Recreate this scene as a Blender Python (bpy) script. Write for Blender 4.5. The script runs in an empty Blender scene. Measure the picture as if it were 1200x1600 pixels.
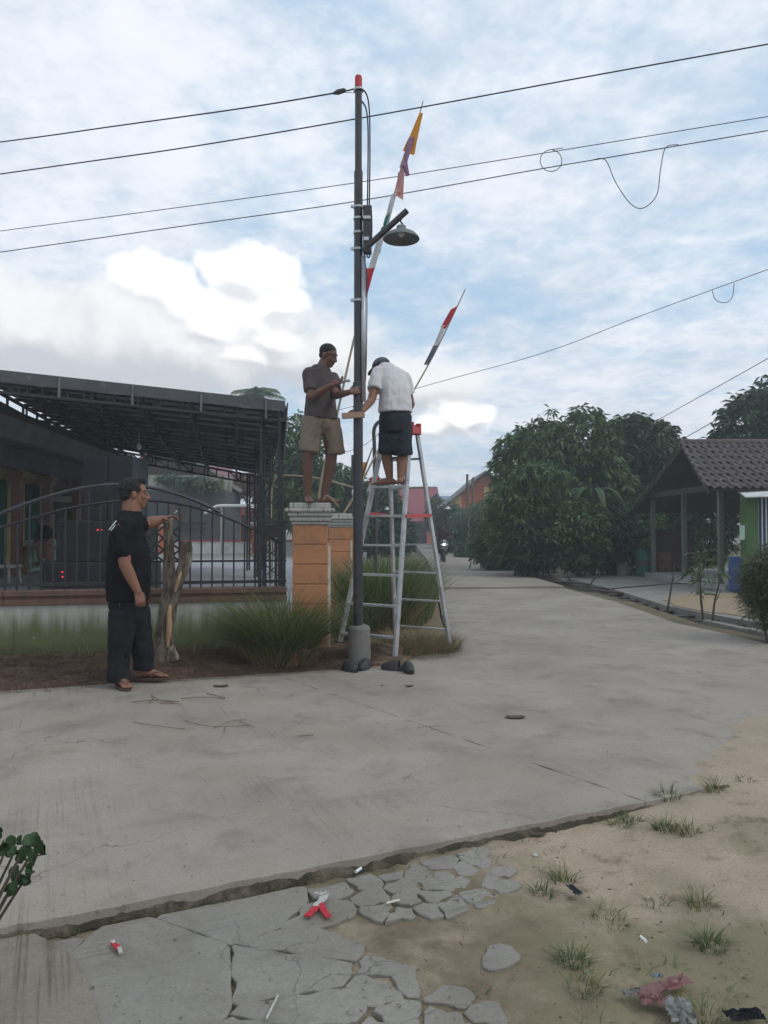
import bpy, bmesh, math, random
import numpy as np
from mathutils import Vector, Matrix, noise as mn
R = math.radians
rng = random.Random(11)
SC = bpy.context.scene
COL = SC.collection
V = Vector

# ---------------------------------------------------------------- camera
CAMZ, FPX, PITCH = 1.3, 1155.0, math.atan(30 / 1155.0)
cd = bpy.data.cameras.new("camera"); cam = bpy.data.objects.new("camera", cd); COL.objects.link(cam)
cam.location = (0, 0, CAMZ); cam.rotation_euler = (R(90) + PITCH, 0, 0)
cd.sensor_fit = 'VERTICAL'; cd.sensor_height = 36; cd.lens = 36 * FPX / 1600
cd.clip_start = 0.05; cd.clip_end = 2000
SC.camera = cam
SC.view_settings.view_transform = 'Standard'; SC.view_settings.look = 'None'
SC.view_settings.exposure = 0.25; SC.view_settings.gamma = 1; SC.view_settings.use_curve_mapping = False
SC.cycles.max_bounces = 6; SC.cycles.transparent_max_bounces = 4

# ---------------------------------------------------------------- sky
SUN_AZ, SUN_EL = R(112), R(48)            # azimuth from +Y towards +X
def make_world():
    w = bpy.data.worlds.new("World"); SC.world = w; w.use_nodes = True
    nt = w.node_tree; N = nt.nodes; L = nt.links; N.clear()
    def val(x):
        return x
    def math_(op, a, b=None, c=None, clamp=False):
        n = N.new('ShaderNodeMath'); n.operation = op; n.use_clamp = clamp
        for i, x in enumerate((a, b, c)):
            if x is None: continue
            if isinstance(x, (int, float)): n.inputs[i].default_value = x
            else: L.new(x, n.inputs[i])
        return n.outputs[0]
    def ramp(x, a, b, smooth=True):
        n = N.new('ShaderNodeMapRange'); n.interpolation_type = 'SMOOTHSTEP' if smooth else 'LINEAR'
        L.new(x, n.inputs['Value']); n.inputs['From Min'].default_value = a; n.inputs['From Max'].default_value = b
        return n.outputs[0]
    def comb(x, y, z):
        n = N.new('ShaderNodeCombineXYZ')
        for i, q in enumerate((x, y, z)):
            if isinstance(q, (int, float)): n.inputs[i].default_value = q
            else: L.new(q, n.inputs[i])
        return n.outputs[0]
    def noise(vec, scale, detail=6, rough=.55, dist=0.0):
        n = N.new('ShaderNodeTexNoise'); L.new(vec, n.inputs['Vector'])
        n.inputs['Scale'].default_value = scale; n.inputs['Detail'].default_value = detail
        n.inputs['Roughness'].default_value = rough; n.inputs['Distortion'].default_value = dist
        return n.outputs['Fac']
    def mix(f, a, b):
        n = N.new('ShaderNodeMix'); n.data_type = 'RGBA'
        if isinstance(f, (int, float)): n.inputs[0].default_value = f
        else: L.new(f, n.inputs[0])
        for i, x in ((6, a), (7, b)):
            if isinstance(x, tuple): n.inputs[i].default_value = (*x, 1)
            else: L.new(x, n.inputs[i])
        return n.outputs[2]
    tc = N.new('ShaderNodeTexCoord'); sep = N.new('ShaderNodeSeparateXYZ'); L.new(tc.outputs['Generated'], sep.inputs[0])
    x, y, z = sep.outputs
    zp = math_('MAXIMUM', z, 0.0)
    az = math_('ARCTAN2', x, y); el = math_('ARCSINE', z)
    sky = N.new('ShaderNodeTexSky'); sky.sky_type = 'NISHITA'; sky.sun_disc = False
    sky.sun_elevation = SUN_EL; sky.sun_rotation = SUN_AZ; sky.air_density = 1.0; sky.dust_density = 1.2; sky.ozone_density = 1.5
    # high broken layer, laid out on a plane overhead
    den = math_('ADD', zp, 0.16)
    pl = comb(math_('DIVIDE', x, den), math_('DIVIDE', y, den), 3.7)
    n1 = noise(pl, 1.15, 7, .58, .35)
    n2 = noise(pl, 5.5, 7, .62, .2)
    n0 = noise(pl, .45, 3, .5)
    n3 = noise(pl, 15.0, 5, .6, .1)
    cov = math_('ADD', math_('MULTIPLY', n1, .52), math_('ADD', math_('MULTIPLY', n2, .34), math_('ADD', math_('MULTIPLY', n3, .16), math_('MULTIPLY', n0, .22))))
    thin = ramp(cov, .465, .70)
    hz = ramp(el, R(-2), R(16))
    thin = math_('MAXIMUM', math_('MULTIPLY', thin, .93), math_('SUBTRACT', .55, math_('MULTIPLY', hz, .55)))
    tone = math_('ADD', math_('MULTIPLY', noise(pl, 2.3, 6, .6, .3), .6), math_('MULTIPLY', n3, .4))
    K = 1 / SKY_S
    cl = mix(ramp(tone, .30, .68), tuple(K * q for q in (.61, .665, .75)), tuple(K * q for q in (.83, .86, .91)))
    col = mix(thin, mix(0.78, sky.outputs[0], tuple(K * q for q in (.43, .62, .81))), cl)
    # heaped clouds: noisy blobs in azimuth and elevation, lit from the sun's side
    def deg(px, py):
        cx = (px - 600) / FPX; cy = (830 - py) / FPX
        return math.atan2(cx, 1), math.atan2(cy, math.hypot(cx, 1))
    def heap(blobs, a, e, nz, wob, lo, hi):
        f = None
        for (px, py, rx, ry) in blobs:
            ca, ce = deg(px, py)
            da = math_('DIVIDE', math_('SUBTRACT', a, ca), rx / FPX * .95); de = math_('DIVIDE', math_('SUBTRACT', e, ce), ry / FPX * .95)
            d = math_('SUBTRACT', 1.0, math_('SQRT', math_('ADD', math_('MULTIPLY', da, da), math_('MULTIPLY', de, de))))
            f = d if f is None else math_('MAXIMUM', f, d)
        return math_('ADD', f, math_('MULTIPLY', math_('SUBTRACT', nz, .5), wob))
    def layer(col, blobs, sc, wob, soft, dark, bright, off, lit):
        v0 = comb(az, el, 1.3); nz0 = noise(v0, sc, 8, .56, .25)
        f0 = heap(blobs, az, el, nz0, wob, 0, 1)
        a1 = math_('ADD', az, off[0]); e1 = math_('ADD', el, off[1])
        nz1 = noise(comb(a1, e1, 1.3), sc, 8, .56, .25)
        f1 = heap(blobs, a1, e1, nz1, wob, 0, 1)
        m = ramp(f0, 0.0, soft)
        sh = ramp(math_('SUBTRACT', f0, f1), lit[0], lit[1])
        return mix(m, col, mix(sh, tuple(K * q for q in dark), tuple(K * q for q in bright)))
    # grey bank low on the west, white heads above it, a small white one further east
    col = layer(col, [(60, 520, 330, 120), (300, 545, 330, 110), (-330, 520, 300, 130), (470, 560, 150, 70), (640, 600, 150, 60)], 9, 1.5, .55,
                (.54, .57, .61), (.86, .87, .885), (.030, .032), (-.25, .50))
    col = layer(col, [(388, 422, 98, 56), (240, 436, 84, 48), (440, 466, 50, 26), (330, 478, 130, 42)], 17, 1.35, .34,
                (.74, .755, .78), (1.08, 1.08, 1.08), (.012, .024), (-.55, .20))
    col = layer(col, [(395, 555, 84, 30), (430, 535, 50, 36), (330, 515, 70, 32)], 16, 1.5, .6,
                (.64, .655, .68), (.98, .98, .98), (.01, .014), (-.3, .3))
    col = layer(col, [(722, 655, 74, 42), (690, 664, 56, 34), (755, 648, 40, 26)], 15, 1.6, .6,
                (.62, .64, .68), (1.1, 1.1, 1.1), (.012, .018), (-.4, .2))
    bg = N.new('ShaderNodeBackground'); bg.inputs['Strength'].default_value = SKY_S; L.new(col, bg.inputs['Color'])
    out = N.new('ShaderNodeOutputWorld'); L.new(bg.outputs[0], out.inputs[0])
SKY_S = 0.1
make_world()

# ---------------------------------------------------------------- sun (veiled by cloud)
sd = bpy.data.lights.new("sun", 'SUN'); sun = bpy.data.objects.new("sun", sd); COL.objects.link(sun)
sd.energy = .9; sd.angle = R(24); sd.color = (1, .95, .87)
sdir = V((math.sin(SUN_AZ) * math.cos(SUN_EL), math.cos(SUN_AZ) * math.cos(SUN_EL), math.sin(SUN_EL)))
sun.rotation_euler = (-sdir).to_track_quat('-Z', 'Y').to_euler(); sun.location = sdir * 50

# ---------------------------------------------------------------- reading points off the survey
def ray(px, py):
    cx, cy = (px - 600) / FPX, (800 - py) / FPX
    return V((cx, math.cos(PITCH) - cy * math.sin(PITCH), math.sin(PITCH) + cy * math.cos(PITCH)))
def P(px, py, Y):
    d = ray(px, py); return d * (Y / d.y) + V((0, 0, CAMZ))
def G(px, py, z=0.0):
    d = ray(px, py); return d * ((z - CAMZ) / d.z) + V((0, 0, CAMZ))

# ---------------------------------------------------------------- mesh helpers
ORG = {}
def org(o): return ORG.get(o.name, V((0, 0, 0))) if o else V((0, 0, 0))
def tag(o, label=None, cat=None, group=None, kind=None):
    if label: o['label'] = label
    if cat: o['category'] = cat
    if group: o['group'] = group
    if kind: o['kind'] = kind
    return o
def T(name, label, cat, loc, group=None):
    o = bpy.data.objects.new(name, None); COL.objects.link(o); o.empty_display_size = .1
    o.location = loc; ORG[o.name] = V(loc)
    return tag(o, label, cat, group)
def frame(d, up=V((0, 0, 1))):
    d = d.normalized(); s = d.cross(up)
    if s.length < 1e-4: s = d.cross(V((0, 1, 0)))
    s.normalize(); return d, s, s.cross(d).normalized()
class MB:
    def __init__(s): s.v = []; s.f = []; s.m = []; s.mi = 0
    def add(s, vs, fs):
        b = len(s.v); s.v.extend(V(q) for q in vs); s.f.extend([tuple(i + b for i in f) for f in fs]); s.m.extend([s.mi] * len(fs)); return s
    def box(s, c, size, ax=None):
        """centre, full sizes along axes ax (three unit vectors, default world)."""
        c = V(c); ax = ax or (V((1, 0, 0)), V((0, 1, 0)), V((0, 0, 1)))
        h = [ax[i] * (size[i] / 2) for i in range(3)]
        vs = [c + h[0] * a + h[1] * b + h[2] * d for d in (-1, 1) for b in (-1, 1) for a in (-1, 1)]
        return s.add(vs, [(0, 2, 3, 1), (4, 5, 7, 6), (0, 1, 5, 4), (2, 6, 7, 3), (1, 3, 7, 5), (0, 4, 6, 2)])
    def beam(s, a, b, w, h, up=V((0, 0, 1))):
        a, b = V(a), V(b); d, sd_, u = frame(b - a, up)
        return s.box((a + b) / 2, ((b - a).length, w, h), (d, sd_, u))
    def tube(s, pts, rad, n=8, caps=True, flat=None, up=V((0, 0, 1))):
        """swept tube; rad a number, list of numbers or list of (side, up) pairs."""
        pts = [V(p) for p in pts]
        if isinstance(rad, (int, float)): rad = [rad] * len(pts)
        rings = []; prev = None
        for i, p in enumerate(pts):
            d = (pts[min(i + 1, len(pts) - 1)] - pts[max(i - 1, 0)])
            d, a, b = frame(d, up if prev is None else prev)
            prev = b
            r = rad[i]; ra, rb = r if isinstance(r, tuple) else (r, r)
            rings.append([p + a * (math.cos(2 * math.pi * k / n) * ra) + b * (math.sin(2 * math.pi * k / n) * rb) for k in range(n)])
        vs = [q for r in rings for q in r]; fs = []
        for i in range(len(rings) - 1):
            for k in range(n):
                k2 = (k + 1) % n; fs.append((i * n + k, i * n + k2, (i + 1) * n + k2, (i + 1) * n + k))
        if caps: fs.append(tuple(range(n - 1, -1, -1))); fs.append(tuple(range((len(rings) - 1) * n, len(rings) * n)))
        return s.add(vs, fs)
    def loft(s, rings):
        """rings: equal-length closed loops of points; capped."""
        n = len(rings[0]); vs = [q for r in rings for q in r]; fs = []
        for i in range(len(rings) - 1):
            for k in range(n):
                k2 = (k + 1) % n; fs.append((i * n + k, i * n + k2, (i + 1) * n + k2, (i + 1) * n + k))
        fs.append(tuple(range(n - 1, -1, -1))); fs.append(tuple(range((len(rings) - 1) * n, len(rings) * n)))
        return s.add(vs, fs)
    def ell(s, c, r, ax=None, n=12, m=8):
        c = V(c); ax = ax or (V((1, 0, 0)), V((0, 1, 0)), V((0, 0, 1)))
        if isinstance(r, (int, float)): r = (r, r, r)
        vs = [c + ax[2] * r[2]]
        for j in range(1, m):
            t = math.pi * j / m
            for k in range(n):
                p = 2 * math.pi * k / n
                vs.append(c + ax[0] * (r[0] * math.sin(t) * math.cos(p)) + ax[1] * (r[1] * math.sin(t) * math.sin(p)) + ax[2] * (r[2] * math.cos(t)))
        vs.append(c - ax[2] * r[2]); fs = []
        for k in range(n): fs.append((0, 1 + k, 1 + (k + 1) % n))
        for j in range(m - 2):
            for k in range(n):
                a = 1 + j * n; fs.append((a + k, a + n + k, a + n + (k + 1) % n, a + (k + 1) % n))
        a = 1 + (m - 2) * n
        for k in range(n): fs.append((a + k, len(vs) - 1, a + (k + 1) % n))
        return s.add(vs, fs)
    def lathe(s, c, prof, n=24, axis=V((0, 0, 1)), closed=False):
        """prof: list of (radius, height) along axis from c."""
        c = V(c); d, a, b = frame(axis, V((0, 1, 0)))
        vs = []; fs = []
        for (r, h) in prof:
            for k in range(n):
                p = 2 * math.pi * k / n; vs.append(c + d * h + a * (r * math.cos(p)) + b * (r * math.sin(p)))
        for i in range(len(prof) - 1):
            for k in range(n):
                k2 = (k + 1) % n; fs.append((i * n + k, i * n + k2, (i + 1) * n + k2, (i + 1) * n + k))
        if closed:
            fs.append(tuple(range(n - 1, -1, -1))); fs.append(tuple(range((len(prof) - 1) * n, len(prof) * n)))
        return s.add(vs, fs)
    def prism(s, poly, z0, z1):
        n = len(poly); vs = [V((p[0], p[1], z0)) for p in poly] + [V((p[0], p[1], z1)) for p in poly]
        fs = [tuple(range(n - 1, -1, -1)), tuple(range(n, 2 * n))] + [(i, (i + 1) % n, n + (i + 1) % n, n + i) for i in range(n)]
        return s.add(vs, fs)
    def slab(s, a, b, c, d, t):
        """four corners (top face), thickness t downwards along the face normal."""
        a, b, c, d = map(V, (a, b, c, d)); nrm = (b - a).cross(d - a).normalized() * t
        return s.add([a, b, c, d, a - nrm, b - nrm, c - nrm, d - nrm],
                     [(0, 1, 2, 3), (7, 6, 5, 4), (0, 4, 5, 1), (1, 5, 6, 2), (2, 6, 7, 3), (3, 7, 4, 0)])
    def mesh(s, name, mat, o, smooth=False):
        me = bpy.data.meshes.new(name); me.from_pydata([tuple(q - o) for q in s.v], [], s.f)
        for mm in (mat if isinstance(mat, (list, tuple)) else [mat]): me.materials.append(mm)
        if isinstance(mat, (list, tuple)): me.polygons.foreach_set('material_index', s.m)
        if smooth: me.polygons.foreach_set('use_smooth', [True] * len(me.polygons))
        bm = bmesh.new(); bm.from_mesh(me); bmesh.ops.recalc_face_normals(bm, faces=bm.faces); bm.to_mesh(me); bm.free()
        return me
    def build(s, name, mat, parent=None, smooth=False, loc=None, label=None, cat=None, group=None, kind=None, bevel=0):
        o_ = org(parent) if parent else V(loc or (0, 0, 0))
        me = s.mesh(name, mat, o_, smooth)
        ob = bpy.data.objects.new(name, me); COL.objects.link(ob)
        if parent: ob.parent = parent
        else: ob.location = o_
        ORG[ob.name] = V(o_)
        if bevel:
            md = ob.modifiers.new('edge', 'BEVEL'); md.width = bevel; md.segments = 2; md.limit_method = 'ANGLE'
        if smooth and smooth != True:
            pass
        return tag(ob, label, cat, group, kind)
def copy_tree(o, loc, parent=None, label=None):
    c = o.copy(); COL.objects.link(c)
    if parent: c.parent = parent
    else: c.location = loc; ORG[c.name] = V(loc)
    if label: c['label'] = label
    for ch in list(o.children): copy_tree(ch, None, c)
    return c
def fastmesh(name, vs, fs, mat, parent=None, loc=None, smooth=False, **kw):
    """big meshes from numpy: vs (n,3), fs list of equal-length index arrays."""
    o_ = org(parent) if parent else V(loc or (0, 0, 0))
    vs = np.asarray(vs, dtype=np.float32) - np.array(o_, dtype=np.float32); fs = np.asarray(fs, dtype=np.int32)
    me = bpy.data.meshes.new(name); k = fs.shape[1]
    me.vertices.add(len(vs)); me.vertices.foreach_set('co', vs.ravel())
    me.loops.add(fs.size); me.loops.foreach_set('vertex_index', fs.ravel())
    me.polygons.add(len(fs)); me.polygons.foreach_set('loop_start', np.arange(0, fs.size, k, dtype=np.int32))
    me.update(calc_edges=True); me.materials.append(mat)
    if smooth: me.polygons.foreach_set('use_smooth', np.ones(len(fs), bool))
    ob = bpy.data.objects.new(name, me); COL.objects.link(ob)
    if parent: ob.parent = parent
    else: ob.location = o_
    ORG[ob.name] = V(o_)
    return tag(ob, **kw)
def bez(pts, n):
    """Catmull-Rom through pts, n steps per span."""
    pts = [V(p) for p in pts]; out = []
    for i in range(len(pts) - 1):
        p0 = pts[max(i - 1, 0)]; p1 = pts[i]; p2 = pts[i + 1]; p3 = pts[min(i + 2, len(pts) - 1)]
        for k in range(n):
            t = k / n
            out.append(.5 * ((2 * p1) + (p2 - p0) * t + (2 * p0 - 5 * p1 + 4 * p2 - p3) * t * t + (3 * p1 - p0 - 3 * p2 + p3) * t ** 3))
    out.append(pts[-1]); return out

# ---------------------------------------------------------------- materials
def mat(name, c1, c2=None, scale=6, rough=.8, bump=.15, bscale=60, metal=0.0, spec=.3, stretch=(1, 1, 1), detail=6, lo=.35, hi=.65, dirt=None, dscale=2.5, dlo=.5, dhi=.7):
    m = bpy.data.materials.new(name); m.use_nodes = True; nt = m.node_tree; N = nt.nodes; L = nt.links
    b = N['Principled BSDF']; b.inputs['Roughness'].default_value = rough; b.inputs['Metallic'].default_value = metal
    b.inputs['Specular IOR Level'].default_value = spec
    tc = N.new('ShaderNodeTexCoord'); mp = N.new('ShaderNodeMapping'); L.new(tc.outputs['Object'], mp.inputs[0]); mp.inputs['Scale'].default_value = stretch
    def nz(sc, det=detail, rg=.6):
        n = N.new('ShaderNodeTexNoise'); L.new(mp.outputs[0], n.inputs['Vector']); n.inputs['Scale'].default_value = sc
        n.inputs['Detail'].default_value = det; n.inputs['Roughness'].default_value = rg; return n.outputs['Fac']
    def rmp(x, a, bb):
        n = N.new('ShaderNodeMapRange'); L.new(x, n.inputs[0]); n.inputs[1].default_value = a; n.inputs[2].default_value = bb; return n.outputs[0]
    def mx(f, a, bb):
        n = N.new('ShaderNodeMix'); n.data_type = 'RGBA'; L.new(f, n.inputs[0])
        for i, q in ((6, a), (7, bb)):
            if isinstance(q, tuple): n.inputs[i].default_value = (*q, 1)
            else: L.new(q, n.inputs[i])
        return n.outputs[2]
    c2 = c2 or tuple(q * .75 for q in c1)
    c = mx(rmp(nz(scale), lo, hi), c1, c2)
    if dirt: c = mx(rmp(nz(dscale, 8, .65), dlo, dhi), c, dirt)
    L.new(c, b.inputs['Base Color'])
    if bump:
        bp = N.new('ShaderNodeBump'); bp.inputs['Strength'].default_value = bump; bp.inputs['Distance'].default_value = .02
        L.new(nz(bscale, 4), bp.inputs['Height']); L.new(bp.outputs[0], b.inputs['Normal'])
    m['N'] = 1
    return m
def leafmat(name, c1, c2, c3=None, trans=.25, rough=.5):
    m = bpy.data.materials.new(name); m.use_nodes = True; nt = m.node_tree; N = nt.nodes; L = nt.links
    b = N['Principled BSDF']; b.inputs['Roughness'].default_value = rough; b.inputs['Specular IOR Level'].default_value = .35
    g = N.new('ShaderNodeNewGeometry'); cr = N.new('ShaderNodeValToRGB'); L.new(g.outputs['Random Per Island'], cr.inputs[0])
    e = cr.color_ramp.elements; e[0].color = (*c1, 1); e[1].color = (*c2, 1)
    if c3: q = e.new(.75); q.color = (*c2, 1); e[2].color = (*c3, 1)
    L.new(cr.outputs[0], b.inputs['Base Color'])
    tr = N.new('ShaderNodeBsdfTranslucent'); L.new(cr.outputs[0], tr.inputs[0])
    ms = N.new('ShaderNodeMixShader'); ms.inputs[0].default_value = trans; L.new(b.outputs[0], ms.inputs[1]); L.new(tr.outputs[0], ms.inputs[2])
    L.new(ms.outputs[0], N['Material Output'].inputs[0]); return m
def glow(name, c, s):
    m = bpy.data.materials.new(name); m.use_nodes = True; b = m.node_tree.nodes['Principled BSDF']
    b.inputs['Base Color'].default_value = (*c, 1); b.inputs['Emission Color'].default_value = (*c, 1); b.inputs['Emission Strength'].default_value = s; return m

def concrete(name, ca, cb, stain, broom_dir=None, broom=.5, speck=.5, warm=None, crack=1.1):
    m = bpy.data.materials.new(name); m.use_nodes = True; nt = m.node_tree; N = nt.nodes; L = nt.links
    b = N['Principled BSDF']; b.inputs['Roughness'].default_value = .88; b.inputs['Specular IOR Level'].default_value = .25
    tc = N.new('ShaderNodeTexCoord')
    def nz(sc, det=6, rg=.6, vec=None, dist=0):
        n = N.new('ShaderNodeTexNoise'); L.new(vec or tc.outputs['Object'], n.inputs['Vector']); n.inputs['Scale'].default_value = sc
        n.inputs['Detail'].default_value = det; n.inputs['Roughness'].default_value = rg; n.inputs['Distortion'].default_value = dist; return n.outputs['Fac']
    def rmp(x, a, bb, c=0, d=1):
        n = N.new('ShaderNodeMapRange'); L.new(x, n.inputs[0]); n.inputs[1].default_value = a; n.inputs[2].default_value = bb
        n.inputs[3].default_value = c; n.inputs[4].default_value = d; return n.outputs[0]
    def mx(f, a, bb):
        n = N.new('ShaderNodeMix'); n.data_type = 'RGBA'
        L.new(f, n.inputs[0])
        for i, q in ((6, a), (7, bb)):
            if isinstance(q, tuple): n.inputs[i].default_value = (*q, 1)
            else: L.new(q, n.inputs[i])
        return n.outputs[2]
    def mt(op, a, bb):
        n = N.new('ShaderNodeMath'); n.operation = op
        for i, q in enumerate((a, bb)):
            if isinstance(q, (int, float)): n.inputs[i].default_value = q
            else: L.new(q, n.inputs[i])
        return n.outputs[0]
    c = mx(rmp(nz(.9, 5, .6), .35, .65), ca, cb)
    c = mx(mt('MULTIPLY', rmp(nz(2.6, 9, .68, dist=.4), .50, .70), .75), c, stain)
    if warm: c = mx(mt('MULTIPLY', rmp(nz(1.4, 7, .6), .48, .68), .6), c, warm)
    c = mx(rmp(nz(85, 3, .7), .35, .70, 0, .45), c, tuple(q * .62 for q in ca))
    c = mx(rmp(nz(26, 4, .7), .60, .72, 0, speck), c, tuple(q * .5 for q in stain))
    h = mt('ADD', mt('MULTIPLY', nz(120, 3, .7), .5), mt('MULTIPLY', nz(14, 5), .6))
    if broom_dir is not None:
        mp = N.new('ShaderNodeMapping'); L.new(tc.outputs['Object'], mp.inputs[0]); mp.vector_type = 'POINT'
        mp.inputs['Rotation'].default_value = (0, 0, -math.atan2(broom_dir[1], broom_dir[0]))
        mp2 = N.new('ShaderNodeMapping'); L.new(mp.outputs[0], mp2.inputs[0]); mp2.inputs['Scale'].default_value = (.5, 42, 1)
        st = nz(1, 4, .75, mp2.outputs[0])
        mask = rmp(nz(1.05, 5, .6), .50, .64)
        groove = mt('MULTIPLY', rmp(st, .52, .64), mask)
        c = mx(mt('MULTIPLY', groove, broom), c, tuple(q * .45 for q in stain))
        h = mt('SUBTRACT', h, mt('MULTIPLY', groove, 1.2))
    # hairline cracks
    dn = N.new('ShaderNodeTexNoise'); L.new(tc.outputs['Object'], dn.inputs['Vector']); dn.inputs['Scale'].default_value = 3.2; dn.inputs['Detail'].default_value = 6
    vm = N.new('ShaderNodeMix'); vm.data_type = 'VECTOR'; vm.inputs[0].default_value = .30; L.new(tc.outputs['Object'], vm.inputs[4]); L.new(dn.outputs['Color'], vm.inputs[5])
    vo = N.new('ShaderNodeTexVoronoi'); vo.feature = 'DISTANCE_TO_EDGE'; vo.inputs['Scale'].default_value = crack; L.new(vm.outputs[1], vo.inputs['Vector'])
    ck = mt('MULTIPLY', rmp(vo.outputs['Distance'], .0, .0035 * crack, 1, 0), rmp(nz(.8, 4, .6), .47, .57))
    c = mx(mt('MULTIPLY', ck, .55), c, tuple(q * .35 for q in stain)); h = mt('SUBTRACT', h, mt('MULTIPLY', ck, .8))
    L.new(c, b.inputs['Base Color'])
    bp = N.new('ShaderNodeBump'); bp.inputs['Strength'].default_value = .35; bp.inputs['Distance'].default_value = .008
    L.new(h, bp.inputs['Height']); L.new(bp.outputs[0], b.inputs['Normal'])
    return m
UX = V((.911, .411, 0)); VX = V((-.411, .911, 0))        # along and across the cross road
m_road = concrete('road_concrete', (.265, .232, .190), (.365, .325, .272), (.175, .150, .122), (VX.x, VX.y), .34, .6, warm=(.31, .262, .208))
m_apron = concrete('apron_concrete', (.225, .208, .180), (.30, .278, .242), (.145, .130, .105), (UX.x, UX.y), .35, .6, warm=(.19, .165, .11), crack=4.5)
m_tanslab = concrete('tan_slab', (.22, .19, .145), (.26, .228, .178), (.15, .125, .095), (VX.x, VX.y), .8, .4)
m_plain = concrete('plain_concrete', (.235, .218, .19), (.30, .28, .25), (.15, .135, .115), None, 0, .5)
m_yard = concrete('yard_paving', (.30, .31, .33), (.36, .37, .39), (.22, .22, .23), None, 0, .3)

def sandmat():
    m = bpy.data.materials.new('sand'); m.use_nodes = True; nt = m.node_tree; N = nt.nodes; L = nt.links
    b = N['Principled BSDF']; b.inputs['Roughness'].default_value = .95; b.inputs['Specular IOR Level'].default_value = .1
    tc = N.new('ShaderNodeTexCoord')
    def nz(sc, det=6, rg=.6, off=0):
        mp = N.new('ShaderNodeMapping'); L.new(tc.outputs['Object'], mp.inputs[0]); mp.inputs['Location'].default_value = (off, off, off)
        n = N.new('ShaderNodeTexNoise'); L.new(mp.outputs[0], n.inputs['Vector']); n.inputs['Scale'].default_value = sc
        n.inputs['Detail'].default_value = det; n.inputs['Roughness'].default_value = rg; return n.outputs['Fac']
    def rmp(x, a, bb, c=0, d=1):
        n = N.new('ShaderNodeMapRange'); L.new(x, n.inputs[0]); n.inputs[1].default_value = a; n.inputs[2].default_value = bb
        n.inputs[3].default_value = c; n.inputs[4].default_value = d; return n.outputs[0]
    def mx(f, a, bb):
        n = N.new('ShaderNodeMix'); n.data_type = 'RGBA'; L.new(f, n.inputs[0])
        for i, q in ((6, a), (7, bb)):
            if isinstance(q, tuple): n.inputs[i].default_value = (*q, 1)
            else: L.new(q, n.inputs[i])
        return n.outputs[2]
    def mt(op, a, bb, clamp=False):
        n = N.new('ShaderNodeMath'); n.operation = op; n.use_clamp = clamp
        for i, q in enumerate((a, bb)):
            if isinstance(q, (int, float)): n.inputs[i].default_value = q
            else: L.new(q, n.inputs[i])
        return n.outputs[0]
    sp = N.new('ShaderNodeSeparateXYZ'); L.new(tc.outputs['Object'], sp.inputs[0])
    c = mx(rmp(nz(2.2), .35, .65), (.40, .32, .235), (.33, .265, .19))
    # algae film in the damper hollows nearer the porch, dark soil round the broken paving
    damp = mt('ADD', nz(1.6, 7, .65, 3.1), rmp(sp.outputs[1], 2.0, 3.6, .14, -.12))
    c = mx(rmp(damp, .46, .62, 0, .85), c, (.185, .165, .10))
    c = mx(rmp(nz(5.5, 8, .68, 7.7), .55, .68, 0, .8), c, (.15, .12, .075))
    west = rmp(sp.outputs[0], .75, .15)
    c = mx(mt('MULTIPLY', west, rmp(nz(4.2, 7, .65, 1.7), .40, .58, .25, .85)), c, (.115, .09, .058))
    c = mx(rmp(nz(90, 3, .7), .45, .7, 0, .5), c, (.18, .145, .10))
    L.new(c, b.inputs['Base Color'])
    bp = N.new('ShaderNodeBump'); bp.inputs['Strength'].default_value = .5; bp.inputs['Distance'].default_value = .012
    L.new(mt('ADD', mt('MULTIPLY', nz(150, 3), .4), nz(22, 6)), bp.inputs['Height']); L.new(bp.outputs[0], b.inputs['Normal'])
    return m
m_sand = sandmat()
m_soil = mat('soil', (.15, .12, .08), (.10, .10, .05), 1.2, .95, .4, 25, dirt=(.07, .09, .03), dscale=.6)
m_litterbed = mat('litter_bed', (.075, .048, .032), (.12, .078, .05), 9, .95, .6, 45)
m_orange = mat('orange_paint', (.50, .225, .105), (.42, .19, .09), 4, .75, .08, 70, dirt=(.27, .16, .09), dscale=4, dlo=.54, dhi=.74)
m_orange2 = mat('orange_wall', (.50, .13, .055), (.43, .11, .05), 3, .8, .05, 40)
m_cap = mat('pillar_cap_white', (.46, .44, .40), (.36, .345, .31), 8, .85, .15, 60, stretch=(9, 9, .5), dirt=(.10, .095, .085), dscale=4, dlo=.55, dhi=.66)
m_whitestrip = mat('old_white_trim', (.62, .57, .46), (.52, .47, .36), 10, .8, .1, 50, dirt=(.25, .2, .14))
m_iron = mat('black_iron', (.018, .018, .02), (.03, .028, .027), 15, .5, .08, 60, spec=.4)
m_rail = mat('grey_iron', (.06, .06, .065), (.04, .04, .042), 12, .5, .05, 60)
m_pole = mat('dark_pole_paint', (.022, .022, .026), (.034, .033, .036), 8, .36, .05, 40, spec=.5, dirt=(.07, .06, .055), dscale=6, dlo=.6, dhi=.75)
m_redtip = mat('red_paint', (.55, .035, .05), (.45, .03, .045), 10, .5, .03)
m_steel = mat('galvanised', (.48, .49, .50), (.38, .39, .40), 14, .38, .05, 60, metal=.75)
m_alu = mat('ladder_aluminium', (.55, .555, .56), (.43, .435, .44), 9, .42, .06, 80, metal=.6, dirt=(.30, .29, .28), dscale=8)
m_redpl = mat('red_plastic', (.50, .085, .08), (.42, .07, .07), 10, .5, .03)
m_cable = mat('cable_black', (.015, .015, .018), (.022, .022, .025), 10, .6, 0)
m_shade = mat('lamp_enamel', (.11, .12, .12), (.16, .17, .165), 6, .45, .05, dirt=(.2, .19, .16), dscale=8)
m_paper = mat('soiled_paper', (.46, .45, .42), (.36, .35, .32), 20, .8, .1)
m_white = mat('white_paint', (.72, .72, .70), (.62, .62, .60), 6, .6, .05)
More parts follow.
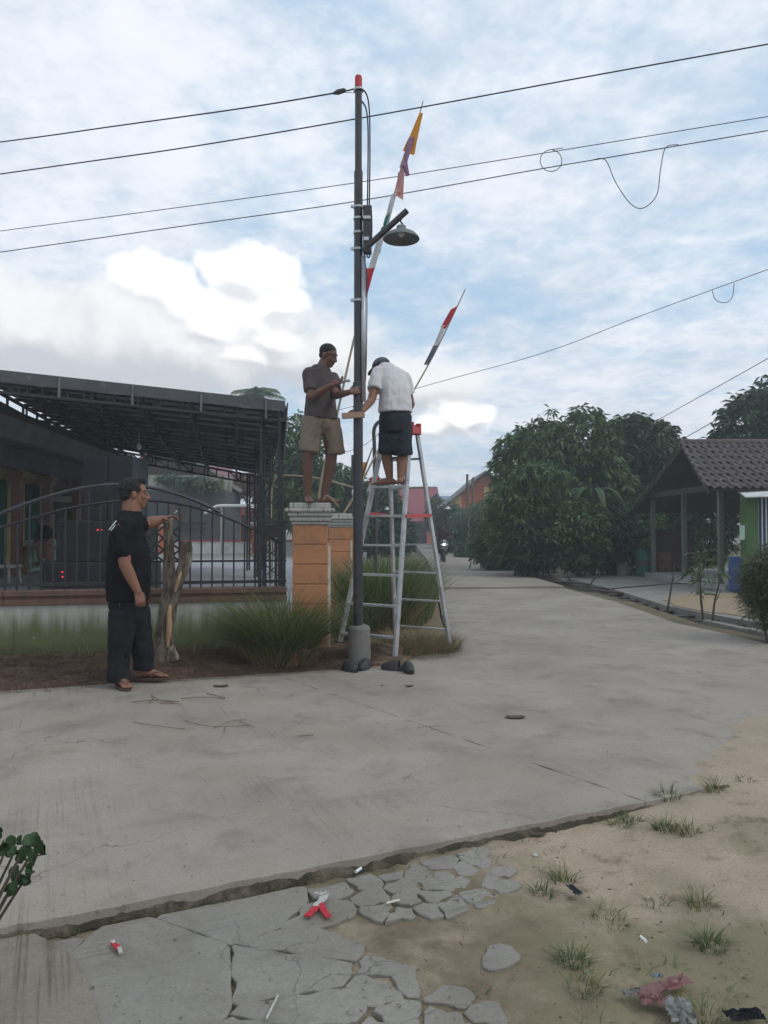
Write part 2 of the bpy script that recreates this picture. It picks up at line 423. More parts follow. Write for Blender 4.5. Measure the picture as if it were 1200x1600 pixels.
m_block = concrete('cast_block', (.16, .15, .135), (.25, .235, .21), (.07, .064, .055), None, 0, .9)
m_bamboo = mat('bamboo', (.36, .30, .21), (.27, .22, .15), 9, .55, .1, stretch=(1, 1, .4))
m_skin = mat('skin', (.245, .115, .072), (.205, .094, .058), 7, .52, .08, 160, spec=.35)
m_skin2 = mat('skin_dark', (.155, .078, .055), (.125, .062, .044), 7, .5, .08, 160, spec=.35)
m_hair = mat('hair', (.010, .009, .009), (.02, .018, .017), 60, .55, .5, 150)
m_black_cloth = mat('black_cotton', (.008, .008, .009), (.013, .013, .014), 5, .9, .2, 90, spec=.1)
m_trouser = mat('black_trouser', (.010, .011, .013), (.015, .016, .018), 4, .85, .2, 60, spec=.2)
m_brownshirt = mat('brown_grey_shirt', (.10, .078, .075), (.08, .062, .06), 4, .9, .2, 70, spec=.15)
m_tanshort = mat('tan_shorts', (.25, .195, .145), (.20, .155, .115), 5, .9, .25, 60, spec=.1, dirt=(.13, .1, .075), dscale=6, dlo=.58, dhi=.72)
m_whiteshirt = mat('white_cotton', (.66, .64, .64), (.58, .565, .57), 3, .9, .2, 70, spec=.15)
m_navy = mat('navy_shorts', (.022, .028, .038), (.03, .036, .046), 4, .85, .2, 60, spec=.2)
m_cap_grey = mat('grey_cap', (.10, .11, .125), (.075, .083, .095), 12, .85, .2, 80)
m_rubber = mat('dark_rubber', (.030, .028, .026), (.045, .042, .038), 10, .6, .1, 60, dirt=(.11, .10, .085), dscale=9, dlo=.56, dhi=.72)
m_sandal = mat('sandal', (.10, .06, .045), (.07, .045, .035), 10, .7, .1)
m_wood = mat('raw_wood', (.40, .265, .185), (.32, .20, .13), 6, .75, .2, 50, stretch=(1, 1, 1))
# ================================================================ the setting
def nz2(x, y, s, seed=0.0): return mn.noise(V((x * s + seed, y * s - seed, seed)))
def sstep(a, b, x):
    t = min(1, max(0, (x - a) / (b - a))); return t * t * (3 - 2 * t)
NEAR0 = G(0, 1450)
def eroad(x, y): return (x - NEAR0.x) * -.411 + (y - NEAR0.y) * .911     # >0 on the road side of the near edge
def driftx(y):
    t = [(2.5, 1.25), (3.7, 1.62), (4.4, 1.95), (5.27, 2.75), (6.5, 4.6), (8, 7.5), (20, 20)]
    for (a, b), (c, d) in zip(t, t[1:]):
        if y <= c: return b + (d - b) * (y - a) / (c - a)
    return 20
def ground_h(x, y):
    e = eroad(x, y); n = nz2(x, y, 1.7) * .016 + nz2(x, y, 5, 3) * .008 + nz2(x, y, 16, 7) * .004
    if e < 0.03:
        base = -.052 + .062 * sstep(.75, 1.9, x)
        w = sstep(-.1, .5, x) * .9 + .1
        paved = sstep(-.75, -.1, x) * (1 - sstep(.45, .8, x)); fine = nz2(x, y, 9, 4) * .010 + nz2(x, y, 24, 6) * .007
        rut = -.012 * max(0, math.sin((y - .35 * x) * 16)) * sstep(1.1, 1.5, x)
        g0 = base + n * w - .012 * (1 - sstep(-.5, .3, x)) + paved * (.0045 + fine * .9) + rut + .010 * max(0, nz2(x, y, 3.2, 8)) * sstep(.6, 1, x)
        d0 = x - driftx(y) + nz2(x, y, 2.2, 5) * .16 + nz2(x, y, 7, 9) * .05
        t = sstep(-.55, .03, e) * sstep(1.45, 1.75, x)
        return g0 + (min(.022, max(-.09, d0 * .06 + .004)) + n * .35 - g0) * t
    d = x - driftx(y) + nz2(x, y, 2.2, 5) * .16 + nz2(x, y, 7, 9) * .05
    return min(.022, max(-.09, d * .06 + .004)) + n * .35
# near ground: sandy lot
xs = np.arange(-3.2, 7.0, .035); ys = np.arange(.9, 7.2, .035)
gv = [(x, y, ground_h(x, y)) for y in ys for x in xs]
nx, ny = len(xs), len(ys)
idx = np.arange(nx * ny).reshape(ny, nx)
gf = np.stack([idx[:-1, :-1], idx[:-1, 1:], idx[1:, 1:], idx[1:, :-1]], -1).reshape(-1, 4)
fastmesh('sandy_ground', gv, gf, m_sand, smooth=True, kind='structure')
# the far ground, one sheet to the horizon
g = MB(); g.add([V((-900, -60, -.16)), V((900, -60, -.16)), V((900, 1500, -.16)), V((-900, 1500, -.16))], [(0, 1, 2, 3)])
g.build('ground', m_soil, kind='structure')

# ---- road: slabs of a cross road and a side road
road = T('road', 'pale concrete village road laid in slabs with a side road', None, (0, 0, 0)); road['kind'] = 'structure'
def ln(p, d, t): return V((p[0] + d[0] * t, p[1] + d[1] * t, 0))
def split(poly, p, d, gap):
    """cut a convex polygon by the line p + t d; returns the two sides, each drawn back by gap."""
    nrm = V((-d.y, d.x, 0))
    def side(sg):
        out = []
        f = [sg * (q - p).dot(nrm) - gap for q in poly]
        for i, q in enumerate(poly):
            q2 = poly[(i + 1) % len(poly)]; a, b = f[i], f[(i + 1) % len(poly)]
            if a >= 0: out.append(q)
            if a * b < 0: out.append(q + (q2 - q) * (a / (a - b)))
        return out
    return side(1), side(-1)
FAR0, FAR1 = G(0, 1080), G(575, 1042)
fd = (FAR1 - FAR0).normalized(); nd = UX.copy()
CORNER = G(708, 1013)
A = FAR0 - fd * 14; Bp = NEAR0 - nd * 14
E1 = G(1300, 1012); E1 = G(1200, 1006) + V((9, 2.2, 0))
NEARE = NEAR0 + nd * 16
west_poly = [Bp, NEARE, E1, G(1200, 1006), CORNER, FAR1, A]
J0, J1 = G(465, 1066), G(900, 1215); jd = (J1 - J0).normalized()
pieces = []
rest = west_poly
def clean(p): return [q for i, q in enumerate(p) if (q - p[i - 1]).length > 1e-3]
l, r = split([Bp, NEARE, E1 + V((0, 0, 0)), A], J0, jd, .006)
# work on the true outline with convex cuts: west part and east part at the joint
we = [Bp, NEAR0 + nd * 0, None]
def isect(p, d, q, e):
    den = d.x * e.y - d.y * e.x; t = ((q.x - p.x) * e.y - (q.y - p.y) * e.x) / den; return V((p.x + d.x * t, p.y + d.y * t, 0))
jn = isect(J0, jd, NEAR0, nd); jf = isect(J0, jd, FAR0, fd)
g_ = nd * .002
def slabmesh(poly, name='slab', z=0.0, t=.11, m=m_road, rag=0):
    mb = MB(); poly = clean(poly)
    dense = []
    for i, q in enumerate(poly):
        q2 = poly[(i + 1) % len(poly)]; n = max(1, int(min(400, (q2 - q).length / (.06 if rag else 5))))
        nrm = V((-(q2 - q).y, (q2 - q).x, 0)).normalized()
        for k in range(n):
            p = q + (q2 - q) * (k / n)
            if rag and 0 < k: p = p + nrm * (nz2(p.x, p.y, 6) * rag + nz2(p.x, p.y, 21, 2) * rag * .6)
            dense.append(p)
    mb.prism(dense, z - t, z)
    return mb.build(name, m, road, bevel=.003)
slabmesh([Bp, NEAR0 - nd * 3.2 - g_, FAR0 - fd * 2.6, A])
slabmesh([NEAR0 - nd * 3.2, jn - g_, jf - g_, FAR0 - fd * 2.6 + g_], rag=.012)
je = NEAR0 + nd * 6.4
jc = G(960, 1010)
# east of the joint: up to the mouth of the side road
left_edge = [CORNER, G(697, 985), G(692, 967), G(688, 945), G(684, 921), G(676, 895), G(664, 872), G(652, 856), G(640, 850)]
right_edge = [G(1200, 1006), G(1120, 987), G(1058, 974), G(965, 941), G(882, 919), G(800, 895), G(752, 880), G(706, 862), G(688, 851)]
slabmesh([jn + g_, NEARE, E1, right_edge[0], right_edge[1], right_edge[2], left_edge[2], left_edge[1], CORNER, FAR1, jf + g_], rag=.010)
def lerp(a, b, t): return a + (b - a) * t
def gap(a, b): return V((0, .012, 0))
slabmesh([left_edge[2] + gap(0, 0), right_edge[2] + gap(0, 0), right_edge[3], right_edge[4] - gap(0, 0), left_edge[4] - gap(0, 0), left_edge[3]], rag=.02)
slabmesh([left_edge[4] + gap(0, 0), right_edge[4] + gap(0, 0), right_edge[5], left_edge[5]], z=.05, t=.16)
for i in range(5, 8):
    a, b = left_edge[i], right_edge[i]
    slabmesh([a + gap(0, 0), b + gap(0, 0), right_edge[i + 1], left_edge[i + 1]], z=.05, t=.16)

# ---- broken apron in front of the porch
apron = T('concrete_apron', 'broken grey concrete apron below the road edge', None, (0, 0, 0)); apron['kind'] = 'structure'
def blob_piece(poly, ztop, t, rag, m, name='concrete_piece', round_=.25, tilt=0):
    """a broken slab piece: ragged rounded outline, top slightly chamfered."""
    n = len(poly); c = sum(poly, V((0, 0, 0))) / n
    pts = []
    for i in range(n):
        a, b, d = poly[i - 1], poly[i], poly[(i + 1) % n]
        pts.append(lerp(b, a, round_)); pts.append(lerp(b, d, round_))
    dense = []
    for i, q in enumerate(pts):
        q2 = pts[(i + 1) % len(pts)]; k = max(1, int((q2 - q).length / .022))
        for j in range(k):
            p = lerp(q, q2, j / k); o = (p - c).normalized()
            dense.append(p + o * (nz2(p.x, p.y, 14, 4) * rag + nz2(p.x, p.y, 45, 8) * rag * .5))
    mb = MB(); N_ = len(dense)
    tx, ty = rng.uniform(-tilt, tilt), rng.uniform(-tilt, tilt)
    def zz(p): return (p.x - c.x) * tx + (p.y - c.y) * ty
    ins = [p + (c - p).normalized() * min(.004, (c - p).length * .3) for p in dense]
    vs = [V((p.x, p.y, ztop - t)) for p in dense] + [V((p.x, p.y, ztop - .003 + zz(p))) for p in dense] + [V((p.x, p.y, ztop + zz(p))) for p in ins]
    fs = []
    for i in range(N_):
        j = (i + 1) % N_
        fs += [(i, j, N_ + j, N_ + i), (N_ + i, N_ + j, 2 * N_ + j, 2 * N_ + i)]
    fs.append(tuple(range(2 * N_, 3 * N_)))
    mb.add(vs, fs)
    return mb.build(name, m, apron)
def clip(poly, p, nrm):
    out = []; f = [(q - p).dot(nrm) for q in poly]
    for i, q in enumerate(poly):
        q2 = poly[(i + 1) % len(poly)]; a, b = f[i], f[(i + 1) % len(poly)]
        if a >= 0: out.append(q)
        if a * b < 0: out.append(q + (q2 - q) * (a / (a - b)))
    return out
r2 = random.Random(5)
seeds = []
for _ in range(9000):
    x, y = r2.uniform(-2.6, .95), r2.uniform(1.2, 3.3)
    e = eroad(x, y)
    if e > -.05: continue
    rad = .60 - .53 * sstep(-.80, .0, x) + (.10 * r2.random() ** 2 if x > -.3 else 0)
    if all((x - s.x) ** 2 + (y - s.y) ** 2 > rad * rad for s in seeds): seeds.append(V((x, y, 0)))
for s in seeds:
    poly = [V((s.x - 1, s.y - 1, 0)), V((s.x + 1, s.y - 1, 0)), V((s.x + 1, s.y + 1, 0)), V((s.x - 1, s.y + 1, 0))]
    for q in seeds:
        if q is s or (q - s).length > 2: continue
        poly = clip(poly, (s + q) / 2, (s - q).normalized())
    nrm = V((.411, -.911, 0)); poly = clip(poly, NEAR0 + nrm * (.035 + .05 * r2.random()), nrm)
    poly = clip(poly, V((1.05, 0, 0)), V((-1, 0, 0)))
    if len(poly) < 3: continue
    east = sstep(-.35, .55, s.x)
    # bare earth where the paving has gone
    hole = nz2(s.x, s.y, 2.6, 12) + .30 * east + .10 * r2.random()
    south = sstep(2.6, 2.1, s.y)
    lim = .60 if s.y > 2.35 else .30
    if s.x > lim or (east > .15 and hole > .40): continue
    c = sum(poly, V((0, 0, 0))) / len(poly)
    sh = .0006 + (.0015 + .006 * r2.random() ** 2) * sstep(-.6, .2, s.x)
    poly = [p + (c - p).normalized() * min(sh * 1.3, (c - p).length * .5) for p in poly]
    blob_piece(poly, -.041 + .007 * r2.random() * east, .05, .003 + .026 * sstep(-.6, .1, s.x), m_apron, round_=.05 + .10 * east, tilt=.02 * east)
pl = [G(-260, 1462, -.05), G(36, 1455, -.05), G(105, 1492, -.05), G(140, 1545, -.05), G(165, 1640, -.05), G(-260, 1640, -.05)]
blob_piece([V((p.x, p.y, 0)) for p in pl], -.033, .06, .006, m_tanslab, 'corner_slab', .02)

# ---- verge of dry litter between road and wall
WA, WB = V((-.985, 7.50, 0)), V((-7.5, 6.14, 0)); wdir = (WB - WA).normalized(); wn = V((wdir.y, -wdir.x, 0)); 
if wn.y > 0: wn = -wn                                        # towards the road
def verge_h(x, y, d0, d1):
    """d0 distance to road edge, d1 distance to the wall."""
    t = d0 / max(.01, d0 + d1)
    return -.03 + .10 * sstep(0, .35, t) + .07 * sstep(.4, 1, t) + nz2(x, y, 4) * .02 + nz2(x, y, 13, 3) * .012
vv = []; ff = []; NU, NV = 170, 26
for i in range(NU + 1):
    u = i / NU
    a = FAR1 + fd * .36 - fd * (u * 9.0) ; wobble = nz2(a.x, a.y, 1.6, 2) * .10 + nz2(a.x, a.y, 6, 5) * .03
    a = a + V((0, -.03 + wobble, 0)); b = V((a.x, WA.y + (a.x - WA.x) * (wdir.y / wdir.x) + .06, 0))
    if a.x > WA.x: b.y = 7.7
    for j in range(NV + 1):
        p = lerp(a, b, j / NV); vv.append((p.x, p.y, verge_h(p.x, p.y, (p - a).length, (b - p).length)))
for i in range(NU):
    for j in range(NV):
        k = i * (NV + 1) + j; ff.append((k, k + 1, k + NV + 2, k + NV + 1))
fastmesh('verge_ground', vv, ff, m_litterbed, smooth=True, kind='structure')
# verge of the side road, under the long grass
mb = MB(); mb.prism([V((-1.0, 7.3, 0)), FAR1 + V((-.2, .02, 0)), FAR1 + V((.3, .1, 0)), lerp(FAR1, CORNER, .6) + V((0, .05, 0)), CORNER + V((-.03, .03, 0)), left_edge[1] - V((.03, 0, 0)), left_edge[2] - V((.04, 0, 0)),
                     left_edge[4] - V((.05, 0, 0)), left_edge[6] - V((.05, 0, 0)), V((-.6, 40, 0))], -.1, .035)
m_dryground = mat('dry_grass_ground', (.20, .145, .085), (.14, .115, .06), 7, .95, .5, 50)
mb.build('side_verge', m_dryground, kind='structure')
mb = MB(); 
for a, b in ((lerp(FAR1, CORNER, .62) + V((.02, 0, 0)), CORNER),):
    mb.beam(a + V((0, .05, .0)), b + V((0, .05, .0)), .05, .05)
mb.build('verge_kerb', m_plain, kind='structure')

# ---- retaining wall with coping
def wallmat():
    m = mat('mossy_plaster', (.50, .49, .44), (.40, .40, .35), 2.2, .9, .2, 40, stretch=(2.2, 2.2, .55), detail=8)
    nt = m.node_tree; N = nt.nodes; L = nt.links; b = N['Principled BSDF']
    src = b.inputs['Base Color'].links[0].from_socket
    tc = N.new('ShaderNodeTexCoord'); sp = N.new('ShaderNodeSeparateXYZ'); L.new(tc.outputs['Object'], sp.inputs[0])
    def nz(sc, st, det=7):
        mp = N.new('ShaderNodeMapping'); L.new(tc.outputs['Object'], mp.inputs[0]); mp.inputs['Scale'].default_value = st
        n = N.new('ShaderNodeTexNoise'); L.new(mp.outputs[0], n.inputs['Vector']); n.inputs['Scale'].default_value = sc; n.inputs['Detail'].default_value = det; n.inputs['Roughness'].default_value = .65; return n.outputs['Fac']
    def mt(op, a, bb):
        n = N.new('ShaderNodeMath'); n.operation = op
        for i, q in enumerate((a, bb)):
            if isinstance(q, (int, float)): n.inputs[i].default_value = q
            else: L.new(q, n.inputs[i])
        return n.outputs[0]
    def rmp(x, a, bb, c=0, d=1):
        n = N.new('ShaderNodeMapRange'); L.new(x, n.inputs[0]); n.inputs[1].default_value = a; n.inputs[2].default_value = bb
        n.inputs[3].default_value = c; n.inputs[4].default_value = d; n.interpolation_type = 'SMOOTHSTEP'; return n.outputs[0]
    def mx(f, a, c):
        n = N.new('ShaderNodeMix'); n.data_type = 'RGBA'; L.new(f, n.inputs[0]); L.new(a, n.inputs[6]); n.inputs[7].default_value = (*c, 1); return n.outputs[2]
    z = mt('ADD', sp.outputs[2], mt('MULTIPLY', mt('SUBTRACT', nz(3, (3, 3, .35)), .5), .55))
    c = mx(rmp(z, .66, .30, 0, .95), src, (.095, .115, .04))
    c = mx(rmp(mt('ADD', sp.outputs[2], mt('MULTIPLY', mt('SUBTRACT', nz(5, (1, 1, 1)), .5), .35)), .26, .06, 0, .9), c, (.075, .06, .042))
    c = mx(rmp(nz(4, (5, 5, .35)), .58, .72, 0, .7), c, (.06, .06, .04))
    c = mx(rmp(nz(7, (1, 1, 1)), .66, .70, 0, .6), c, (.45, .42, .36))
    for l in list(b.inputs['Base Color'].links): L.remove(l)
    L.new(c, b.inputs['Base Color']); return m
m_wall = wallmat()
m_coping = mat('terracotta_coping', (.155, .085, .06), (.12, .066, .047), 3, .7, .1, 50, stretch=(3, 3, 1), dirt=(.10, .07, .055), dscale=3, dlo=.5, dhi=.68)
wall = T('retaining_wall', 'low mossy plaster wall with a brown coping under the iron fence', 'wall', tuple(WA + V((-2, 0, 0))))
def wbox(mb, s0, s1, z0, z1, d0, d1):
    a = WA + wdir * s0; b = WA + wdir * s1
    c = (a + b) / 2 + wn * ((d0 + d1) / 2); mb.box((c.x, c.y, (z0 + z1) / 2), (s1 - s0, d1 - d0, z1 - z0), (wdir, wn, V((0, 0, 1))))
mb = MB(); wbox(mb, 0, 6.6, -.15, .60, -.16, 0); mb.build('wall_face', m_wall, wall)
s = 0
while s < 6.5:
    mb = MB(); e = min(6.6, s + 1.32)
    wbox(mb, s + .002, e - .002, .60, .655, -.19, .025); wbox(mb, s + .002, e - .002, .655, .685, -.185, .012); wbox(mb, s + .002, e - .002, .685, .735, -.195, .035)
    mb.build('coping_stone', m_coping, wall, bevel=.004); s += 1.32

# ---- iron fence on the wall
fence = T('iron_fence', 'black iron fence with an arched top and a diamond ornament', 'fence', tuple(WA + wdir * 2.5 + V((0, 0, .735))))
def fpt(s, z, d=-.08): q = WA + wdir * s + wn * d; return V((q.x, q.y, z))
def s_of(px):
    r = ray(px, 800); q0 = WA + wn * -.08
    # intersect the camera's vertical plane through px with the fence line
    k = r.x / r.y; t = (q0.x - k * q0.y) / (k * wdir.y - wdir.x); return t
def zpx(px, py):
    q = fpt(s_of(px), 0); return CAMZ + (830 - py) / FPX * q.y * 1.0
low = [(440, 850), (411, 834), (370, 815), (330, 800), (290, 789), (250, 783), (200, 782), (150, 787), (100, 796), (50, 810), (0, 825), (-60, 846), (-120, 862), (-200, 868)]
upp = [(345, 801), (310, 784), (270, 770), (235, 762), (190, 757), (145, 760), (100, 769), (50, 784), (0, 803), (-60, 826), (-110, 850)]
def curve_s(tab): return [(s_of(a), zpx(a, b)) for a, b in tab]
LOWC, UPPC = curve_s(low), curve_s(upp)
def zat(tab, s):
    for (a, za), (b, zb) in zip(tab, tab[1:]):
        if a <= s <= b: return za + (zb - za) * (s - a) / (b - a)
    return tab[0][1] if s < tab[0][0] else tab[-1][1]
for z, s0, s1, h, w in ((.79, .0, 5.8, .03, .03), (1.00, .0, 1.72, .02, .02)):
    mb = MB(); mb.beam(fpt(s0, z), fpt(s1, z), w, h); mb.build('rail', m_iron, fence)
for tab, w, m in ((LOWC, .016, m_iron), (UPPC, .024, m_rail)):
    mb = MB(); mb.tube(bez([fpt(s, z) for s, z in tab], 3), (w if m is m_iron else .02), 6); mb.build('arched_rail', m, fence)
for px in (4, 38, 78, 118): pass
sx = .10; i = 0
while sx < 5.7:
    px_q = sx
    top = zat(LOWC, sx)
    if UPPC[0][0] < sx < UPPC[-1][0] and i % 5 == 2: top = zat(UPPC, sx)
    mb = MB(); mb.box(fpt(sx, (.735 + top) / 2), (.016, .016, top - .735), (wdir, wn, V((0, 0, 1)))); mb.build('bar', m_iron, fence)
    sx += .1065; i += 1
so0, so1 = s_of(282), s_of(232)
mb = MB()
for k in range(2):
    for q in range(3):
        a, b = so0 + (so1 - so0) * k / 2, so0 + (so1 - so0) * (k + 1) / 2; z0, z1 = 1.0 + .115 * q, 1.0 + .115 * (q + 1)
        mb.beam(fpt(a, z0, -.065), fpt(b, z1, -.065), .012, .02); mb.beam(fpt(a, z1, -.05), fpt(b, z0, -.05), .012, .02)
mb.build('diamond_ornament', m_iron, fence)
# solid end frame beside the gate pillar
e0, e1 = .01, .27
mb = MB()
for s_ in (e0 + .015, e1): mb.box(fpt(s_, 1.06, -.05), (.035, .03, .66), (wdir, wn, V((0, 0, 1))))
mb.box(fpt((e0 + e1) / 2, 1.39, -.05), (e1 - e0 + .05, .03, .035), (wdir, wn, V((0, 0, 1))))
mb.box(fpt((e0 + e1) / 2, 1.30, -.055), (e1 - e0, .012, .13), (wdir, wn, V((0, 0, 1))))
mb.build('end_frame', m_iron, fence)
for s_ in (.065, .115, .165, .215):
    mb = MB(); mb.box(fpt(s_, 1.03, -.05), (.012, .012, .56), (wdir, wn, V((0, 0, 1)))); mb.build('bar', m_iron, fence)

# ---- gate pillars along the side road
def pillar(cx, cy, label, w=.355, ztop=1.59, rot=.06):
    ax = (V((math.cos(rot), math.sin(rot), 0)), V((-math.sin(rot), math.cos(rot), 0)), V((0, 0, 1)))
    p = T('gate_pillar', label, 'pillar', (cx, cy, -.05), 'orange pillars along the yard edge')
    z = -.05; cap0 = ztop - .225; n = 7; hb = (cap0 - z) / n
    for k in range(n):
        mb = MB(); mb.box((cx, cy, z + hb / 2), (w, w, hb - .012), ax); mb.build('block', m_orange, p, bevel=.006)
        z += hb
    mb = MB(); mb.box((cx, cy, (cap0 - .05) / 2), (w - .022, w - .022, cap0 + .04), ax); mb.build('core', m_orange, p)
    zz = cap0
    for dz, ww in ((.035, w + .02), (.05, w + .06), (.045, w + .10), (.04, w + .15)):
        mb = MB(); mb.box((cx, cy, zz + dz / 2), (ww, ww, dz - .001), ax); mb.build('cap_moulding', m_cap, p, bevel=.012); zz += dz
    mb = MB(); q = [V((cx, cy, 0)) + ax[0] * (a * (w / 2 + .03)) + ax[1] * (b * (w / 2 + .03)) for a, b in ((-1, -1), (1, -1), (1, 1), (-1, 1))]
    mb.prism(q, zz, ztop); mb.build('cap_top', m_cap, p, bevel=.01)
    # pale slab leaning on the road-side face
    c = V((cx, cy, 0)) + ax[0] * (w / 2 + .016) - ax[1] * (w / 2 - .055)
    mb = MB(); mb.box((c.x, c.y, .55), (.03, .11, 1.20), ax); mb.build('edge_strip', m_whitestrip, p, bevel=.004)
    return p
pillar(-.765, 7.72, 'orange block pillar with a stained white cap that a man stands on')
pillar(-.74, 12.3, 'second orange pillar, half hidden behind the one with the man')
pillar(-.72, 15.2, 'third orange pillar, seen just beside the dark steel pole')
mb = MB(); mb.box((-.88, 10.0, .22), (.14, 4.1, .55)); mb.box((-.86, 13.75, .22), (.14, 2.4, .55)); mb.box((-.82, 20, .22), (.14, 8.8, .55))
mb.build('side_wall', m_orange, loc=(-.75, 10, 0), label='low orange wall joining the pillars behind the long grass', cat='wall')

# ---- yard
YZ = .30
mb = MB(); mb.prism([V((-.82, 7.75, 0)), V((-.82, 60, 0)), V((-40, 60, 0)), V((-40, .2, 0)), WB + V((0, .2, 0)), WA + wn * -.2], -.14, YZ)
mb.build('yard_paving', m_yard, kind='structure')
mb = MB(); mb.prism([V((-1.4, 27, 0)), V((-1.4, 33, 0)), V((-30, 33, 0)), V((-30, 27, 0))], YZ - .05, YZ + .006)
mb.build('yard_path', m_plain, kind='structure')
# joints of the paving, as raised flags near the fence
m_redcop = mat('red_coping', (.36, .055, .05), (.30, .05, .045), 5, .6, .05)
m_whitewall = mat('white_wall', (.60, .60, .59), (.52, .52, .51), 2, .85, .08, 40, dirt=(.36, .35, .31))
bw = T('boundary_wall', 'low white wall with a red coping across the yard', 'wall', (-6, 33.2, YZ))
mb = MB(); mb.box((-11, 33.2, YZ + .26), (13.8, .16, .56)); mb.build('wall_face', m_whitewall, bw)
mb = MB(); mb.box((-11, 33.2, YZ + .575), (13.9, .24, .07)); mb.build('coping', m_redcop, bw)
def opillar(px, label):
    x = P(px, 840, 32.8).x; p = T('orange_gatepost', label, 'pillar', (x, 32.8, YZ), 'orange gateposts across the yard')
    mb = MB(); mb.box((x, 32.8, YZ + .62), (.48, .40, 1.25)); mb.build('post_body', m_orange2, p)
    mb = MB(); mb.box((x, 32.57, YZ + .66), (.26, .05, .85)); mb.build('white_panel', m_whitewall, p)
    mb = MB(); mb.box((x, 32.8, YZ + 1.28), (.56, .5, .07)); mb.box((x, 32.8, YZ + 1.36), (.62, .56, .08)); mb.build('post_cap', m_whitewall, p)
opillar(403, 'orange gatepost with white panel close to the tent leg')
opillar(246, 'orange gatepost with white panel behind the forked stump')
# grey workshop wall and orange house across the yard
m_greyblock = mat('grey_render', (.075, .078, .082), (.06, .062, .066), 1.2, .9, .1, 30)
m_oldplaster = mat('old_plaster', (.36, .345, .31), (.28, .27, .24), 1, .9, .1, 30, dirt=(.10, .12, .05), dscale=.8, dlo=.45, dhi=.6)
gb = T('grey_outbuilding', 'dark grey rendered building with a mossy pale parapet across the yard', 'building', (-11, 38, YZ))
x0, x1 = P(150, 800, 38).x, P(352, 800, 38).x
mb = MB(); mb.box(((x0 + x1) / 2, 40, YZ + 1.55), (x1 - x0, 4, 3.1)); mb.build('building_wall', m_greyblock, gb)
mb = MB(); mb.box(((x0 + x1) / 2, 40, YZ + 3.5), (x1 - x0 - .3, 3.7, .8)); mb.build('parapet', m_oldplaster, gb)
mb = MB(); mb.box((P(298, 818, 37.9).x, 37.96, 1.75), (1.6, .1, .07)); mb.box((P(298, 826, 37.9).x, 37.96, 1.45), (1.6, .1, .07)); mb.build('horizontal_rail', m_iron, gb)
m_maroon = mat('maroon_roof', (.20, .045, .045), (.15, .035, .036), 3, .6, .1, 20, stretch=(1, 6, 1))
m_dark = mat('dark_opening', (.018, .016, .015), (.03, .027, .024), 3, .7, .05)
m_timber = mat('dark_timber', (.062, .043, .032), (.045, .032, .024), 5, .8, .15, 40)
oh = T('orange_house', 'orange house with a maroon metal roof beyond the yard wall', 'house', (-8, 46, YZ))
hx = P(347, 800, 41).x
mb = MB(); mb.box((hx - 3, 48, YZ + 1.3), (6, 14, 2.6)); mb.build('house_wall', m_orange2, oh)
ez, rz = P(345, 762, 41).z, P(310, 735, 41).z + 1.3
mb = MB()
mb.slab((hx + 1.2, 40.4, ez - .2), (hx + 1.2, 55.6, ez - .2), (hx - 3, 55.6, rz + .3), (hx - 3, 40.4, rz + .3), .12)
mb.slab((hx - 3, 40.4, rz + .3), (hx - 3, 55.6, rz + .3), (hx - 7.2, 55.6, ez - .2), (hx - 7.2, 40.4, ez - .2), .12)
mb.build('roof', m_maroon, oh)
mb = MB(); mb.beam((hx + 1.2, 40.34, ez - .24), (hx - 3, 40.34, rz + .26), .06, .2); mb.build('bargeboard', m_oldplaster, oh)
mb = MB(); mb.add([(hx, 40.95, YZ + 2.6), (hx - 6, 40.95, YZ + 2.6), (hx - 3, 40.95, rz)], [(0, 1, 2)]); mb.build('gable', m_timber, oh)
for yy, ww in ((42.5, 1.0), (44.3, .8), (47, 1.1), (50, 1.2), (53, 1.0)):
    mb = MB(); mb.box((hx + .03, yy, YZ + 1.15), (.08, ww, 1.7)); mb.build('window', m_dark, oh)
for yy in (43.4, 48.5): mb = MB(); mb.box((hx + .9, yy, YZ + 1.3), (.14, .14, 2.6)); mb.build('porch_post', m_timber, oh)
# white bent pipe
mb = MB(); q = [P(320, 802, 30), P(338, 791, 30), P(347, 790, 30), P(402, 790, 30)]
mb.tube(q, .06, 8); mb.tube([P(346, 791, 30), G(346, 866, YZ)], .04, 8)
mb.build('bent_pipe', m_white, loc=tuple(G(346, 866, YZ)), label='thin white bent pipe arm in front of the orange house', cat='pipe')

# ---- porch house at the west
m_fascia = mat('fascia_grey', (.17, .18, .175), (.13, .14, .137), 2, .75, .08, dirt=(.08, .085, .08))
m_soffit = mat('soffit', (.10, .10, .095), (.075, .076, .072), 1.5, .85, .05, dirt=(.05, .045, .04))
m_yellow = mat('yellow_wall', (.62, .47, .20), (.55, .41, .17), 2, .8, .05)
m_green = mat('green_door', (.01, .16, .085), (.012, .12, .065), 4, .55, .05)
m_col = mat('brown_column', (.20, .105, .068), (.16, .085, .056), 4, .65, .08)
m_mint = mat('mint_paint', (.36, .50, .40), (.30, .44, .35), 5, .7, .08)
m_tilefloor = mat('porch_floor', (.16, .16, .15), (.13, .13, .12), 3, .5, .03)
ph = T('porch_house', 'house with a deep porch, brown columns and green doors', 'house', (-8.5, 16, YZ))
def EX(y): return -4.35 - .149 * (y - 8.5) * 1.0 - 1.9           # eave line
ya, yb = 7.0, 20.6
def ev(y, z, dx=0): return V((-6.42 - .0745 * (y - 12.4) + dx, y, z))
z_e = 3.38
mb = MB(); mb.slab(ev(ya, z_e), ev(yb, z_e), ev(yb, z_e + 1.0, -6), ev(ya, z_e + 1.0, -6), .1); mb.build('roof', m_maroon, ph)
mb = MB()
q = [ev(ya, z_e + .02, .03), ev(yb, z_e + .02, .03)]
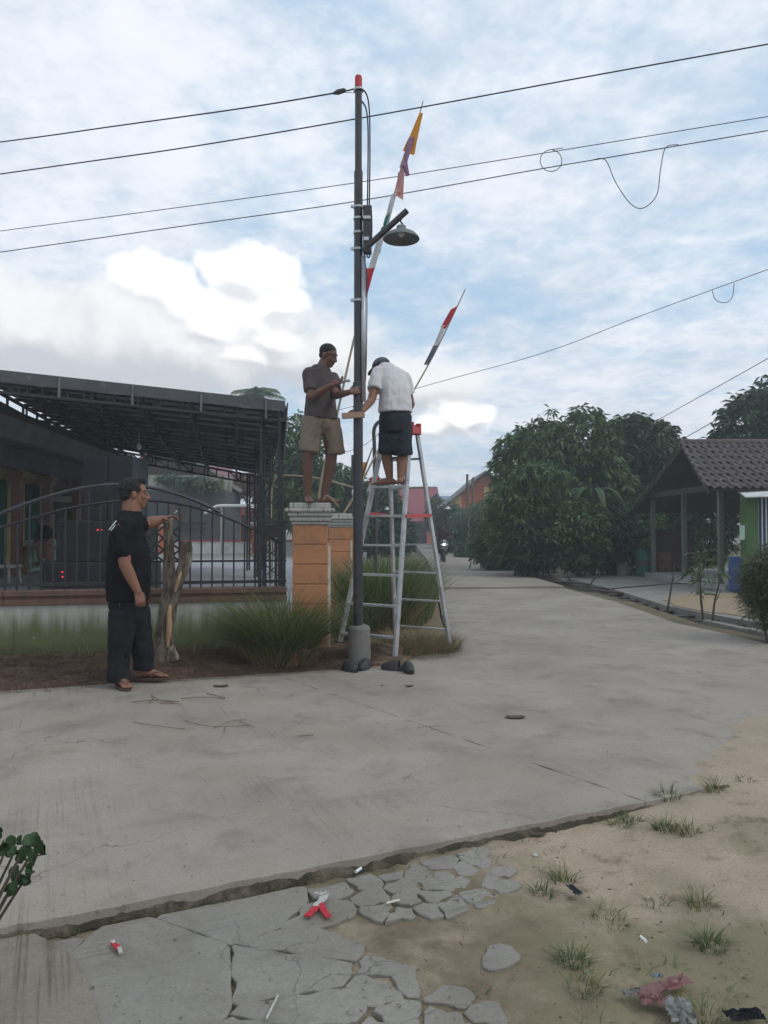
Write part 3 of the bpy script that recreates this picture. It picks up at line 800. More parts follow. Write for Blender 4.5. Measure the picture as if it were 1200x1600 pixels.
mb.add([q[0], q[1], q[1] - V((0, 0, .10)), q[0] - V((0, 0, .10)), q[0] - V((.04, 0, 0)), q[1] - V((.04, 0, 0)), q[1] - V((.04, 0, .10)), q[0] - V((.04, 0, .10))],
       [(0, 1, 2, 3), (4, 7, 6, 5), (0, 4, 5, 1), (3, 2, 6, 7), (0, 3, 7, 4), (1, 5, 6, 2)])
mb.build('eave_board', m_iron, ph)
mb = MB(); mb.slab(ev(ya, z_e - .10), ev(yb, z_e - .10), ev(yb, z_e - .42, -.16), ev(ya, z_e - .42, -.16), .05); mb.build('fascia', m_fascia, ph)
mb = MB(); mb.slab(ev(ya, z_e - .43, -.12), ev(yb, z_e - .43, -.12), ev(yb, z_e - .47, -3.4), ev(ya, z_e - .47, -3.4), .05); mb.build('soffit', m_soffit, ph)
mb = MB(); a, b = ev(ya, z_e - .66, -.62), ev(yb, z_e - .66, -.62); mb.beam(a, b, .22, .42); mb.build('porch_beam', m_soffit, ph)
mb = MB(); mb.prism([ev(ya, 0, -.3), ev(yb + .4, 0, -.3), ev(yb + .4, 0, -4), ev(ya, 0, -4)], YZ - .05, YZ + .16); mb.build('porch_floor', m_tilefloor, ph)
for px in (27, 74, 120, -30):
    # columns stand on the line dx = -.62
    k = ray(px, 800); k = k.x / k.y; y = (-6.42 - .62 + .0745 * 12.4) / (k + .0745); c = ev(y, 0, -.62)
    mb = MB(); mb.box((c.x, c.y, (YZ + .16 + z_e - .86) / 2), (.17, .17, z_e - .86 - YZ - .16))
    co = mb.build('column', m_col, ph, bevel=.01)
    mb = MB(); mb.box((c.x, c.y, YZ + .24), (.26, .26, .16)); mb.build('column_base', m_col, co); mb = MB(); mb.box((c.x, c.y, z_e - 1.025), (.26, .24, .07)); mb.box((c.x, c.y, z_e - .952), (.34, .30, .09)); mb.build('capital', m_col, co)
wy0, wy1 = 16.0, 24.0
wx = -9.55
mb = MB(); mb.box((wx - .1, 13.8, 1.8), (.2, 13.6, 3.2)); mb.build('house_wall', m_yellow, ph)
mb = MB(); mb.box((wx + 1.2, 20.75, 1.8), (2.6, .2, 3.0)); mb.build('end_wall', m_oldplaster, ph)
mb = MB(); mb.box((wx + .56, 20.63, 2.2), (.58, .06, .17)); mb.build('daylight_panel', m_white, ph)  # solid white panel, painted in for daylight showing through an opening
for yc, w_ in ((18.15, .8), (19.9, .8)):
    d = MB(); d.box((wx + .03, yc, YZ + 1.22), (.08, w_, 2.1)); dd = d.build('door', m_green, ph)
    for k in range(5):
        d = MB(); d.box((wx + .085, yc - w_ / 2 + w_ * (k + .5) / 5, YZ + 1.22), (.03, w_ / 5 - .03, 1.95)); d.build('door_board', m_green, dd)
    d = MB(); d.box((wx + .02, yc - w_ / 2 - .04, YZ + 1.25), (.12, .06, 2.2)); d.box((wx + .02, yc + w_ / 2 + .04, YZ + 1.25), (.12, .06, 2.2)); d.build('door_frame', m_yellow, dd)
ca, cb_ = ev(15.0, 0, -.62), ev(17.0, 0, -.62)
mb = MB(); mb.beam(ca + V((0, 0, YZ + .78)), cb_ + V((0, 0, YZ + .78)), .14, .07); mb.beam(ca + V((0, 0, YZ + .20)), cb_ + V((0, 0, YZ + .20)), .12, .06)
mb.beam(ca + V((-.03, 0, YZ + .48)), cb_ + V((-.03, 0, YZ + .48)), .03, .55); br = mb.build('balustrade', m_mint, ph)
for k in range(9):
    q = lerp(ca, cb_, (k + .5) / 9); mb = MB(); mb.lathe((q.x + .01, q.y, YZ + .23), [(.035, 0), (.05, .08), (.03, .25), (.055, .38), (.035, .52)], 8, closed=True); mb.build('baluster', m_mint, br)

# ---- metal roofed marquee over the yard
m_tinunder = mat('tin_roof', (.36, .34, .37), (.29, .27, .30), 2, .6, .1, 25, dirt=(.15, .14, .15))
m_frame = mat('marquee_frame', (.022, .02, .022), (.03, .028, .03), 8, .6, .05)
m_valance = mat('valance_sheet', (.085, .088, .09), (.06, .063, .066), 3, .7, .1, dirt=(.16, .16, .155), dscale=5, dlo=.58, dhi=.72)
FL_, FR_ = P(-150, 567, 10.6), P(446, 631, 13.0)
BL_, BR_ = P(150, 694, 19.5), P(414, 742, 19.5)
FL_ = P(-50, 577.5, 11.3)
mq = T('metal_marquee', 'big dark metal-roofed marquee on lattice legs over the yard', 'marquee', (-3, 14, YZ))
NPAN = 16
for k in range(NPAN):
    t0, t1 = k / NPAN, (k + 1) / NPAN
    a, b, c, d = lerp(FL_, BL_, t0), lerp(FR_, BR_, t0), lerp(FR_, BR_, t1), lerp(FL_, BL_, t1)
    lap = V((0, 0, .012))
    mb = MB(); mb.slab(a + lap, b + lap, c, d, .012); mb.build('roof_sheet', m_tinunder, mq)
    mb = MB(); mb.beam(a - V((0, 0, .05)), b - V((0, 0, .05)), .05, .05); mb.build('purlin', m_frame, mq)
for k in range(7):
    t = (k + .02) / 6.04; a, b = lerp(FL_, FR_, t), lerp(BL_, BR_, t)
    mb = MB(); dz = V((0, 0, .09)); dl = V((0, 0, .26))
    mb.beam(a - dz, b - dz, .05, .05); mb.beam(a - dl, b - dl, .045, .045)
    for j in range(11):
        p, q = lerp(a, b, j / 10), lerp(a, b, min(1, (j + 1) / 10)); mb.beam(p - dz, p - dl, .035, .035, V((0, 1, 0)))
    mb.build('truss', m_frame, mq)
# trusses across, hung under the sheet
for t in (.0, .33, .66, .99):
    a, b = lerp(FL_, BL_, t), lerp(FR_, BR_, t); mb = MB(); dz, dl = V((0, 0, .09)), V((0, 0, .30))
    mb.beam(a - dz, b - dz, .05, .05); mb.beam(a - dl, b - dl, .045, .045)
    for j in range(15):
        p, q = lerp(a, b, j / 14), lerp(a, b, min(1, (j + 1) / 14)); mb.beam(p - dz, p - dl, .03, .03, V((0, 1, 0)))
        if j % 2: mb.beam(p - dz, q - dl, .03, .03, V((0, 1, 0)))
    mb.build('cross_truss', m_frame, mq)
for k in range(9):
    t0, t1 = k / 9, (k + 1) / 9; a, b = lerp(FL_, FR_, t0), lerp(FL_, FR_, t1); o = V((0, -.06, 0))
    mb = MB(); mb.slab(a + o + V((0, 0, .04)), b + o + V((0, 0, .04)), b + o - V((0, 0, .15 + .01 * (k % 2))), a + o - V((0, 0, .15)), .01)
    mb.build('valance', m_valance, mq)
    if k % 2 == 0:
        mb = MB(); p = lerp(a, b, .4) + o * 1.4; mb.beam(p + V((0, 0, .02)), p - V((0, 0, .30)), .03, .03, V((0, 1, 0))); mb.build('bracket', m_fascia, mq)
# side tarpaulin
mb = MB(); a, b = FR_ + V((.03, 0, .02)), lerp(FR_, BR_, .16) + V((.03, 0, 0)); mb.slab(a, b, b - V((.1, 0, .75)), a - V((.06, 0, 1.0)), .02); mb.build('side_tarp', m_valance, mq)
def lattice_leg(px, y, zt):
    c = P(px, 800, y); mb = MB(); s_ = .16
    cs = [(-1, -1), (1, -1), (1, 1), (-1, 1)]
    for (a, b) in cs: mb.box((c.x + a * s_, c.y + b * s_, (YZ + zt) / 2), (.04, .04, zt - YZ))
    z = YZ + .15
    while z < zt - .2:
        for i in range(4):
            a, b = cs[i], cs[(i + 1) % 4]
            mb.beam((c.x + a[0] * s_, c.y + a[1] * s_, z), (c.x + b[0] * s_, c.y + b[1] * s_, z + (.0 if i % 2 else .28)), .018, .018)
        z += .3
    mb.build('lattice_leg', m_frame, mq)
lattice_leg(424, 13.1, 3.45); lattice_leg(398, 19.0, 2.75); lattice_leg(190, 19.2, 3.3); lattice_leg(412, 16, 3.1)
# bulb hanging in the marquee
mb = MB(); bp_ = P(217, 698, 15); mb.tube([bp_ + V((0, 0, .55)), bp_ + V((0, 0, .06))], .006, 5); mb.ell(bp_, (.05, .05, .07)); mb.build('hanging_bulb', m_white, loc=tuple(bp_), label='unlit white bulb hanging under the marquee roof', cat='bulb')

# ---- loudspeakers
m_cab = mat('speaker_cabinet_paint', (.020, .021, .026), (.028, .029, .034), 10, .6, .1, 80)
m_grille = mat('speaker_grille', (.010, .010, .012), (.018, .018, .02), 40, .5, .2, 120)
m_led = glow('red_led', (1, .05, .06), .5)
m_fascia2 = mat('cone_grey', (.20, .205, .21), (.15, .155, .16), 8, .5, .1)
m_sidecab = mat('cabinet_side', (.05, .062, .078), (.04, .05, .065), 6, .5, .05)
def cabinet(x0, x1, y, z0, z1, label, drivers, leds=None, depth=.75):
    c = T('loudspeaker', label, 'speaker', ((x0 + x1) / 2, y, z0), 'stacked loudspeakers behind the fence')
    w = x1 - x0; h = z1 - z0
    mb = MB(); mb.box(((x0 + x1) / 2, y + depth / 2, (z0 + z1) / 2), (w - .01, depth, h - .01)); mb.build('cabinet', m_cab, c, bevel=.012)
    mb = MB(); mb.box(((x0 + x1) / 2, y - .006, (z0 + z1) / 2), (w - .08, .02, h - .08)); mb.build('front_panel', m_grille, c)
    for (fx, fz, r) in drivers:
        mb = MB(); mb.lathe((x0 + w * fx, y - .016, z0 + h * fz), [(r, 0), (r, .02), (r * .88, .022), (r * .5, -.0), (r * .2, .006), (.001, .012)], 20, V((0, -1, 0))); mb.build('driver', m_fascia2, c)
    for (fx, fz) in leds or []:
        mb = MB(); mb.box((x0 + w * fx, y - .02, z0 + h * fz), (.032, .012, .022)); mb.build('red_light', m_led, c)
    for fx in (.04, .96):
        mb = MB(); mb.box((x0 + w * fx, y - .005, z0 + h / 2), (.03, .03, .22)); mb.build('handle', m_iron, c)
    return c
SY = 12.3
def sx_(px): return P(px, 800, SY).x
def sz_(py): return P(100, py, SY).z
cabinet(sx_(66), sx_(232), SY, YZ, sz_(878), 'lowest and widest black loudspeaker of the stack, resting on the paving', [(.28, .5, .2), (.72, .5, .2)], [(.20, .66), (.203, .50)])
cabinet(sx_(86), sx_(226), SY + .03, sz_(878), sz_(813), 'middle black loudspeaker of the stack with two red lights', [(.3, .45, .26), (.75, .45, .26)], [(.475, .77), (.515, .77)])
cabinet(sx_(126), sx_(165), SY + .06, sz_(813), sz_(712), 'upper black loudspeaker of the stack, on the porch side', [(.5, .72, .15), (.5, .27, .15)])
b = cabinet(sx_(165.5), sx_(205), SY + .06, sz_(813), sz_(712), 'upper black loudspeaker of the stack, next to the bulb, with slate-grey flank', [(.5, .72, .15), (.5, .27, .15)])
mb = MB(); xx = sx_(205) + .003; mb.box((xx + .012, SY + .06 + .36, (sz_(813) + sz_(712)) / 2), (.03, .70, sz_(712) - sz_(813) - .03)); mb.build('side_panel', m_sidecab, b)
# loose chair by the porch
ch = T('porch_chair', 'grey plastic chair on the paving below the first porch column', 'chair', tuple(G(4, 925, YZ)))
c0 = V(ch.location)
mb = MB(); mb.box(c0 + V((0, 0, .42)), (.44, .42, .04)); mb.build('seat', m_fascia, ch)
for a in (-1, 1):
    for b in (-1, 1):
        mb = MB(); mb.beam(c0 + V((a * .22, b * .2, 0)), c0 + V((a * .18, b * .17, .41)), .03, .03, V((0, 1, 0))); mb.build('leg', m_fascia, ch)
mb = MB(); mb.slab(c0 + V((-.22, .2, .44)), c0 + V((-.22, -.2, .44)), c0 + V((-.27, -.2, .74)), c0 + V((-.27, .2, .74)), .03); mb.build('backrest', m_fascia, ch)
# ================================================================ the steel pole and what is fixed to it
PY = 7.25
px0 = P(559.5, 800, PY).x
pole = T('street_light_pole', 'tall dark steel pole with a red tip, a side arm and a wide hanging lamp', 'light pole', (px0, PY, .3))
def pz(py): return P(560, py, PY).z
mb = MB(); mb.tube([(px0, PY, .0), (px0, PY, pz(600)), ], .047, 16); mb.build('lower_tube', m_pole, pole, smooth=False)
mb = MB(); mb.tube([(px0, PY, pz(602)), (px0, PY, pz(268))], .043, 16); mb.lathe((px0, PY, pz(606)), [(.049, 0), (.053, .01), (.053, .05), (.045, .06)], 16); mb.build('middle_tube', m_pole, pole)
mb = MB(); mb.tube([(px0, PY, pz(270)), (px0, PY, pz(138))], .035, 14); mb.lathe((px0, PY, pz(276)), [(.044, 0), (.044, .02), (.036, .05)], 14); mb.build('upper_tube', m_pole, pole)
mb = MB(); mb.lathe((px0, PY, pz(140)), [(.036, 0), (.036, .12), (.032, .135), (.001, .14)], 14); mb.build('red_tip', m_redtip, pole, smooth=False)
for py in (141, 324, 342, 364, 390, 470, 604):
    mb = MB(); mb.lathe((px0, PY, pz(py) - .012), [(.046, 0), (.051, .002), (.051, .022), (.046, .024)], 16)
    if py in (324, 470, 390): mb.box((px0 - .058, PY - .02, pz(py)), (.035, .02, .026)); mb.tube([(px0 - .075, PY - .02, pz(py)), (px0 - .055, PY - .02, pz(py))], .008, 6)
    mb.build('clamp_band', m_steel, pole)
# conduit and channel running down the east face
mb = MB(); mb.tube([(px0 + .052, PY - .03, pz(402)), (px0 + .052, PY - .03, pz(628))], .024, 10); mb.build('conduit', m_steel, pole, smooth=True)
mb = MB(); mb.tube(bez([(px0 + .06, PY - .03, pz(400)), (px0 + .085, PY - .03, pz(440)), (px0 + .083, PY - .03, pz(540)), (px0 + .075, PY - .03, pz(590)), (px0 + .06, PY - .03, pz(606))], 5), .006, 6); mb.build('earth_cable', m_rail, pole)
# fuse box
bx = P(574, 360, PY - .02)
mb = MB(); mb.box((bx.x, PY - .03, (pz(325) + pz(398)) / 2), (.085, .09, pz(325) - pz(398))); mb.build('fuse_box', m_rail, pole, bevel=.008)
mb = MB(); mb.box((bx.x - .002, PY - .083, pz(345)), (.07, .012, .03)); mb.box((bx.x - .01, PY - .083, pz(378)), (.05, .012, .035)); mb.build('box_bracket', m_steel, pole)
for pts in ([(562, 138), (572, 146), (577, 172), (578, 240), (577, 322)], [(565, 158), (572, 170), (575, 200), (575, 260), (574, 322)], [(580, 322), (581, 360), (578, 398), (574, 402)], [(575, 345), (570, 370), (574, 402)]):
    mb = MB(); mb.tube(bez([P(a, b, PY - .06) for a, b in pts], 5), .008, 6); mb.build('drop_cable', m_cable, pole)
mb = MB(); mb.tube([P(568, 391, PY - .05), P(636, 329, PY - .12)], .030, 12); mb.build('side_arm', m_pole, pole)
lc = P(627, 374, PY - .11)
mb = MB(); mb.tube(bez([P(629, 336, PY - .11), P(626, 346, PY - .11), P(629, 350, PY - .11), P(628, 356, PY - .11)], 4), .008, 6); mb.build('hook', m_iron, pole)
mb = MB(); r_ = .178; mb.lathe(lc, [(r_, 0), (r_ * .985, .012), (r_ * .8, .05), (r_ * .5, .078), (.05, .095), (.045, .13), (.02, .135)], 32)
mb.lathe(lc, [(r_ * .97, .004), (r_ * .78, .044), (r_ * .48, .07), (.001, .085)], 32); lamp = mb.build('lamp_shade', m_shade, pole, smooth=True)
mb = MB(); mb.lathe(lc, [(.002, .03), (.025, .034), (.034, .055), (.022, .085)], 14); mb.build('bulb', m_white, lamp, smooth=True)
# concrete drum the pole stands in
dx = P(561, 1000, PY).x
drum = MB(); drum.lathe((dx, PY, -.05), [(.118, 0), (.116, .2), (.112, .40), (.10, .425), (.06, .435), (.001, .445)], 28, closed=False)
for i, v in enumerate(drum.v):
    if v.z > .1: drum.v[i] = v + V((nz2(v.x * 3, v.y * 3 + v.z * 3, 3) * .012, 0, nz2(v.x, v.y, 9) * .02))
drum.build('concrete_drum', m_block, loc=(dx, PY, -.05), smooth=False, label='stained concrete drum that the dark pole is set in', cat='concrete block')

# ---- overhead wires
def wire(name, pts, r, label, Ys, m=m_cable, ext=True):
    q = [P(a, b, y) for (a, b), y in zip(pts, Ys)]
    if ext:
        q = [q[0] + (q[0] - q[1]) * 4] + q + [q[-1] + (q[-1] - q[-2]) * 3]
    mb = MB(); mb.tube(bez(q, 6), r, 6); return mb.build(name, m, loc=tuple(q[1]), label=label, cat='wire', group='overhead wires')
w = wire('overhead_wire', [(0, 222), (180, 197), (380, 169), (525, 145)], .008, 'wire ending at the red tip of the pole', [9.5, 8.8, 8.0, 7.35], ext=False)
q = [P(-400, 272, 11), P(0, 222, 9.5), P(180, 197, 8.8), P(380, 169, 8.0), P(522, 145.5, 7.35), P(553, 139, 7.25)]
bpy.data.objects.remove(w); mb = MB(); mb.tube(bez(q, 5), .0075, 6)
w = mb.build('overhead_wire', m_cable, loc=tuple(q[-1]), label='topmost wire, ending at the red tip of the pole', cat='wire', group='overhead wires')
mb = MB(); mb.tube([P(521, 146, 7.35), P(528, 144, 7.33), P(538, 141, 7.3), P(540, 140, 7.3)], [.012, .026, .022, .01], 8); mb.build('wire_clamp', m_rail, w)
mb = MB(); mb.tube([P(536, 144.5, 7.3), P(554, 145, 7.25)], .003, 5); mb.build('tie_wire', m_cable, w)
wire('overhead_wire', [(0, 272), (300, 229), (600, 178), (900, 123), (1200, 69)], .0075, 'thick wire passing unbroken behind the pole below its red tip', [9.4, 9, 8.6, 8.2, 7.8])
w = wire('overhead_wire', [(0, 361), (280, 324), (560, 285), (845, 240), (1200, 182)], .005, 'thin wire with a small closed loop, third from the top', [10.4, 10, 9.6, 9.2, 8.8])
mb = MB(); mb.tube([P(861 + 17 * math.cos(a) , 251 + 17 * math.sin(a), 9.2) for a in np.linspace(-1.5, 4.6, 24)] + [P(880, 231, 9.2)], .005, 5, up=V((0, 1, 0))); mb.build('wire_loop', m_cable, w)
w = wire('overhead_wire', [(0, 394), (280, 354), (560, 314), (850, 263), (945, 247), (1200, 204)], .006, 'lowest long wire, with a slack bight hanging from it', [10.4, 10, 9.6, 9.2, 9.1, 8.8])
mb = MB(); mb.tube(bez([P(925, 250, 9.1), P(946, 250, 9.1), P(962, 285, 9.1), P(985, 318, 9.1), P(1005, 325, 9.1), P(1026, 305, 9.1), P(1032, 265, 9.1), P(1040, 231, 9.1), P(1060, 226, 9.1)], 6), .0055, 6, up=V((0, 1, 0))); mb.build('slack_bight', m_cable, w)
w = wire('overhead_wire', [(440, 708), (500, 712), (575, 700), (650, 607), (850, 551), (1000, 494), (1200, 421)][3:], .006, 'thin wire rising from behind the capped man towards the east', [16, 14.5, 13.5, 12])
mb = MB(); mb.tube(bez([P(1113, 454, 12.7), P(1118, 468, 12.7), P(1132, 473, 12.7), P(1144, 465, 12.7), P(1147, 442, 12.7)], 5), .006, 5, up=V((0, 1, 0))); mb.build('wire_loop', m_cable, w)
wire('overhead_wire', [(440, 712), (500, 710), (570, 695), (640, 625)], .006, 'thin wire low behind the legs of the two men at the pole', [18, 17, 16.5, 16], ext=False)
wire('overhead_wire', [(1048, 645), (1120, 605), (1200, 560)], .008, 'thin wire climbing above the mango trees', [19, 17, 15])
wire('overhead_wire', [(1060, 690), (1095, 670), (1130, 650)], .010, 'short steep wire between the mango crown and the tiled roof', [21, 19.5, 18])

# ---- ladder
lad = T('step_ladder', 'tall aluminium double-sided step ladder with red braces', 'ladder', (.12, 7.88, 0))
cap_c = V((.17, 7.86, P(625, 672, 7.86).z)); lu = V((.82, -.57, 0)).normalized(); lf = V((-.57, -.82, 0)).normalized()
ft = {('f', -1): V((P(530, 1008, 7.72).x, 7.72, P(530, 1010, 7.72).z)), ('f', 1): V((.107, 7.36, .0)), ('b', -1): V((.13, 8.36, .035)), ('b', 1): V((.715, 8.0, .035))}
tp = {}
for s_ in (-1, 1):
    tp[('f', s_)] = cap_c + lu * (.165 * s_) + lf * .055 - V((0, 0, .03)); tp[('b', s_)] = cap_c + lu * (.18 * s_) - lf * .055 - V((0, 0, .03))
for k in ft:
    mb = MB(); a, b = ft[k], tp[k]; nrm = lf
    mb.beam(a, b, .058 if k[0] == 'f' else .05, .026, lu); mb.build('rail', m_alu, lad)
    mb = MB(); mb.beam(a + V((0, 0, .0)), lerp(a, b, .022), .066, .036, lu); mb.build('rubber_foot', m_rubber, lad)
for side in 'fb':
    zs = [.24 + .305 * i for i in range(7)]
    for z in zs:
        ends = []
        for s_ in (-1, 1):
            a, b = ft[(side, s_)], tp[(side, s_)]; t = (z - a.z) / (b.z - a.z); ends.append(lerp(a, b, t))
        off = lf * (.008 if side == 'f' else -.008)
        mb = MB(); mb.beam(ends[0] + off, ends[1] + off, .062 if side == 'f' else .04, .022 if side == 'f' else .018)
        mb.build('rung', m_alu, lad)
for s_ in (-1, 1):
    z = 1.475; a = lerp(ft[('f', s_)], tp[('f', s_)], z / 2.38); b = lerp(ft[('b', s_)], tp[('b', s_)], z / 2.38)
    mb = MB(); mb.beam(a + lu * .02 * s_, b + lu * .02 * s_, .012, .034); mb.build('red_brace', m_redpl, lad)
mb = MB()
mb.box(cap_c + V((0, 0, -.045)), (.40, .17, .02), (lu, lf, V((0, 0, 1))))
for s_ in (-1, 1):
    mb.box(cap_c + lu * (.19 * s_) + V((0, 0, -.015)), (.045, .17, .07), (lu, lf, V((0, 0, 1))))
    mb.box(cap_c + lu * (.19 * s_) + lf * .07 + V((0, 0, .0)), (.05, .03, .12), (lu, lf, V((0, 0, 1))))
    mb.box(cap_c + lu * (.19 * s_) - lf * .07 + V((0, 0, .0)), (.05, .03, .12), (lu, lf, V((0, 0, 1))))
mb.box(cap_c + lf * .078 + V((0, 0, .035)), (.40, .012, .03), (lu, lf, V((0, 0, 1)))); mb.box(cap_c - lf * .078 + V((0, 0, .035)), (.40, .012, .03), (lu, lf, V((0, 0, 1))))
mb.build('top_hinge', m_redpl, lad)

# ================================================================ people
def skinobj(mb, name, m, parent, voxel=.006, smooth=4, wr=0, wsc=8, label=None, seed=0, disp=None):
    """union of the rough solids as one continuous surface."""
    me = mb.mesh(name + '_rough', m, org(parent)); tmp = bpy.data.objects.new('tmp', me); COL.objects.link(tmp)
    r = tmp.modifiers.new('r', 'REMESH'); r.mode = 'VOXEL'; r.voxel_size = voxel; r.use_smooth_shade = True
    s = tmp.modifiers.new('s', 'SMOOTH'); s.factor = .5; s.iterations = smooth
    dg = bpy.context.evaluated_depsgraph_get(); dg.update(); ev_ = tmp.evaluated_get(dg)
    out = bpy.data.meshes.new_from_object(ev_); out.name = name
    bpy.data.objects.remove(tmp); bpy.data.meshes.remove(me)
    if wr or disp:
        for v in out.vertices:
            p = v.co; d = 0
            if wr: d = (mn.noise(V((p.x * wsc, p.y * wsc, p.z * wsc * .55 + seed))) + .6 * (.5 - abs(mn.noise(V((p.x * wsc * 2.1, p.y * wsc * 2.1, p.z * wsc * 1.3 + seed + 5)))) * 2)) * wr
            
            if wr: d += (.5 - abs(mn.noise(V((p.x * wsc * 1.3 + p.z * 5, p.y * wsc * 1.3, p.z * wsc * .9 - p.x * 6 + seed)))) * 1.6) * wr * .55 + mn.noise(V((p.x * wsc * 4, p.y * wsc * 4, p.z * wsc * 2.4 + seed))) * wr * .22
            v.co = p + v.normal * d
    out.polygons.foreach_set('use_smooth', [True] * len(out.polygons)); out.update()
    ob = bpy.data.objects.new(name, out); COL.objects.link(ob); ob.parent = parent; ORG[ob.name] = org(parent)
    if not out.materials: out.materials.append(m)
    return tag(ob, label)
def ring(c, side, fwd, w, d, n=18, sq=2.3):
    out = []
    for k in range(n):
        t = 2 * math.pi * k / n; ct, st = math.cos(t), math.sin(t)
        r = (abs(ct) ** sq + abs(st) ** sq) ** (-1 / sq)
        out.append(V(c) + side * (w * ct * r) + fwd * (d * st * r))
    return out
def limb(mb, pts, rad, n=12):
    mb.tube(pts, rad, n)
    for p, r in zip(pts, rad): mb.ell(p, r * 1.0 if not isinstance(r, tuple) else max(r), n=10, m=7)
def sleeve(t, sh, el, fr, ra, rb):
    e = lerp(sh, el, fr); t.tube([sh, lerp(sh, e, .5), e, e + (e - sh) * .02], [ra, ra * 1.02, rb, rb], 14); t.ell(sh, ra, n=14, m=9)
def hand(mb, w, d, nrm, thumb, curl=.5, sc=1.0, spread=.0, thumb_out=.8):
    """w wrist, d pointing direction, nrm palm normal (the way fingers curl), thumb side vector."""
    d = d.normalized(); nrm = (nrm - d * nrm.dot(d)).normalized(); s = thumb - d * thumb.dot(d); s = (s - nrm * s.dot(nrm)).normalized()
    mb.tube([w - d * .02 * sc, w + d * .02 * sc, w + d * .06 * sc, w + d * .09 * sc], [(.026 * sc, .02 * sc), (.036 * sc, .017 * sc), (.042 * sc, .016 * sc), (.038 * sc, .012 * sc)], 10, up=nrm)
    for i, (o, L_) in enumerate(((.031, .068), (.011, .078), (-.010, .072), (-.030, .055))):
        p = w + d * (.085 * sc) + s * (o * sc); ang = curl * (.6 + .12 * i); pts = [p - d * .02 * sc]; rr = [.0095 * sc]
        dd = (d + s * (o * spread * 8)).normalized(); a = 0
        for seg, f in enumerate((.45, .32, .23)):
            pts.append(p); rr.append((.0092, .0085, .0078)[seg] * sc)
            a += ang * (.8 if seg == 0 else 1.0); p = p + (dd * math.cos(a) + nrm * math.sin(a)) * (L_ * f * sc)
        pts.append(p); rr.append(.0068 * sc); mb.tube(pts, rr, 8); mb.ell(p, .0068 * sc, n=8, m=6)
    p = w + d * .025 * sc + s * .03 * sc; td = (d * .65 + s * thumb_out + nrm * (.25 + curl * .35)).normalized(); p2 = p + td * .042 * sc
    p3 = p2 + (td + d * .4 + nrm * curl * .5).normalized() * .03 * sc
    mb.tube([p - td * .01, p, p2, p3], [.014 * sc, .0135 * sc, .0105 * sc, .008 * sc], 8); mb.ell(p3, .008 * sc, n=8, m=6)
def foot(mb, a, d, side_in, z):
    """bare foot below ankle a, pointing along d on a floor at height z."""
    d = V((d.x, d.y, 0)).normalized(); s = V((-d.y, d.x, 0)); up = V((0, 0, 1)); f0 = V((a.x, a.y, z))
    mb.tube([f0 - d * .055 + up * .03, f0 + up * .038, f0 + d * .06 + up * .036, f0 + d * .11 + up * .026, f0 + d * .155 + up * .018],
            [(.024, .026), (.034, .038), (.036, .036), (.041, .026), (.040, .016)], 12, up=up)
    mb.ell(f0 - d * .045 + up * .026, (.034, .032, .027), (d, s, up)); mb.tube([V(a), f0 + up * .045], [.036, .036], 10)
    sg = 1 if s.dot(side_in) > 0 else -1
    for i, (o, L_, r_) in enumerate(((.030, .055, .0125), (.010, .05, .009), (-.006, .044, .0085), (-.021, .036, .008), (-.034, .028, .0075))):
        p = f0 + d * .150 + s * (o * sg) + up * .013; q = p + d * L_; q.z = z + r_ * .95
        mb.tube([p - d * .02, p + d * L_ * .5 + up * .003, q], [r_, r_ * 1.02, r_ * .85], 8); mb.ell(q, r_ * .88, n=8, m=6)
def head(mb, c, f, u, H=1.0):
    f = f.normalized(); r = f.cross(u).normalized(); u = r.cross(f).normalized(); A3 = (r, f, u)
    def at(a, b, d): return c + (r * a + f * b + u * d) * H
    mb.ell(at(0, -.012, .035), (.076 * H, .096 * H, .086 * H), A3, 16, 12)
    mb.ell(at(0, .022, -.035), (.062 * H, .066 * H, .075 * H), A3, 14, 10)
    mb.ell(at(0, .052, -.085), (.034 * H, .032 * H, .026 * H), A3)
    mb.ell(at(0, .0, -.07), (.055 * H, .055 * H, .04 * H), A3)
    mb.tube([at(0, .084, .022), at(0, .098, -.005), at(0, .110, -.026), at(0, .088, -.034)], [.010 * H, .012 * H, .017 * H, .012 * H], 8)
    for s_ in (-1, 1):
        mb.ell(at(.014 * s_, .094, -.030), .011 * H, n=8, m=6)
        mb.ell(at(.030 * s_, .074, .036), (.026 * H, .014 * H, .010 * H), A3)
        mb.ell(at(.045 * s_, .058, -.018), (.022 * H, .022 * H, .020 * H), A3)
        mb.ell(at(.077 * s_, -.012, -.006), (.010 * H, .021 * H, .032 * H), A3)
        mb.ell(at(.079 * s_, -.018, .008), (.012 * H, .014 * H, .016 * H), A3)
    mb.ell(at(0, .082, -.053), (.026 * H, .013 * H, .0075 * H), A3); mb.ell(at(0, .080, -.066), (.022 * H, .013 * H, .0085 * H), A3)
    return at, A3
def facebits(at, A3, H, parent, m_brow=None):
    for s_ in (-1, 1):
        mb = MB(); mb.ell(at(.030 * s_, .0735, .014), (.012 * H, .011 * H, .006 * H), A3); e = mb.build('eye', m_eye, parent, smooth=True)
        mb = MB(); mb.ell(at(.030 * s_, .0825, .014), (.0062 * H, .004 * H, .0055 * H), A3); mb.build('iris', m_hair, e, smooth=True)
        mb = MB(); mb.tube([at(.014 * s_, .0855, .036), at(.030 * s_, .0845, .042), at(.048 * s_, .072, .038)], [.003 * H, .004 * H, .002 * H], 6); mb.build('eyebrow', m_hair, parent)
m_eye = mat('eye_white', (.22, .19, .17), (.2, .17, .15), 20, .3, 0)

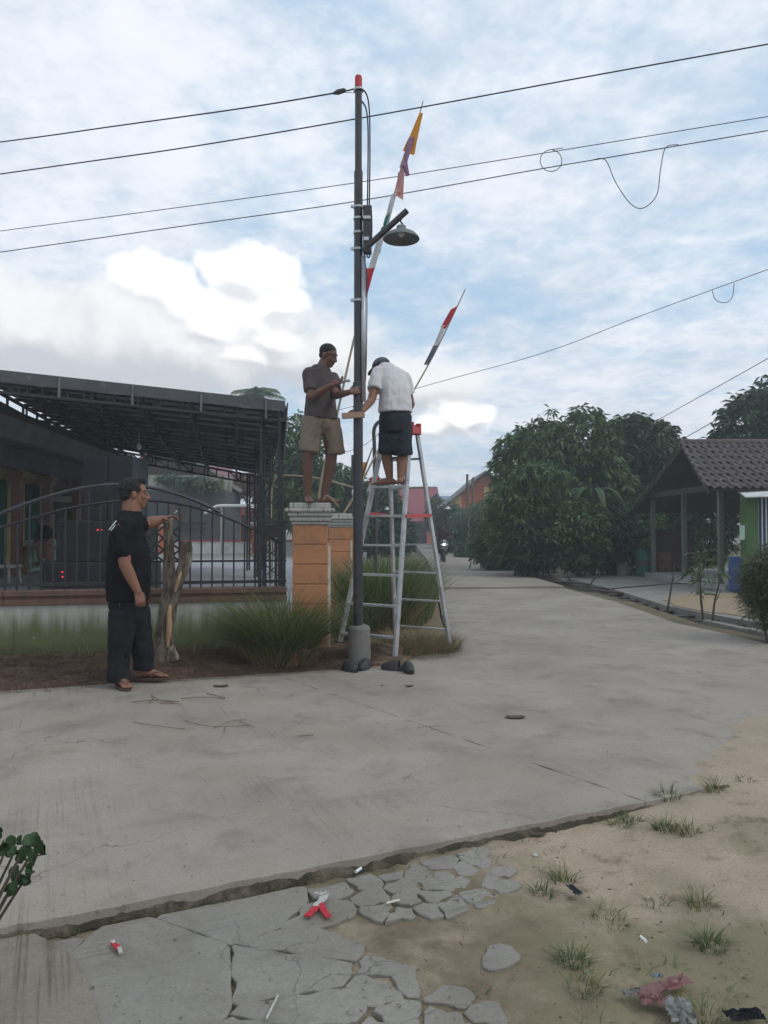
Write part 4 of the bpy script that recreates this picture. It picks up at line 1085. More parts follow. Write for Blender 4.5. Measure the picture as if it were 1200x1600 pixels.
# ---- man pointing, beside the forked stump
H1 = V((0, 0, 1))
mY = 6.3
f1 = V((.95, .31, 0)).normalized(); r1 = V((f1.y, -f1.x, 0))       # r1 towards the camera
m1 = T('person', 'stout man in black T-shirt and trousers, reaching out over the forked stump', 'person', (P(200, 1000, mY).x, mY, .03), 'people at work on the pole')
def q1(px, py, off=0): return P(px, py, mY) + r1 * off
hips = q1(200, 935); chest = q1(200, 850); neckb = q1(206, 808); hd = q1(211, 773, -.01)
b = MB()
HM = 1.07; at, A3 = head(b, hd, (f1 * 1.0 + V((.0, .10, .0))), H1, HM)
limb(b, [hd - f1 * .025 - H1 * .05, q1(205, 806)], [.074, .085])
b.loft([ring(q1(201, 935), r1, f1, .15, .12), ring(q1(201, 890), r1, f1, .16, .14), ring(q1(201, 845), r1, f1, .17, .13), ring(q1(203, 815), r1, f1, .15, .09), ring(q1(206, 803), r1, f1, .07, .06)])
# near arm hanging
sh = q1(193, 826, .20); el = q1(196, 880, .25); wr_ = q1(216, 922, .22)
limb(b, [sh, lerp(sh, el, .5), el], [.062, .058, .050]); limb(b, [el, lerp(el, wr_, .35), wr_], [.050, .049, .031])
hand(b, wr_, V((.28, -.02, -1)), V((-.5, .3, 0)) - r1 * .5, f1, 1.25, 1.05, 0, .45)
# far arm reaching forward
sh2 = q1(216, 820, -.20); el2 = q1(232, 818, -.26); wr2 = q1(254, 811, -.30)
limb(b, [sh2, lerp(sh2, el2, .5), el2], [.062, .060, .058]); limb(b, [el2, lerp(el2, wr2, .4), wr2], [.058, .054, .038])
hand(b, wr2, V((.92, .1, .32)), V((.2, 0, -1)), r1 * .8 + H1 * .3, .75, 1.05)
# legs
k1 = q1(190, 1000, .11); a1 = q1(188, 1052, .12); a1.z = .09
limb(b, [q1(195, 940, .09), k1, a1], [.085, .062, .042])
k2 = q1(222, 1000, -.12); a2 = q1(226, 1042, -.11); a2.z = .11
limb(b, [q1(208, 940, -.09), k2, a2], [.085, .062, .042])
foot(b, a1, V((.62, -.78, 0)), -r1, .025); foot(b, a2, V((1, .02, 0)), r1, .045)
m1b = skinobj(b, 'body', m_skin, m1, .0055, 3)
facebits(at, A3, HM, m1)
# hair
h = MB(); h.ell(at(0, -.030, .054), (.088, .103, .088), A3, 16, 12); h.ell(at(0, -.062, .0), (.075, .060, .068), A3); h.ell(at(0, .038, .112), (.056, .046, .030), A3)
for s_ in (-1, 1): h.ell(at(.07 * s_, .0, .04), (.014, .045, .03), A3)
skinobj(h, 'hair', m_hair, m1, .006, 1, .010, 60)
# T-shirt
t = MB()
t.loft([ring(q1(200, 938), r1, f1, .195, .175), ring(q1(201, 905), r1, f1, .20, .188), ring(q1(201, 870), r1, f1, .205, .178), ring(q1(199, 840), r1, f1, .21, .150), ring(q1(200, 822), r1, f1, .205, .122), ring(q1(202, 811), r1, f1, .175, .108), ring(q1(204, 804), r1, f1, .115, .098), ring(q1(205, 799), r1, f1, .088, .086)])
limb(t, [q1(199, 823, .165), q1(193, 838, .215), q1(193, 858, .235)], [.085, .088, .083]); 
limb(t, [q1(205, 822, -.165), q1(216, 819, -.20), q1(222, 818.5, -.225)], [.082, .080, .076])
skinobj(t, 'shirt', m_black_cloth, m1, .010, 3, .010, 7, seed=3)
tp_ = MB()
for k in range(3):
    c = q1(176 + k * 3.2, 824 - k * 2.5, .17); c2 = q1(170 + k * 3.2, 834 - k * 1.5, .175)
    tp_.beam(c, c2, .012, .035, r1)
bk = MB()
for (a, b_) in (((172, 828), (183, 814)), ((175, 829), (186, 816)), ((179, 825), (187, 818))):
    A_, B_ = q1(a[0], a[1], .20), q1(b_[0], b_[1], .16); bk.tube([A_ + r1 * .012, lerp(A_, B_, .5) + r1 * .03, B_ + r1 * .018], .0045, 5)
bk.build('shirt_print', m_white, m1)
# trousers
t = MB(); t.loft([ring(q1(201, 985), r1, f1, .09, .07), ring(q1(201, 968), r1, f1, .155, .13), ring(q1(200, 950), r1, f1, .175, .16), ring(q1(200, 925), r1, f1, .165, .15)])
t.tube([q1(193, 955, .085), q1(189, 1000, .10), q1(186, 1040, .12), q1(186, 1060, .125)], [.118, .100, .088, .092], 14)
t.tube([q1(212, 955, -.085), q1(220, 1000, -.11), q1(224, 1035, -.11), q1(224, 1050, -.11)], [.112, .096, .084, .088], 14)
skinobj(t, 'trousers', m_trouser, m1, .010, 8, .013, 8, seed=8)
for (a, d, z) in ((a1, V((.62, -.78, 0)), .0), (a2, V((1, .02, 0)), .018)):
    d = d.normalized(); s = V((-d.y, d.x, 0)); c = V((a.x, a.y, 0)); out = []
    for k in range(22):
        tt = 2 * math.pi * k / 22; ex = math.cos(tt); wdt = .046 + .008 * ex; out.append(c + d * (.065 + .145 * ex) + s * (wdt * math.sin(tt)))
    mb = MB(); mb.prism(out, z + .002, z + .024); sn = mb.build('sandal', m_sandal, m1)
    mb = MB(); t0 = c + d * .165 + V((0, 0, z + .045)); mb.tube(bez([c + d * .06 + s * .048 + V((0, 0, z + .03)), c + d * .11 + s * .03 + V((0, 0, z + .075)), t0, c + d * .11 - s * .03 + V((0, 0, z + .075)), c + d * .06 - s * .048 + V((0, 0, z + .03))], 4), .006, 6); mb.build('sandal_strap', m_sandal, sn)
wp = lerp(el2, wr2, .88); mb = MB(); dd, sa, ub = frame(wr2 - el2)
mb.tube([wp + sa * (.036 * math.cos(t_)) + ub * (.036 * math.sin(t_)) for t_ in np.linspace(0, 2 * math.pi, 17)], .005, 6, up=dd); mb.build('bracelet', m_iron, m1)
mb = MB(); cg = wr2 + V((.12, -.03, .055)); mb.tube([cg, cg + V((.03, -.03, .02))], .006, 6); mb.build('cigarette', m_white, loc=tuple(cg), label='white cigarette in the hand of the pointing man', cat='cigarette')

# ---- man on the pillar
f2 = V((.80, -.60, 0)).normalized(); r2_ = V((f2.y, -f2.x, 0))
PYm = 7.68
m2 = T('person', 'barefoot man in grey-brown T-shirt and tan shorts standing on the orange pillar', 'person', (P(500, 800, PYm).x, PYm, 1.59), 'people at work on the pole')
def q2(px, py, off=0, fo=0): return P(px, py, PYm) + r2_ * off + f2 * fo
hd2 = q2(513, 557, 0, .0)
b = MB(); hf = (f2 + V((.25, .12, -.40))).normalized(); at2, A32 = head(b, hd2, hf, H1, .98)
limb(b, [hd2 - V((.035, 0, .05)), q2(502, 578)], [.058, .066])
b.loft([ring(q2(502, 655), r2_, f2, .13, .10), ring(q2(500, 625), r2_, f2, .14, .105), ring(q2(499, 600), r2_, f2, .15, .105), ring(q2(500, 582), r2_, f2, .14, .085), ring(q2(502, 573), r2_, f2, .07, .06)])
z2 = 1.592
shA = q2(499, 588, .150); elA = P(486, 620, PYm - .22); wrA = P(518, 602, PYm - .30)
limb(b, [shA, lerp(shA, elA, .5), elA], [.055, .049, .042]); limb(b, [elA, lerp(elA, wrA, .35), wrA], [.042, .041, .027])
hand(b, wrA, V((.92, -.1, .28)), V((-.1, -.3, .9)), V((.1, .6, .6)), .75, 1.0)
shB = q2(502, 588, -.17); elB = P(525, 618, PYm - .12); wrB = P(547, 612.5, PY - .09)
limb(b, [shB, lerp(shB, elB, .5), elB], [.053, .047, .041]); limb(b, [elB, lerp(elB, wrB, .35), wrB], [.041, .039, .027])
hand(b, wrB, V((.85, .35, .25)), V((.2, .9, -.1)), V((0, -.2, 1)), .9, 1.0)
aA = q2(489, 770, .06, -.02); aA.z = z2 + .075; kA = q2(488, 716, .08, .01); aB = q2(505, 770, -.06, -.04); aB.z = z2 + .075; kB = q2(511, 716, -.07, .0)
limb(b, [q2(496, 655, .07), lerp(q2(496, 655, .07), kA, .6), kA, lerp(kA, aA, .35), aA], [.085, .075, .058, .055, .036])
limb(b, [q2(508, 655, -.07), lerp(q2(508, 655, -.07), kB, .6), kB, lerp(kB, aB, .35), aB], [.085, .075, .058, .055, .036])
foot(b, aA, V((.25, -1, 0)), -r2_, z2); foot(b, aB, V((.95, -.35, 0)), r2_, z2)
skinobj(b, 'body', m_skin2, m2, .0055, 3); facebits(at2, A32, .98, m2)
h = MB(); h.ell(at2(0, -.024, .052), (.079, .096, .082), A32, 16, 12); h.ell(at2(0, -.055, .0), (.066, .05, .05), A32)
skinobj(h, 'hair', m_hair, m2, .006, 2, .003, 70)
t = MB(); t.loft([ring(q2(502, 656), r2_, f2, .182, .152), ring(q2(501, 640), r2_, f2, .180, .150), ring(q2(501, 615), r2_, f2, .166, .130), ring(q2(500, 595), r2_, f2, .168, .122), ring(q2(500, 582), r2_, f2, .152, .100), ring(q2(501, 575), r2_, f2, .11, .08), ring(q2(502, 571), r2_, f2, .072, .068)])
sleeve(t, shA, elA, .74, .070, .068)
sleeve(t, shB, elB, .66, .075, .070)
skinobj(t, 'shirt', m_brownshirt, m2, .010, 2, .011, 9, seed=1)
t = MB(); t.loft([ring(q2(502, 678), r2_, f2, .07, .06), ring(q2(502, 668), r2_, f2, .15, .115), ring(q2(502, 660), r2_, f2, .165, .135), ring(q2(502, 645), r2_, f2, .150, .120)])
t.tube([q2(498, 655, .07), q2(493, 685, .085), q2(491, 707, .09)], [.118, .106, .104], 14); t.tube([q2(507, 655, -.07), q2(513, 685, -.08), q2(516, 709, -.085)], [.116, .104, .102], 14)
skinobj(t, 'shorts', m_tanshort, m2, .010, 8, .012, 9, seed=6)
# pliers in his hand
pl = T('pliers', 'small pliers held by the man standing on the pillar', 'tool', tuple(wrA + V((.1, 0, .02))))
c = wrA + V((.085, -.01, .03)); mb = MB()
mb.tube([c, c + V((.06, -.005, .012)), c + V((.085, -.005, .024)), c + V((.105, -.005, .018))], [.006, .007, .008, .004], 6); mb.tube([c + V((0, .01, -.015)), c + V((.06, 0, .008)), c + V((.088, 0, .004)), c + V((.105, 0, .010))], [.006, .007, .008, .004], 6); mb.build('jaws', m_steel, pl)
mb = MB(); mb.tube([c, c - V((.07, 0, -.005))], .008, 6); mb.tube([c + V((0, .01, -.015)), c + V((-.07, .02, -.025))], .008, 6); mb.build('grips', m_redpl, pl)
# twig near his foot
mb = MB(); mb.tube(bez([P(505, 781, 7.6), P(512, 774, 7.6), P(528, 790, 7.62)], 4), .006, 5); mb.build('twig', m_bamboo, loc=tuple(P(512, 781, 7.6)), label='bent bamboo offcut by the feet on the pillar', cat='twig')

# ---- man on the ladder
f3 = V((-.15, .985, 0)).normalized(); r3 = V((f3.y, -f3.x, 0))
LY = 7.62
m3 = T('person', 'barefoot man in cap, white T-shirt and dark shorts, seen from behind on the ladder', 'person', (P(615, 757, LY).x, LY, 1.77), 'people at work on the pole')
def q3(px, py, off=0, fo=0): return P(px, py, LY) + r3 * off + f3 * fo
rung = [lerp(lerp(ft[('f', s_)], tp[('f', s_)], (1.77 - ft[('f', s_)].z) / (tp[('f', s_)].z - ft[('f', s_)].z)), V((0, 0, 0)), 0) for s_ in (-1, 1)]
hd3 = q3(599, 572, 0, .16)
b = MB(); at3, A33 = head(b, hd3, V((-.80, .52, -.35)), V((-.12, .2, 1)), .98)
limb(b, [hd3 + V((.02, -.03, -.06)), q3(606, 580, 0, .08)], [.058, .068])
b.loft([ring(q3(618, 650), r3, f3, .15, .11), ring(q3(617, 620), r3, f3, .145, .105), ring(q3(613, 596, 0, .03), r3, f3, .16, .105), ring(q3(609, 580, 0, .06), r3, f3, .145, .08), ring(q3(606, 572, 0, .08), r3, f3, .07, .06)])
shC = q3(597, 583, -.03, .03); elC = P(580, 626, 7.50); wrC = P(566, 642, 7.24)
limb(b, [shC, lerp(shC, elC, .5), elC], [.056, .050, .043]); limb(b, [elC, lerp(elC, wrC, .35), wrC], [.043, .041, .028])
hand(b, wrC, V((-.88, -.12, -.25)), V((.1, .95, -.1)), V((0, 0, 1)), .85, 1.02)
shD = q3(630, 590, .02, .06); elD = q3(640, 628, .04, .14); wrD = q3(636, 655, 0, .27)
limb(b, [shD, elD], [.055, .043]); limb(b, [elD, wrD], [.043, .028]); hand(b, wrD, V((-.2, .4, -.9)), V((-.5, .8, 0)), V((-1, 0, 0)), .9)
zr = 1.788
aC = P(609, 746, 7.73); aC.z = zr + .07; aD = P(626, 748, 7.62); aD.z = zr + .07
kC = q3(606, 706, 0, .10); kD = q3(631, 708, 0, .06)
hpC = q3(610, 655, 0, .02); hpD = q3(627, 655, 0, .0)
limb(b, [hpC, lerp(hpC, kC, .6), kC, lerp(kC, aC, .35), aC], [.092, .078, .058, .059, .037])
limb(b, [hpD, lerp(hpD, kD, .6), kD, lerp(kD, aD, .35), aD], [.092, .078, .058, .059, .037])
foot(b, aC, V((-1, .20, 0)), V((0, 1, 0)), zr - .002); foot(b, aD, V((.25, 1, 0)), V((-1, 0, 0)), zr - .002)
skinobj(b, 'body', m_skin, m3, .0055, 3); facebits(at3, A33, .98, m3)
h = MB(); h.ell(at3(0, -.018, .03), (.080, .098, .078), A33, 16, 12); h.ell(at3(0, -.05, -.02), (.066, .05, .045), A33); skinobj(h, 'hair', m_hair, m3, .006, 2, .003, 70)
# cap
h = MB(); fcap = A33[1]; ucap = A33[2]
def catp(a, b_, d): return at3(a, b_, d)
prof = []
for j in range(9):
    t_ = j / 8 * math.pi / 2; prof.append((math.cos(t_), math.sin(t_)))
rings = [[catp(.090 * cr_ * math.cos(k_ / 20 * 2 * math.pi), -.012 + .108 * cr_ * math.sin(k_ / 20 * 2 * math.pi), .035 + .095 * sr_) for k_ in range(20)] for cr_, sr_ in [(max(a, .02), b_) for a, b_ in prof]]
h.loft(rings); cap_ = h.build('cap', m_cap_grey, m3, smooth=True)
h = MB(); vs = []; nb = 12
for j in range(2):
    for k_ in range(nb + 1):
        t_ = math.pi * (.08 + .84 * k_ / nb); rx = .085; ry = .10 if j == 0 else .185
        vs.append(catp(rx * math.cos(t_) * (1 if j == 0 else .92), -.012 + ry * math.sin(t_) if j == 0 else -.012 + .10 * math.sin(t_) + .085 * math.sin(t_), .042 - (.022 * math.sin(t_) if j else 0)))
n_ = nb + 1; vs2 = [v_ - ucap * .006 for v_ in vs]
fs = [(k_, k_ + 1, n_ + k_ + 1, n_ + k_) for k_ in range(nb)] + [(2 * n_ + k_, 3 * n_ + k_, 3 * n_ + k_ + 1, 2 * n_ + k_ + 1) for k_ in range(nb)] + [(n_ + k_, n_ + k_ + 1, 3 * n_ + k_ + 1, 3 * n_ + k_) for k_ in range(nb)]
h.add(vs + vs2, fs); h.build('cap_peak', m_cap_grey, cap_, smooth=False)
t = MB(); t.loft([ring(q3(617.5, 645), r3, f3, .176, .158), ring(q3(618, 632), r3, f3, .172, .150), ring(q3(617.5, 610), r3, f3, .160, .128), ring(q3(614, 592, 0, .03), r3, f3, .168, .122), ring(q3(610.5, 577, 0, .06), r3, f3, .150, .098), ring(q3(608, 570, 0, .075), r3, f3, .10, .078), ring(q3(606, 565, 0, .085), r3, f3, .066, .064)])
sleeve(t, shC, elC, .60, .080, .080)
sleeve(t, shD, elD, .60, .076, .074)
skinobj(t, 'shirt', m_whiteshirt, m3, .010, 2, .009, 8, seed=2)
t = MB(); t.loft([ring(q3(618, 676), r3, f3, .14, .12), ring(q3(618, 664), r3, f3, .166, .14), ring(q3(618, 650), r3, f3, .168, .145), ring(q3(617.5, 638), r3, f3, .140, .115)])
t.tube([q3(609, 655, 0, .02), q3(607, 690, 0, .05), q3(606, 709, 0, .06)], [.108, .100, .098], 14); t.tube([q3(626, 655, 0, .0), q3(630, 690, 0, .02), q3(631, 711, 0, .03)], [.110, .102, .100], 14)
t.loft([ring(q3(618, 706, 0, .04), r3, f3, .15, .085), ring(q3(618, 680, 0, .03), r3, f3, .16, .12)])
skinobj(t, 'shorts', m_navy, m3, .010, 10, .010, 8, seed=4)
# wooden block he holds against the pole
mb = MB(); a, b_ = P(534, 650, 7.165), P(570, 648, 7.165); mb.beam(a, b_, .045, .055); mb.build('wood_block', m_wood, loc=tuple(a), bevel=.003, label='short raw wood block held across the pole by the capped man', cat='wood block')

# ---- seated figure on the porch
m4 = T('person', 'seated person in dark clothes on the porch, seen through the fence', 'person', tuple(P(70, 893, 14.9)))
def q4(px, py, off=0): return P(px, py, 14.9 + off)
b = MB(); f4 = V((-.5, -.85, 0)); hd4 = q4(66, 813); head(b, hd4, f4, H1, .95); limb(b, [hd4 - H1 * .06, q4(67, 822)], [.055, .06])
r4 = V((f4.y, -f4.x, 0)).normalized(); f4.normalize()
b.loft([ring(q4(68, 848), r4, f4, .15, .12), ring(q4(68, 826), r4, f4, .17, .11), ring(q4(67, 821), r4, f4, .08, .07)])
limb(b, [q4(60, 828, -.05), q4(56, 842, -.1), q4(62, 846, -.35)], [.055, .045, .03]); limb(b, [q4(76, 828), q4(81, 842), q4(72, 846, -.35)], [.055, .045, .03])
for s_ in (0, 1):
    kx = q4(63 + 12 * s_, 852, -.42); an = q4(64 + 12 * s_, 878, -.40); limb(b, [q4(65 + 6 * s_, 848), kx, an], [.08, .06, .04]); foot(b, an, f4, r4, an.z - .06)
    hand(b, (q4(62, 846, -.35), q4(72, 846, -.35))[s_], f4, -H1, r4, .6)
skinobj(b, 'body', m_skin2, m4, .009, 2)
t = MB(); t.loft([ring(q4(68, 850), r4, f4, .185, .15), ring(q4(68, 828), r4, f4, .20, .13), ring(q4(67, 821), r4, f4, .10, .085)]); t.tube([q4(61, 828), q4(57, 840, -.08)], .075, 10); t.tube([q4(75, 828), q4(80, 840)], .075, 10)
skinobj(t, 'shirt', m_black_cloth, m4, .014, 2)
t = MB()
for s_ in (0, 1): t.tube([q4(65 + 6 * s_, 848), q4(63 + 12 * s_, 851, -.42), q4(64 + 12 * s_, 872, -.40)], [.10, .09, .075], 10)
skinobj(t, 'trousers', m_col, m4, .014, 2)
h = MB(); h.ell(hd4 + H1 * .045, (.085, .09, .075)); h.build('hair', m_hair, m4, smooth=True)
mb = MB(); bq = q4(70, 855, .1); mb.box((bq.x, bq.y, bq.z), (.9, .34, .05))
bench = T('porch_bench', 'low bench under the seated person on the porch', 'bench', (bq.x, bq.y, .46)); mb.build('seat', m_col, bench)
for s_ in (-1, 1): mb = MB(); mb.box((bq.x + .38 * s_, bq.y, (.46 + bq.z) / 2), (.06, .3, bq.z - .46)); mb.build('leg', m_col, bench)

# ---- slip-on clogs
def clog(loc, d, label, m=m_rubber):
    d = V((d[0], d[1], 0)).normalized(); s = V((-d.y, d.x, 0)); up = V((0, 0, 1)); c = V(loc)
    r = T('clog', label, 'shoe', loc, 'clogs left by the ladder')
    def sole(t): return .043 + .010 * math.cos(t - .0)
    out = [c + d * (.13 * math.cos(t)) + s * ((.044 + .007 * math.cos(t)) * math.sin(t)) for t in np.linspace(0, 2 * math.pi, 24, endpoint=False)]
    mb = MB(); mb.prism(out, c.z + .0, c.z + .028); mb.build('sole', m, r, bevel=.006)
    # upper: arched shell over the toes, open behind
    vs = []; nu, nv = 9, 12
    for i in range(nu):
        u = i / (nu - 1); x = .135 - .175 * u; hgt = .028 + .058 * math.sin(min(1, u * 1.15) * math.pi / 2); wd = .050 * math.sqrt(max(.02, 1 - (max(0, x) / .14) ** 2)) + .002
        for j in range(nv):
            t = math.pi * j / (nv - 1); vs.append(c + d * x + s * (wd * math.cos(t)) + up * (.014 + hgt * math.sin(t) ** .8))
    ins = [v_ - (v_ - (c + up * .02 + d * ((v_ - c).dot(d)))).normalized() * .005 if (v_ - (c + up * .02 + d * ((v_ - c).dot(d)))).length > .01 else v_ for v_ in vs]
    fs = []; n_ = nu * nv
    for i in range(nu - 1):
        for j in range(nv - 1):
            k = i * nv + j; fs.append((k, k + 1, k + nv + 1, k + nv)); fs.append((n_ + k, n_ + k + nv, n_ + k + nv + 1, n_ + k + 1))
    for j in range(nv - 1):
        k = (nu - 1) * nv + j; fs.append((k, k + 1, n_ + k + 1, n_ + k))
    mb = MB(); mb.add(vs + ins, fs); mb.build('upper', m, r, smooth=True)
    mb = MB(); mb.tube(bez([c - d * .04 + s * .048 + up * .03, c - d * .10 + s * .042 + up * .05, c - d * .128 + up * .055, c - d * .10 - s * .042 + up * .05, c - d * .04 - s * .048 + up * .03], 4), [(.010, .005)] * 17, 6); mb.build('heel_strap', m, r)
clog(tuple(G(546, 1048)), (.35, -.5), 'dark clog at the drum foot, nearer to the grass clump')
clog(tuple(G(570, 1045)), (-.3, -.9), 'dark clog pressed against the drum foot')
clog(tuple(G(617, 1047)), (-.9, .25), 'dark clog with its toe towards the ladder foot')
clog(tuple(G(638, 1050)), (.15, -.95), 'dark clog furthest from the drum, opening towards the road')

# ---- forked stump
m_bark = mat('bark', (.185, .145, .112), (.065, .047, .035), 9, .9, 1.0, 22, stretch=(2.4, 2.4, .6), detail=10, lo=.42, hi=.58, dirt=(.29, .245, .195), dscale=5, dlo=.56, dhi=.62)
m_cutwood = mat('split_wood', (.44, .30, .175), (.30, .19, .10), 8, .8, .4, 30, stretch=(3, 3, .5))
SYY = 6.93
st = T('tree_stump', 'dead forked tree stump with peeled bark in front of the wall', 'tree stump', tuple(P(262, 1030, SYY)))
def rough_tube(mb, pts, rad, n=18, amp=.18, sc=9, seed=0):
    pts = bez(pts, 7); k = len(pts); rr = [np.interp(i / (k - 1), np.linspace(0, 1, len(rad)), rad) for i in range(k)]
    b0 = len(mb.v); mb.tube(pts, list(map(float, rr)), n)
    for i in range(k):
        for j in range(n):
            v_ = mb.v[b0 + i * n + j]; o = v_ - pts[i]
            mb.v[b0 + i * n + j] = pts[i] + o * (1 + amp * mn.noise(V((o.x * sc * 3, o.y * sc * 3, v_.z * sc * .45 + seed))) + amp * .5 * mn.noise(V((o.x * sc * 8, o.y * sc * 8, v_.z * sc * 1.6 + seed))))
mb = MB(); rough_tube(mb, [P(255, 1040, SYY), P(258, 985, SYY), P(263, 930, SYY), P(263, 870, SYY), P(263, 812, SYY)], [.115, .078, .060, .050, .042], 20, .32)
for a in ((238, 1036), (275, 1034), (258, 1040)):
    rough_tube(mb, [P(a[0], a[1], SYY - .03), P(255 + (a[0] - 257) * .35, 1000, SYY), P(260, 960, SYY)], [.055, .05, .03], 12, .3, 12, a[0])
mb.build('trunk', m_bark, st, smooth=True)
mb = MB(); rough_tube(mb, [P(263, 960, SYY), P(274, 918, SYY), P(288, 880, SYY), P(290, 845, SYY)], [.055, .058, .060, .052], 16, .34, 10, 4); mb.build('fork', m_bark, st, smooth=True)
mb = MB(); rough_tube(mb, [P(262, 1012, SYY - .085), P(264, 975, SYY - .075), P(266, 945, SYY - .055)], [.012, .03, .012], 10, .4, 14, 2); rough_tube(mb, [P(273, 925, SYY - .055), P(279, 905, SYY - .06), P(284, 893, SYY - .05)], [.01, .024, .01], 9, .4, 14, 6); mb.build('peeled_wood', m_cutwood, st, smooth=True)
mb = MB(); mb.ell(P(263, 811, SYY), (.046, .046, .012)); mb.build('cut_face', m_cutwood, st)
HAZE = .0036
# ================================================================ plants
m_leafA = leafmat('mango_leaf', (.039, .088, .029), (.085, .150, .046), (.150, .211, .070))
m_leafB = leafmat('dark_leaf', (.025, .060, .025), (.053, .099, .035), (.088, .131, .053))
m_leafC = leafmat('bluish_leaf', (.030, .061, .038), (.049, .089, .049), (.074, .115, .061))
m_leafD = leafmat('light_leaf', (.05, .085, .025), (.08, .125, .035), (.12, .15, .05))
m_leafF = leafmat('far_leaf', (.062, .116, .062), (.098, .160, .081), (.152, .205, .098))
m_trunk = mat('trunk_bark', (.13, .10, .075), (.075, .06, .045), 6, .9, .5, 20, stretch=(2, 2, .5))
m_grassA = leafmat('grass_green', (.065, .11, .028), (.13, .155, .05), (.30, .245, .13), trans=.3)
m_grassB = leafmat('grass_dry', (.23, .165, .085), (.30, .22, .12), (.14, .125, .05), trans=.25)
m_grassC = leafmat('grass_mid', (.055, .10, .028), (.10, .14, .045), (.18, .18, .075), trans=.3)
m_litter = leafmat('litter_straw', (.10, .055, .035), (.17, .10, .06), (.055, .035, .025), trans=.05, rough=.9)
def leaf_cloud(pts, k, L_, W_, R_, droop=.5, up=None):
    """rosettes of k leaves at pts (n,3): returns verts, quads."""
    n = len(pts); N_ = n * k; base = np.repeat(pts, k, 0)
    az = R_.random(N_) * 2 * np.pi; el = R_.normal(-droop, .45, N_)
    d = np.stack([np.cos(az) * np.cos(el), np.sin(az) * np.cos(el), np.sin(el)], 1)
    if up is not None: d += up
    d /= np.linalg.norm(d, axis=1, keepdims=True)
    s = np.cross(d, np.array([0, 0, 1.0]) + R_.normal(0, .4, (N_, 3))); s /= np.linalg.norm(s, axis=1, keepdims=True) + 1e-6
    L = L_ * (.6 + .7 * R_.random(N_))[:, None]; W = W_ * (.7 + .6 * R_.random(N_))[:, None]
    st = base + d * L * .12
    mid = base + d * L * .55 + np.array([0, 0, .06]) * L; tip = base + d * L - np.array([0, 0, .14]) * L
    vs = np.stack([st, mid + s * W * .5, tip, mid - s * W * .5], 1).reshape(-1, 3)
    fs = np.arange(N_ * 4).reshape(-1, 4); return vs, fs
def tree(name, label, base, blobs, m, n, k=9, L_=.24, W_=.075, seed=1, droop=.5, trunk_r=.12, cat='tree', group=None, shell=.55):
    R_ = np.random.default_rng(seed); base = V(base)
    t = T(name, label, cat, tuple(base), group)
    w = np.array([b[1][0] * b[1][1] * b[1][2] for b in blobs]) ** .7; w /= w.sum(); allp = []
    for (c, r), ww in zip(blobs, w):
        q = R_.normal(size=(int(n * ww) + 1, 3)); q /= np.linalg.norm(q, axis=1, keepdims=True)
        rad = (shell + (1 - shell) * R_.random(len(q)) ** .6)
        # lumpy outline
        lump = np.array([mn.noise(V((a * 2.6 + seed, b_ * 2.6 + c[0], e * 2.6))) for a, b_, e in q]); lump2 = np.array([mn.noise(V((a * 6 + seed, b_ * 6, e * 6 + c[0]))) for a, b_, e in q])
        keep = (lump2 > -.42)
        p = np.array(c) + q * np.array(r) * (rad * (1 + .34 * lump + .20 * lump2))[:, None]
        allp.append(p[keep])
    p = np.concatenate(allp); p = p[p[:, 2] > base.z + .1]
    vs, fs = leaf_cloud(p, k, L_, W_, R_, droop)
    fastmesh('crown', vs, fs, m, parent=t)
    mb = MB(); top = V(blobs[0][0]); rr = random.Random(seed)
    fork = lerp(base, V((top.x, top.y, max(base.z + .5, top.z - blobs[0][1][2] * .5))), .6)
    mb.tube(bez([base - V((0, 0, .15)), lerp(base, fork, .5) + V((rr.uniform(-.1, .1), 0, 0)), fork], 4), list(map(float, np.linspace(trunk_r, trunk_r * .7, 9))), 9)
    for (c, r) in blobs:
        for q in range(3):
            e = V(c) + V((rr.uniform(-.6, .6) * r[0], rr.uniform(-.6, .6) * r[1], rr.uniform(-.1, .75) * r[2]))
            pts = bez([fork, lerp(fork, e, .5) + V((rr.uniform(-.15, .15), rr.uniform(-.15, .15), .1)), e], 4); mb.tube(pts, list(map(float, np.linspace(trunk_r * .5, trunk_r * .12, len(pts)))), 6)
    mb.build('trunk', m_trunk, t, smooth=True)
    return t
def B(px, py, Y, rx, ry=None, rz=None):
    """crown blob at a surveyed point: half-width rx, half-height rz in pixels at depth Y."""
    c = P(px, py, Y); s = Y / FPX; rz = rz or rx; return (tuple(c), (rx * s, (ry or rx * .9) * s, rz * s))
gz = -.16
def gb_(px, Y): q = P(px, 850, Y); return (q.x, Y, gz)
tree('mango_tree', 'mango tree with the lowest rounded crown of the grove, next to the orange gable', gb_(815, 25), [B(815, 728, 25, 45, rz=52), B(845, 690, 25.5, 40, rz=34), B(800, 790, 25, 36, rz=52)], m_leafA, 950, 10, .30, .085, 3)
tree('mango_tree', 'tallest mango tree in the middle of the grove', gb_(905, 24), [B(905, 690, 24, 62, rz=56), B(870, 720, 23.5, 50, rz=50), B(930, 750, 23.5, 60, rz=60), B(880, 790, 23.5, 56, rz=60)], m_leafA, 1300, 10, .30, .085, 4)
tree('leafy_tree', 'dark broad-leaved tree of the grove, closest to the tiled shed', gb_(1000, 25), [B(1000, 690, 25, 52, rz=46), B(975, 730, 25, 44, rz=48), B(1040, 690, 26, 22, rz=28), B(1010, 770, 25, 40, rz=54)], m_leafB, 800, 9, .34, .13, 5)
tree('leafy_tree', 'big tree rising behind the tiled roof of the shed', gb_(1200, 24), [B(1180, 665, 24, 60, rz=60), B(1240, 640, 24.5, 75, rz=66), B(1130, 690, 24, 24, rz=26), B(1250, 720, 24.5, 80, rz=80)], m_leafB, 1500, 9, .32, .10, 6)
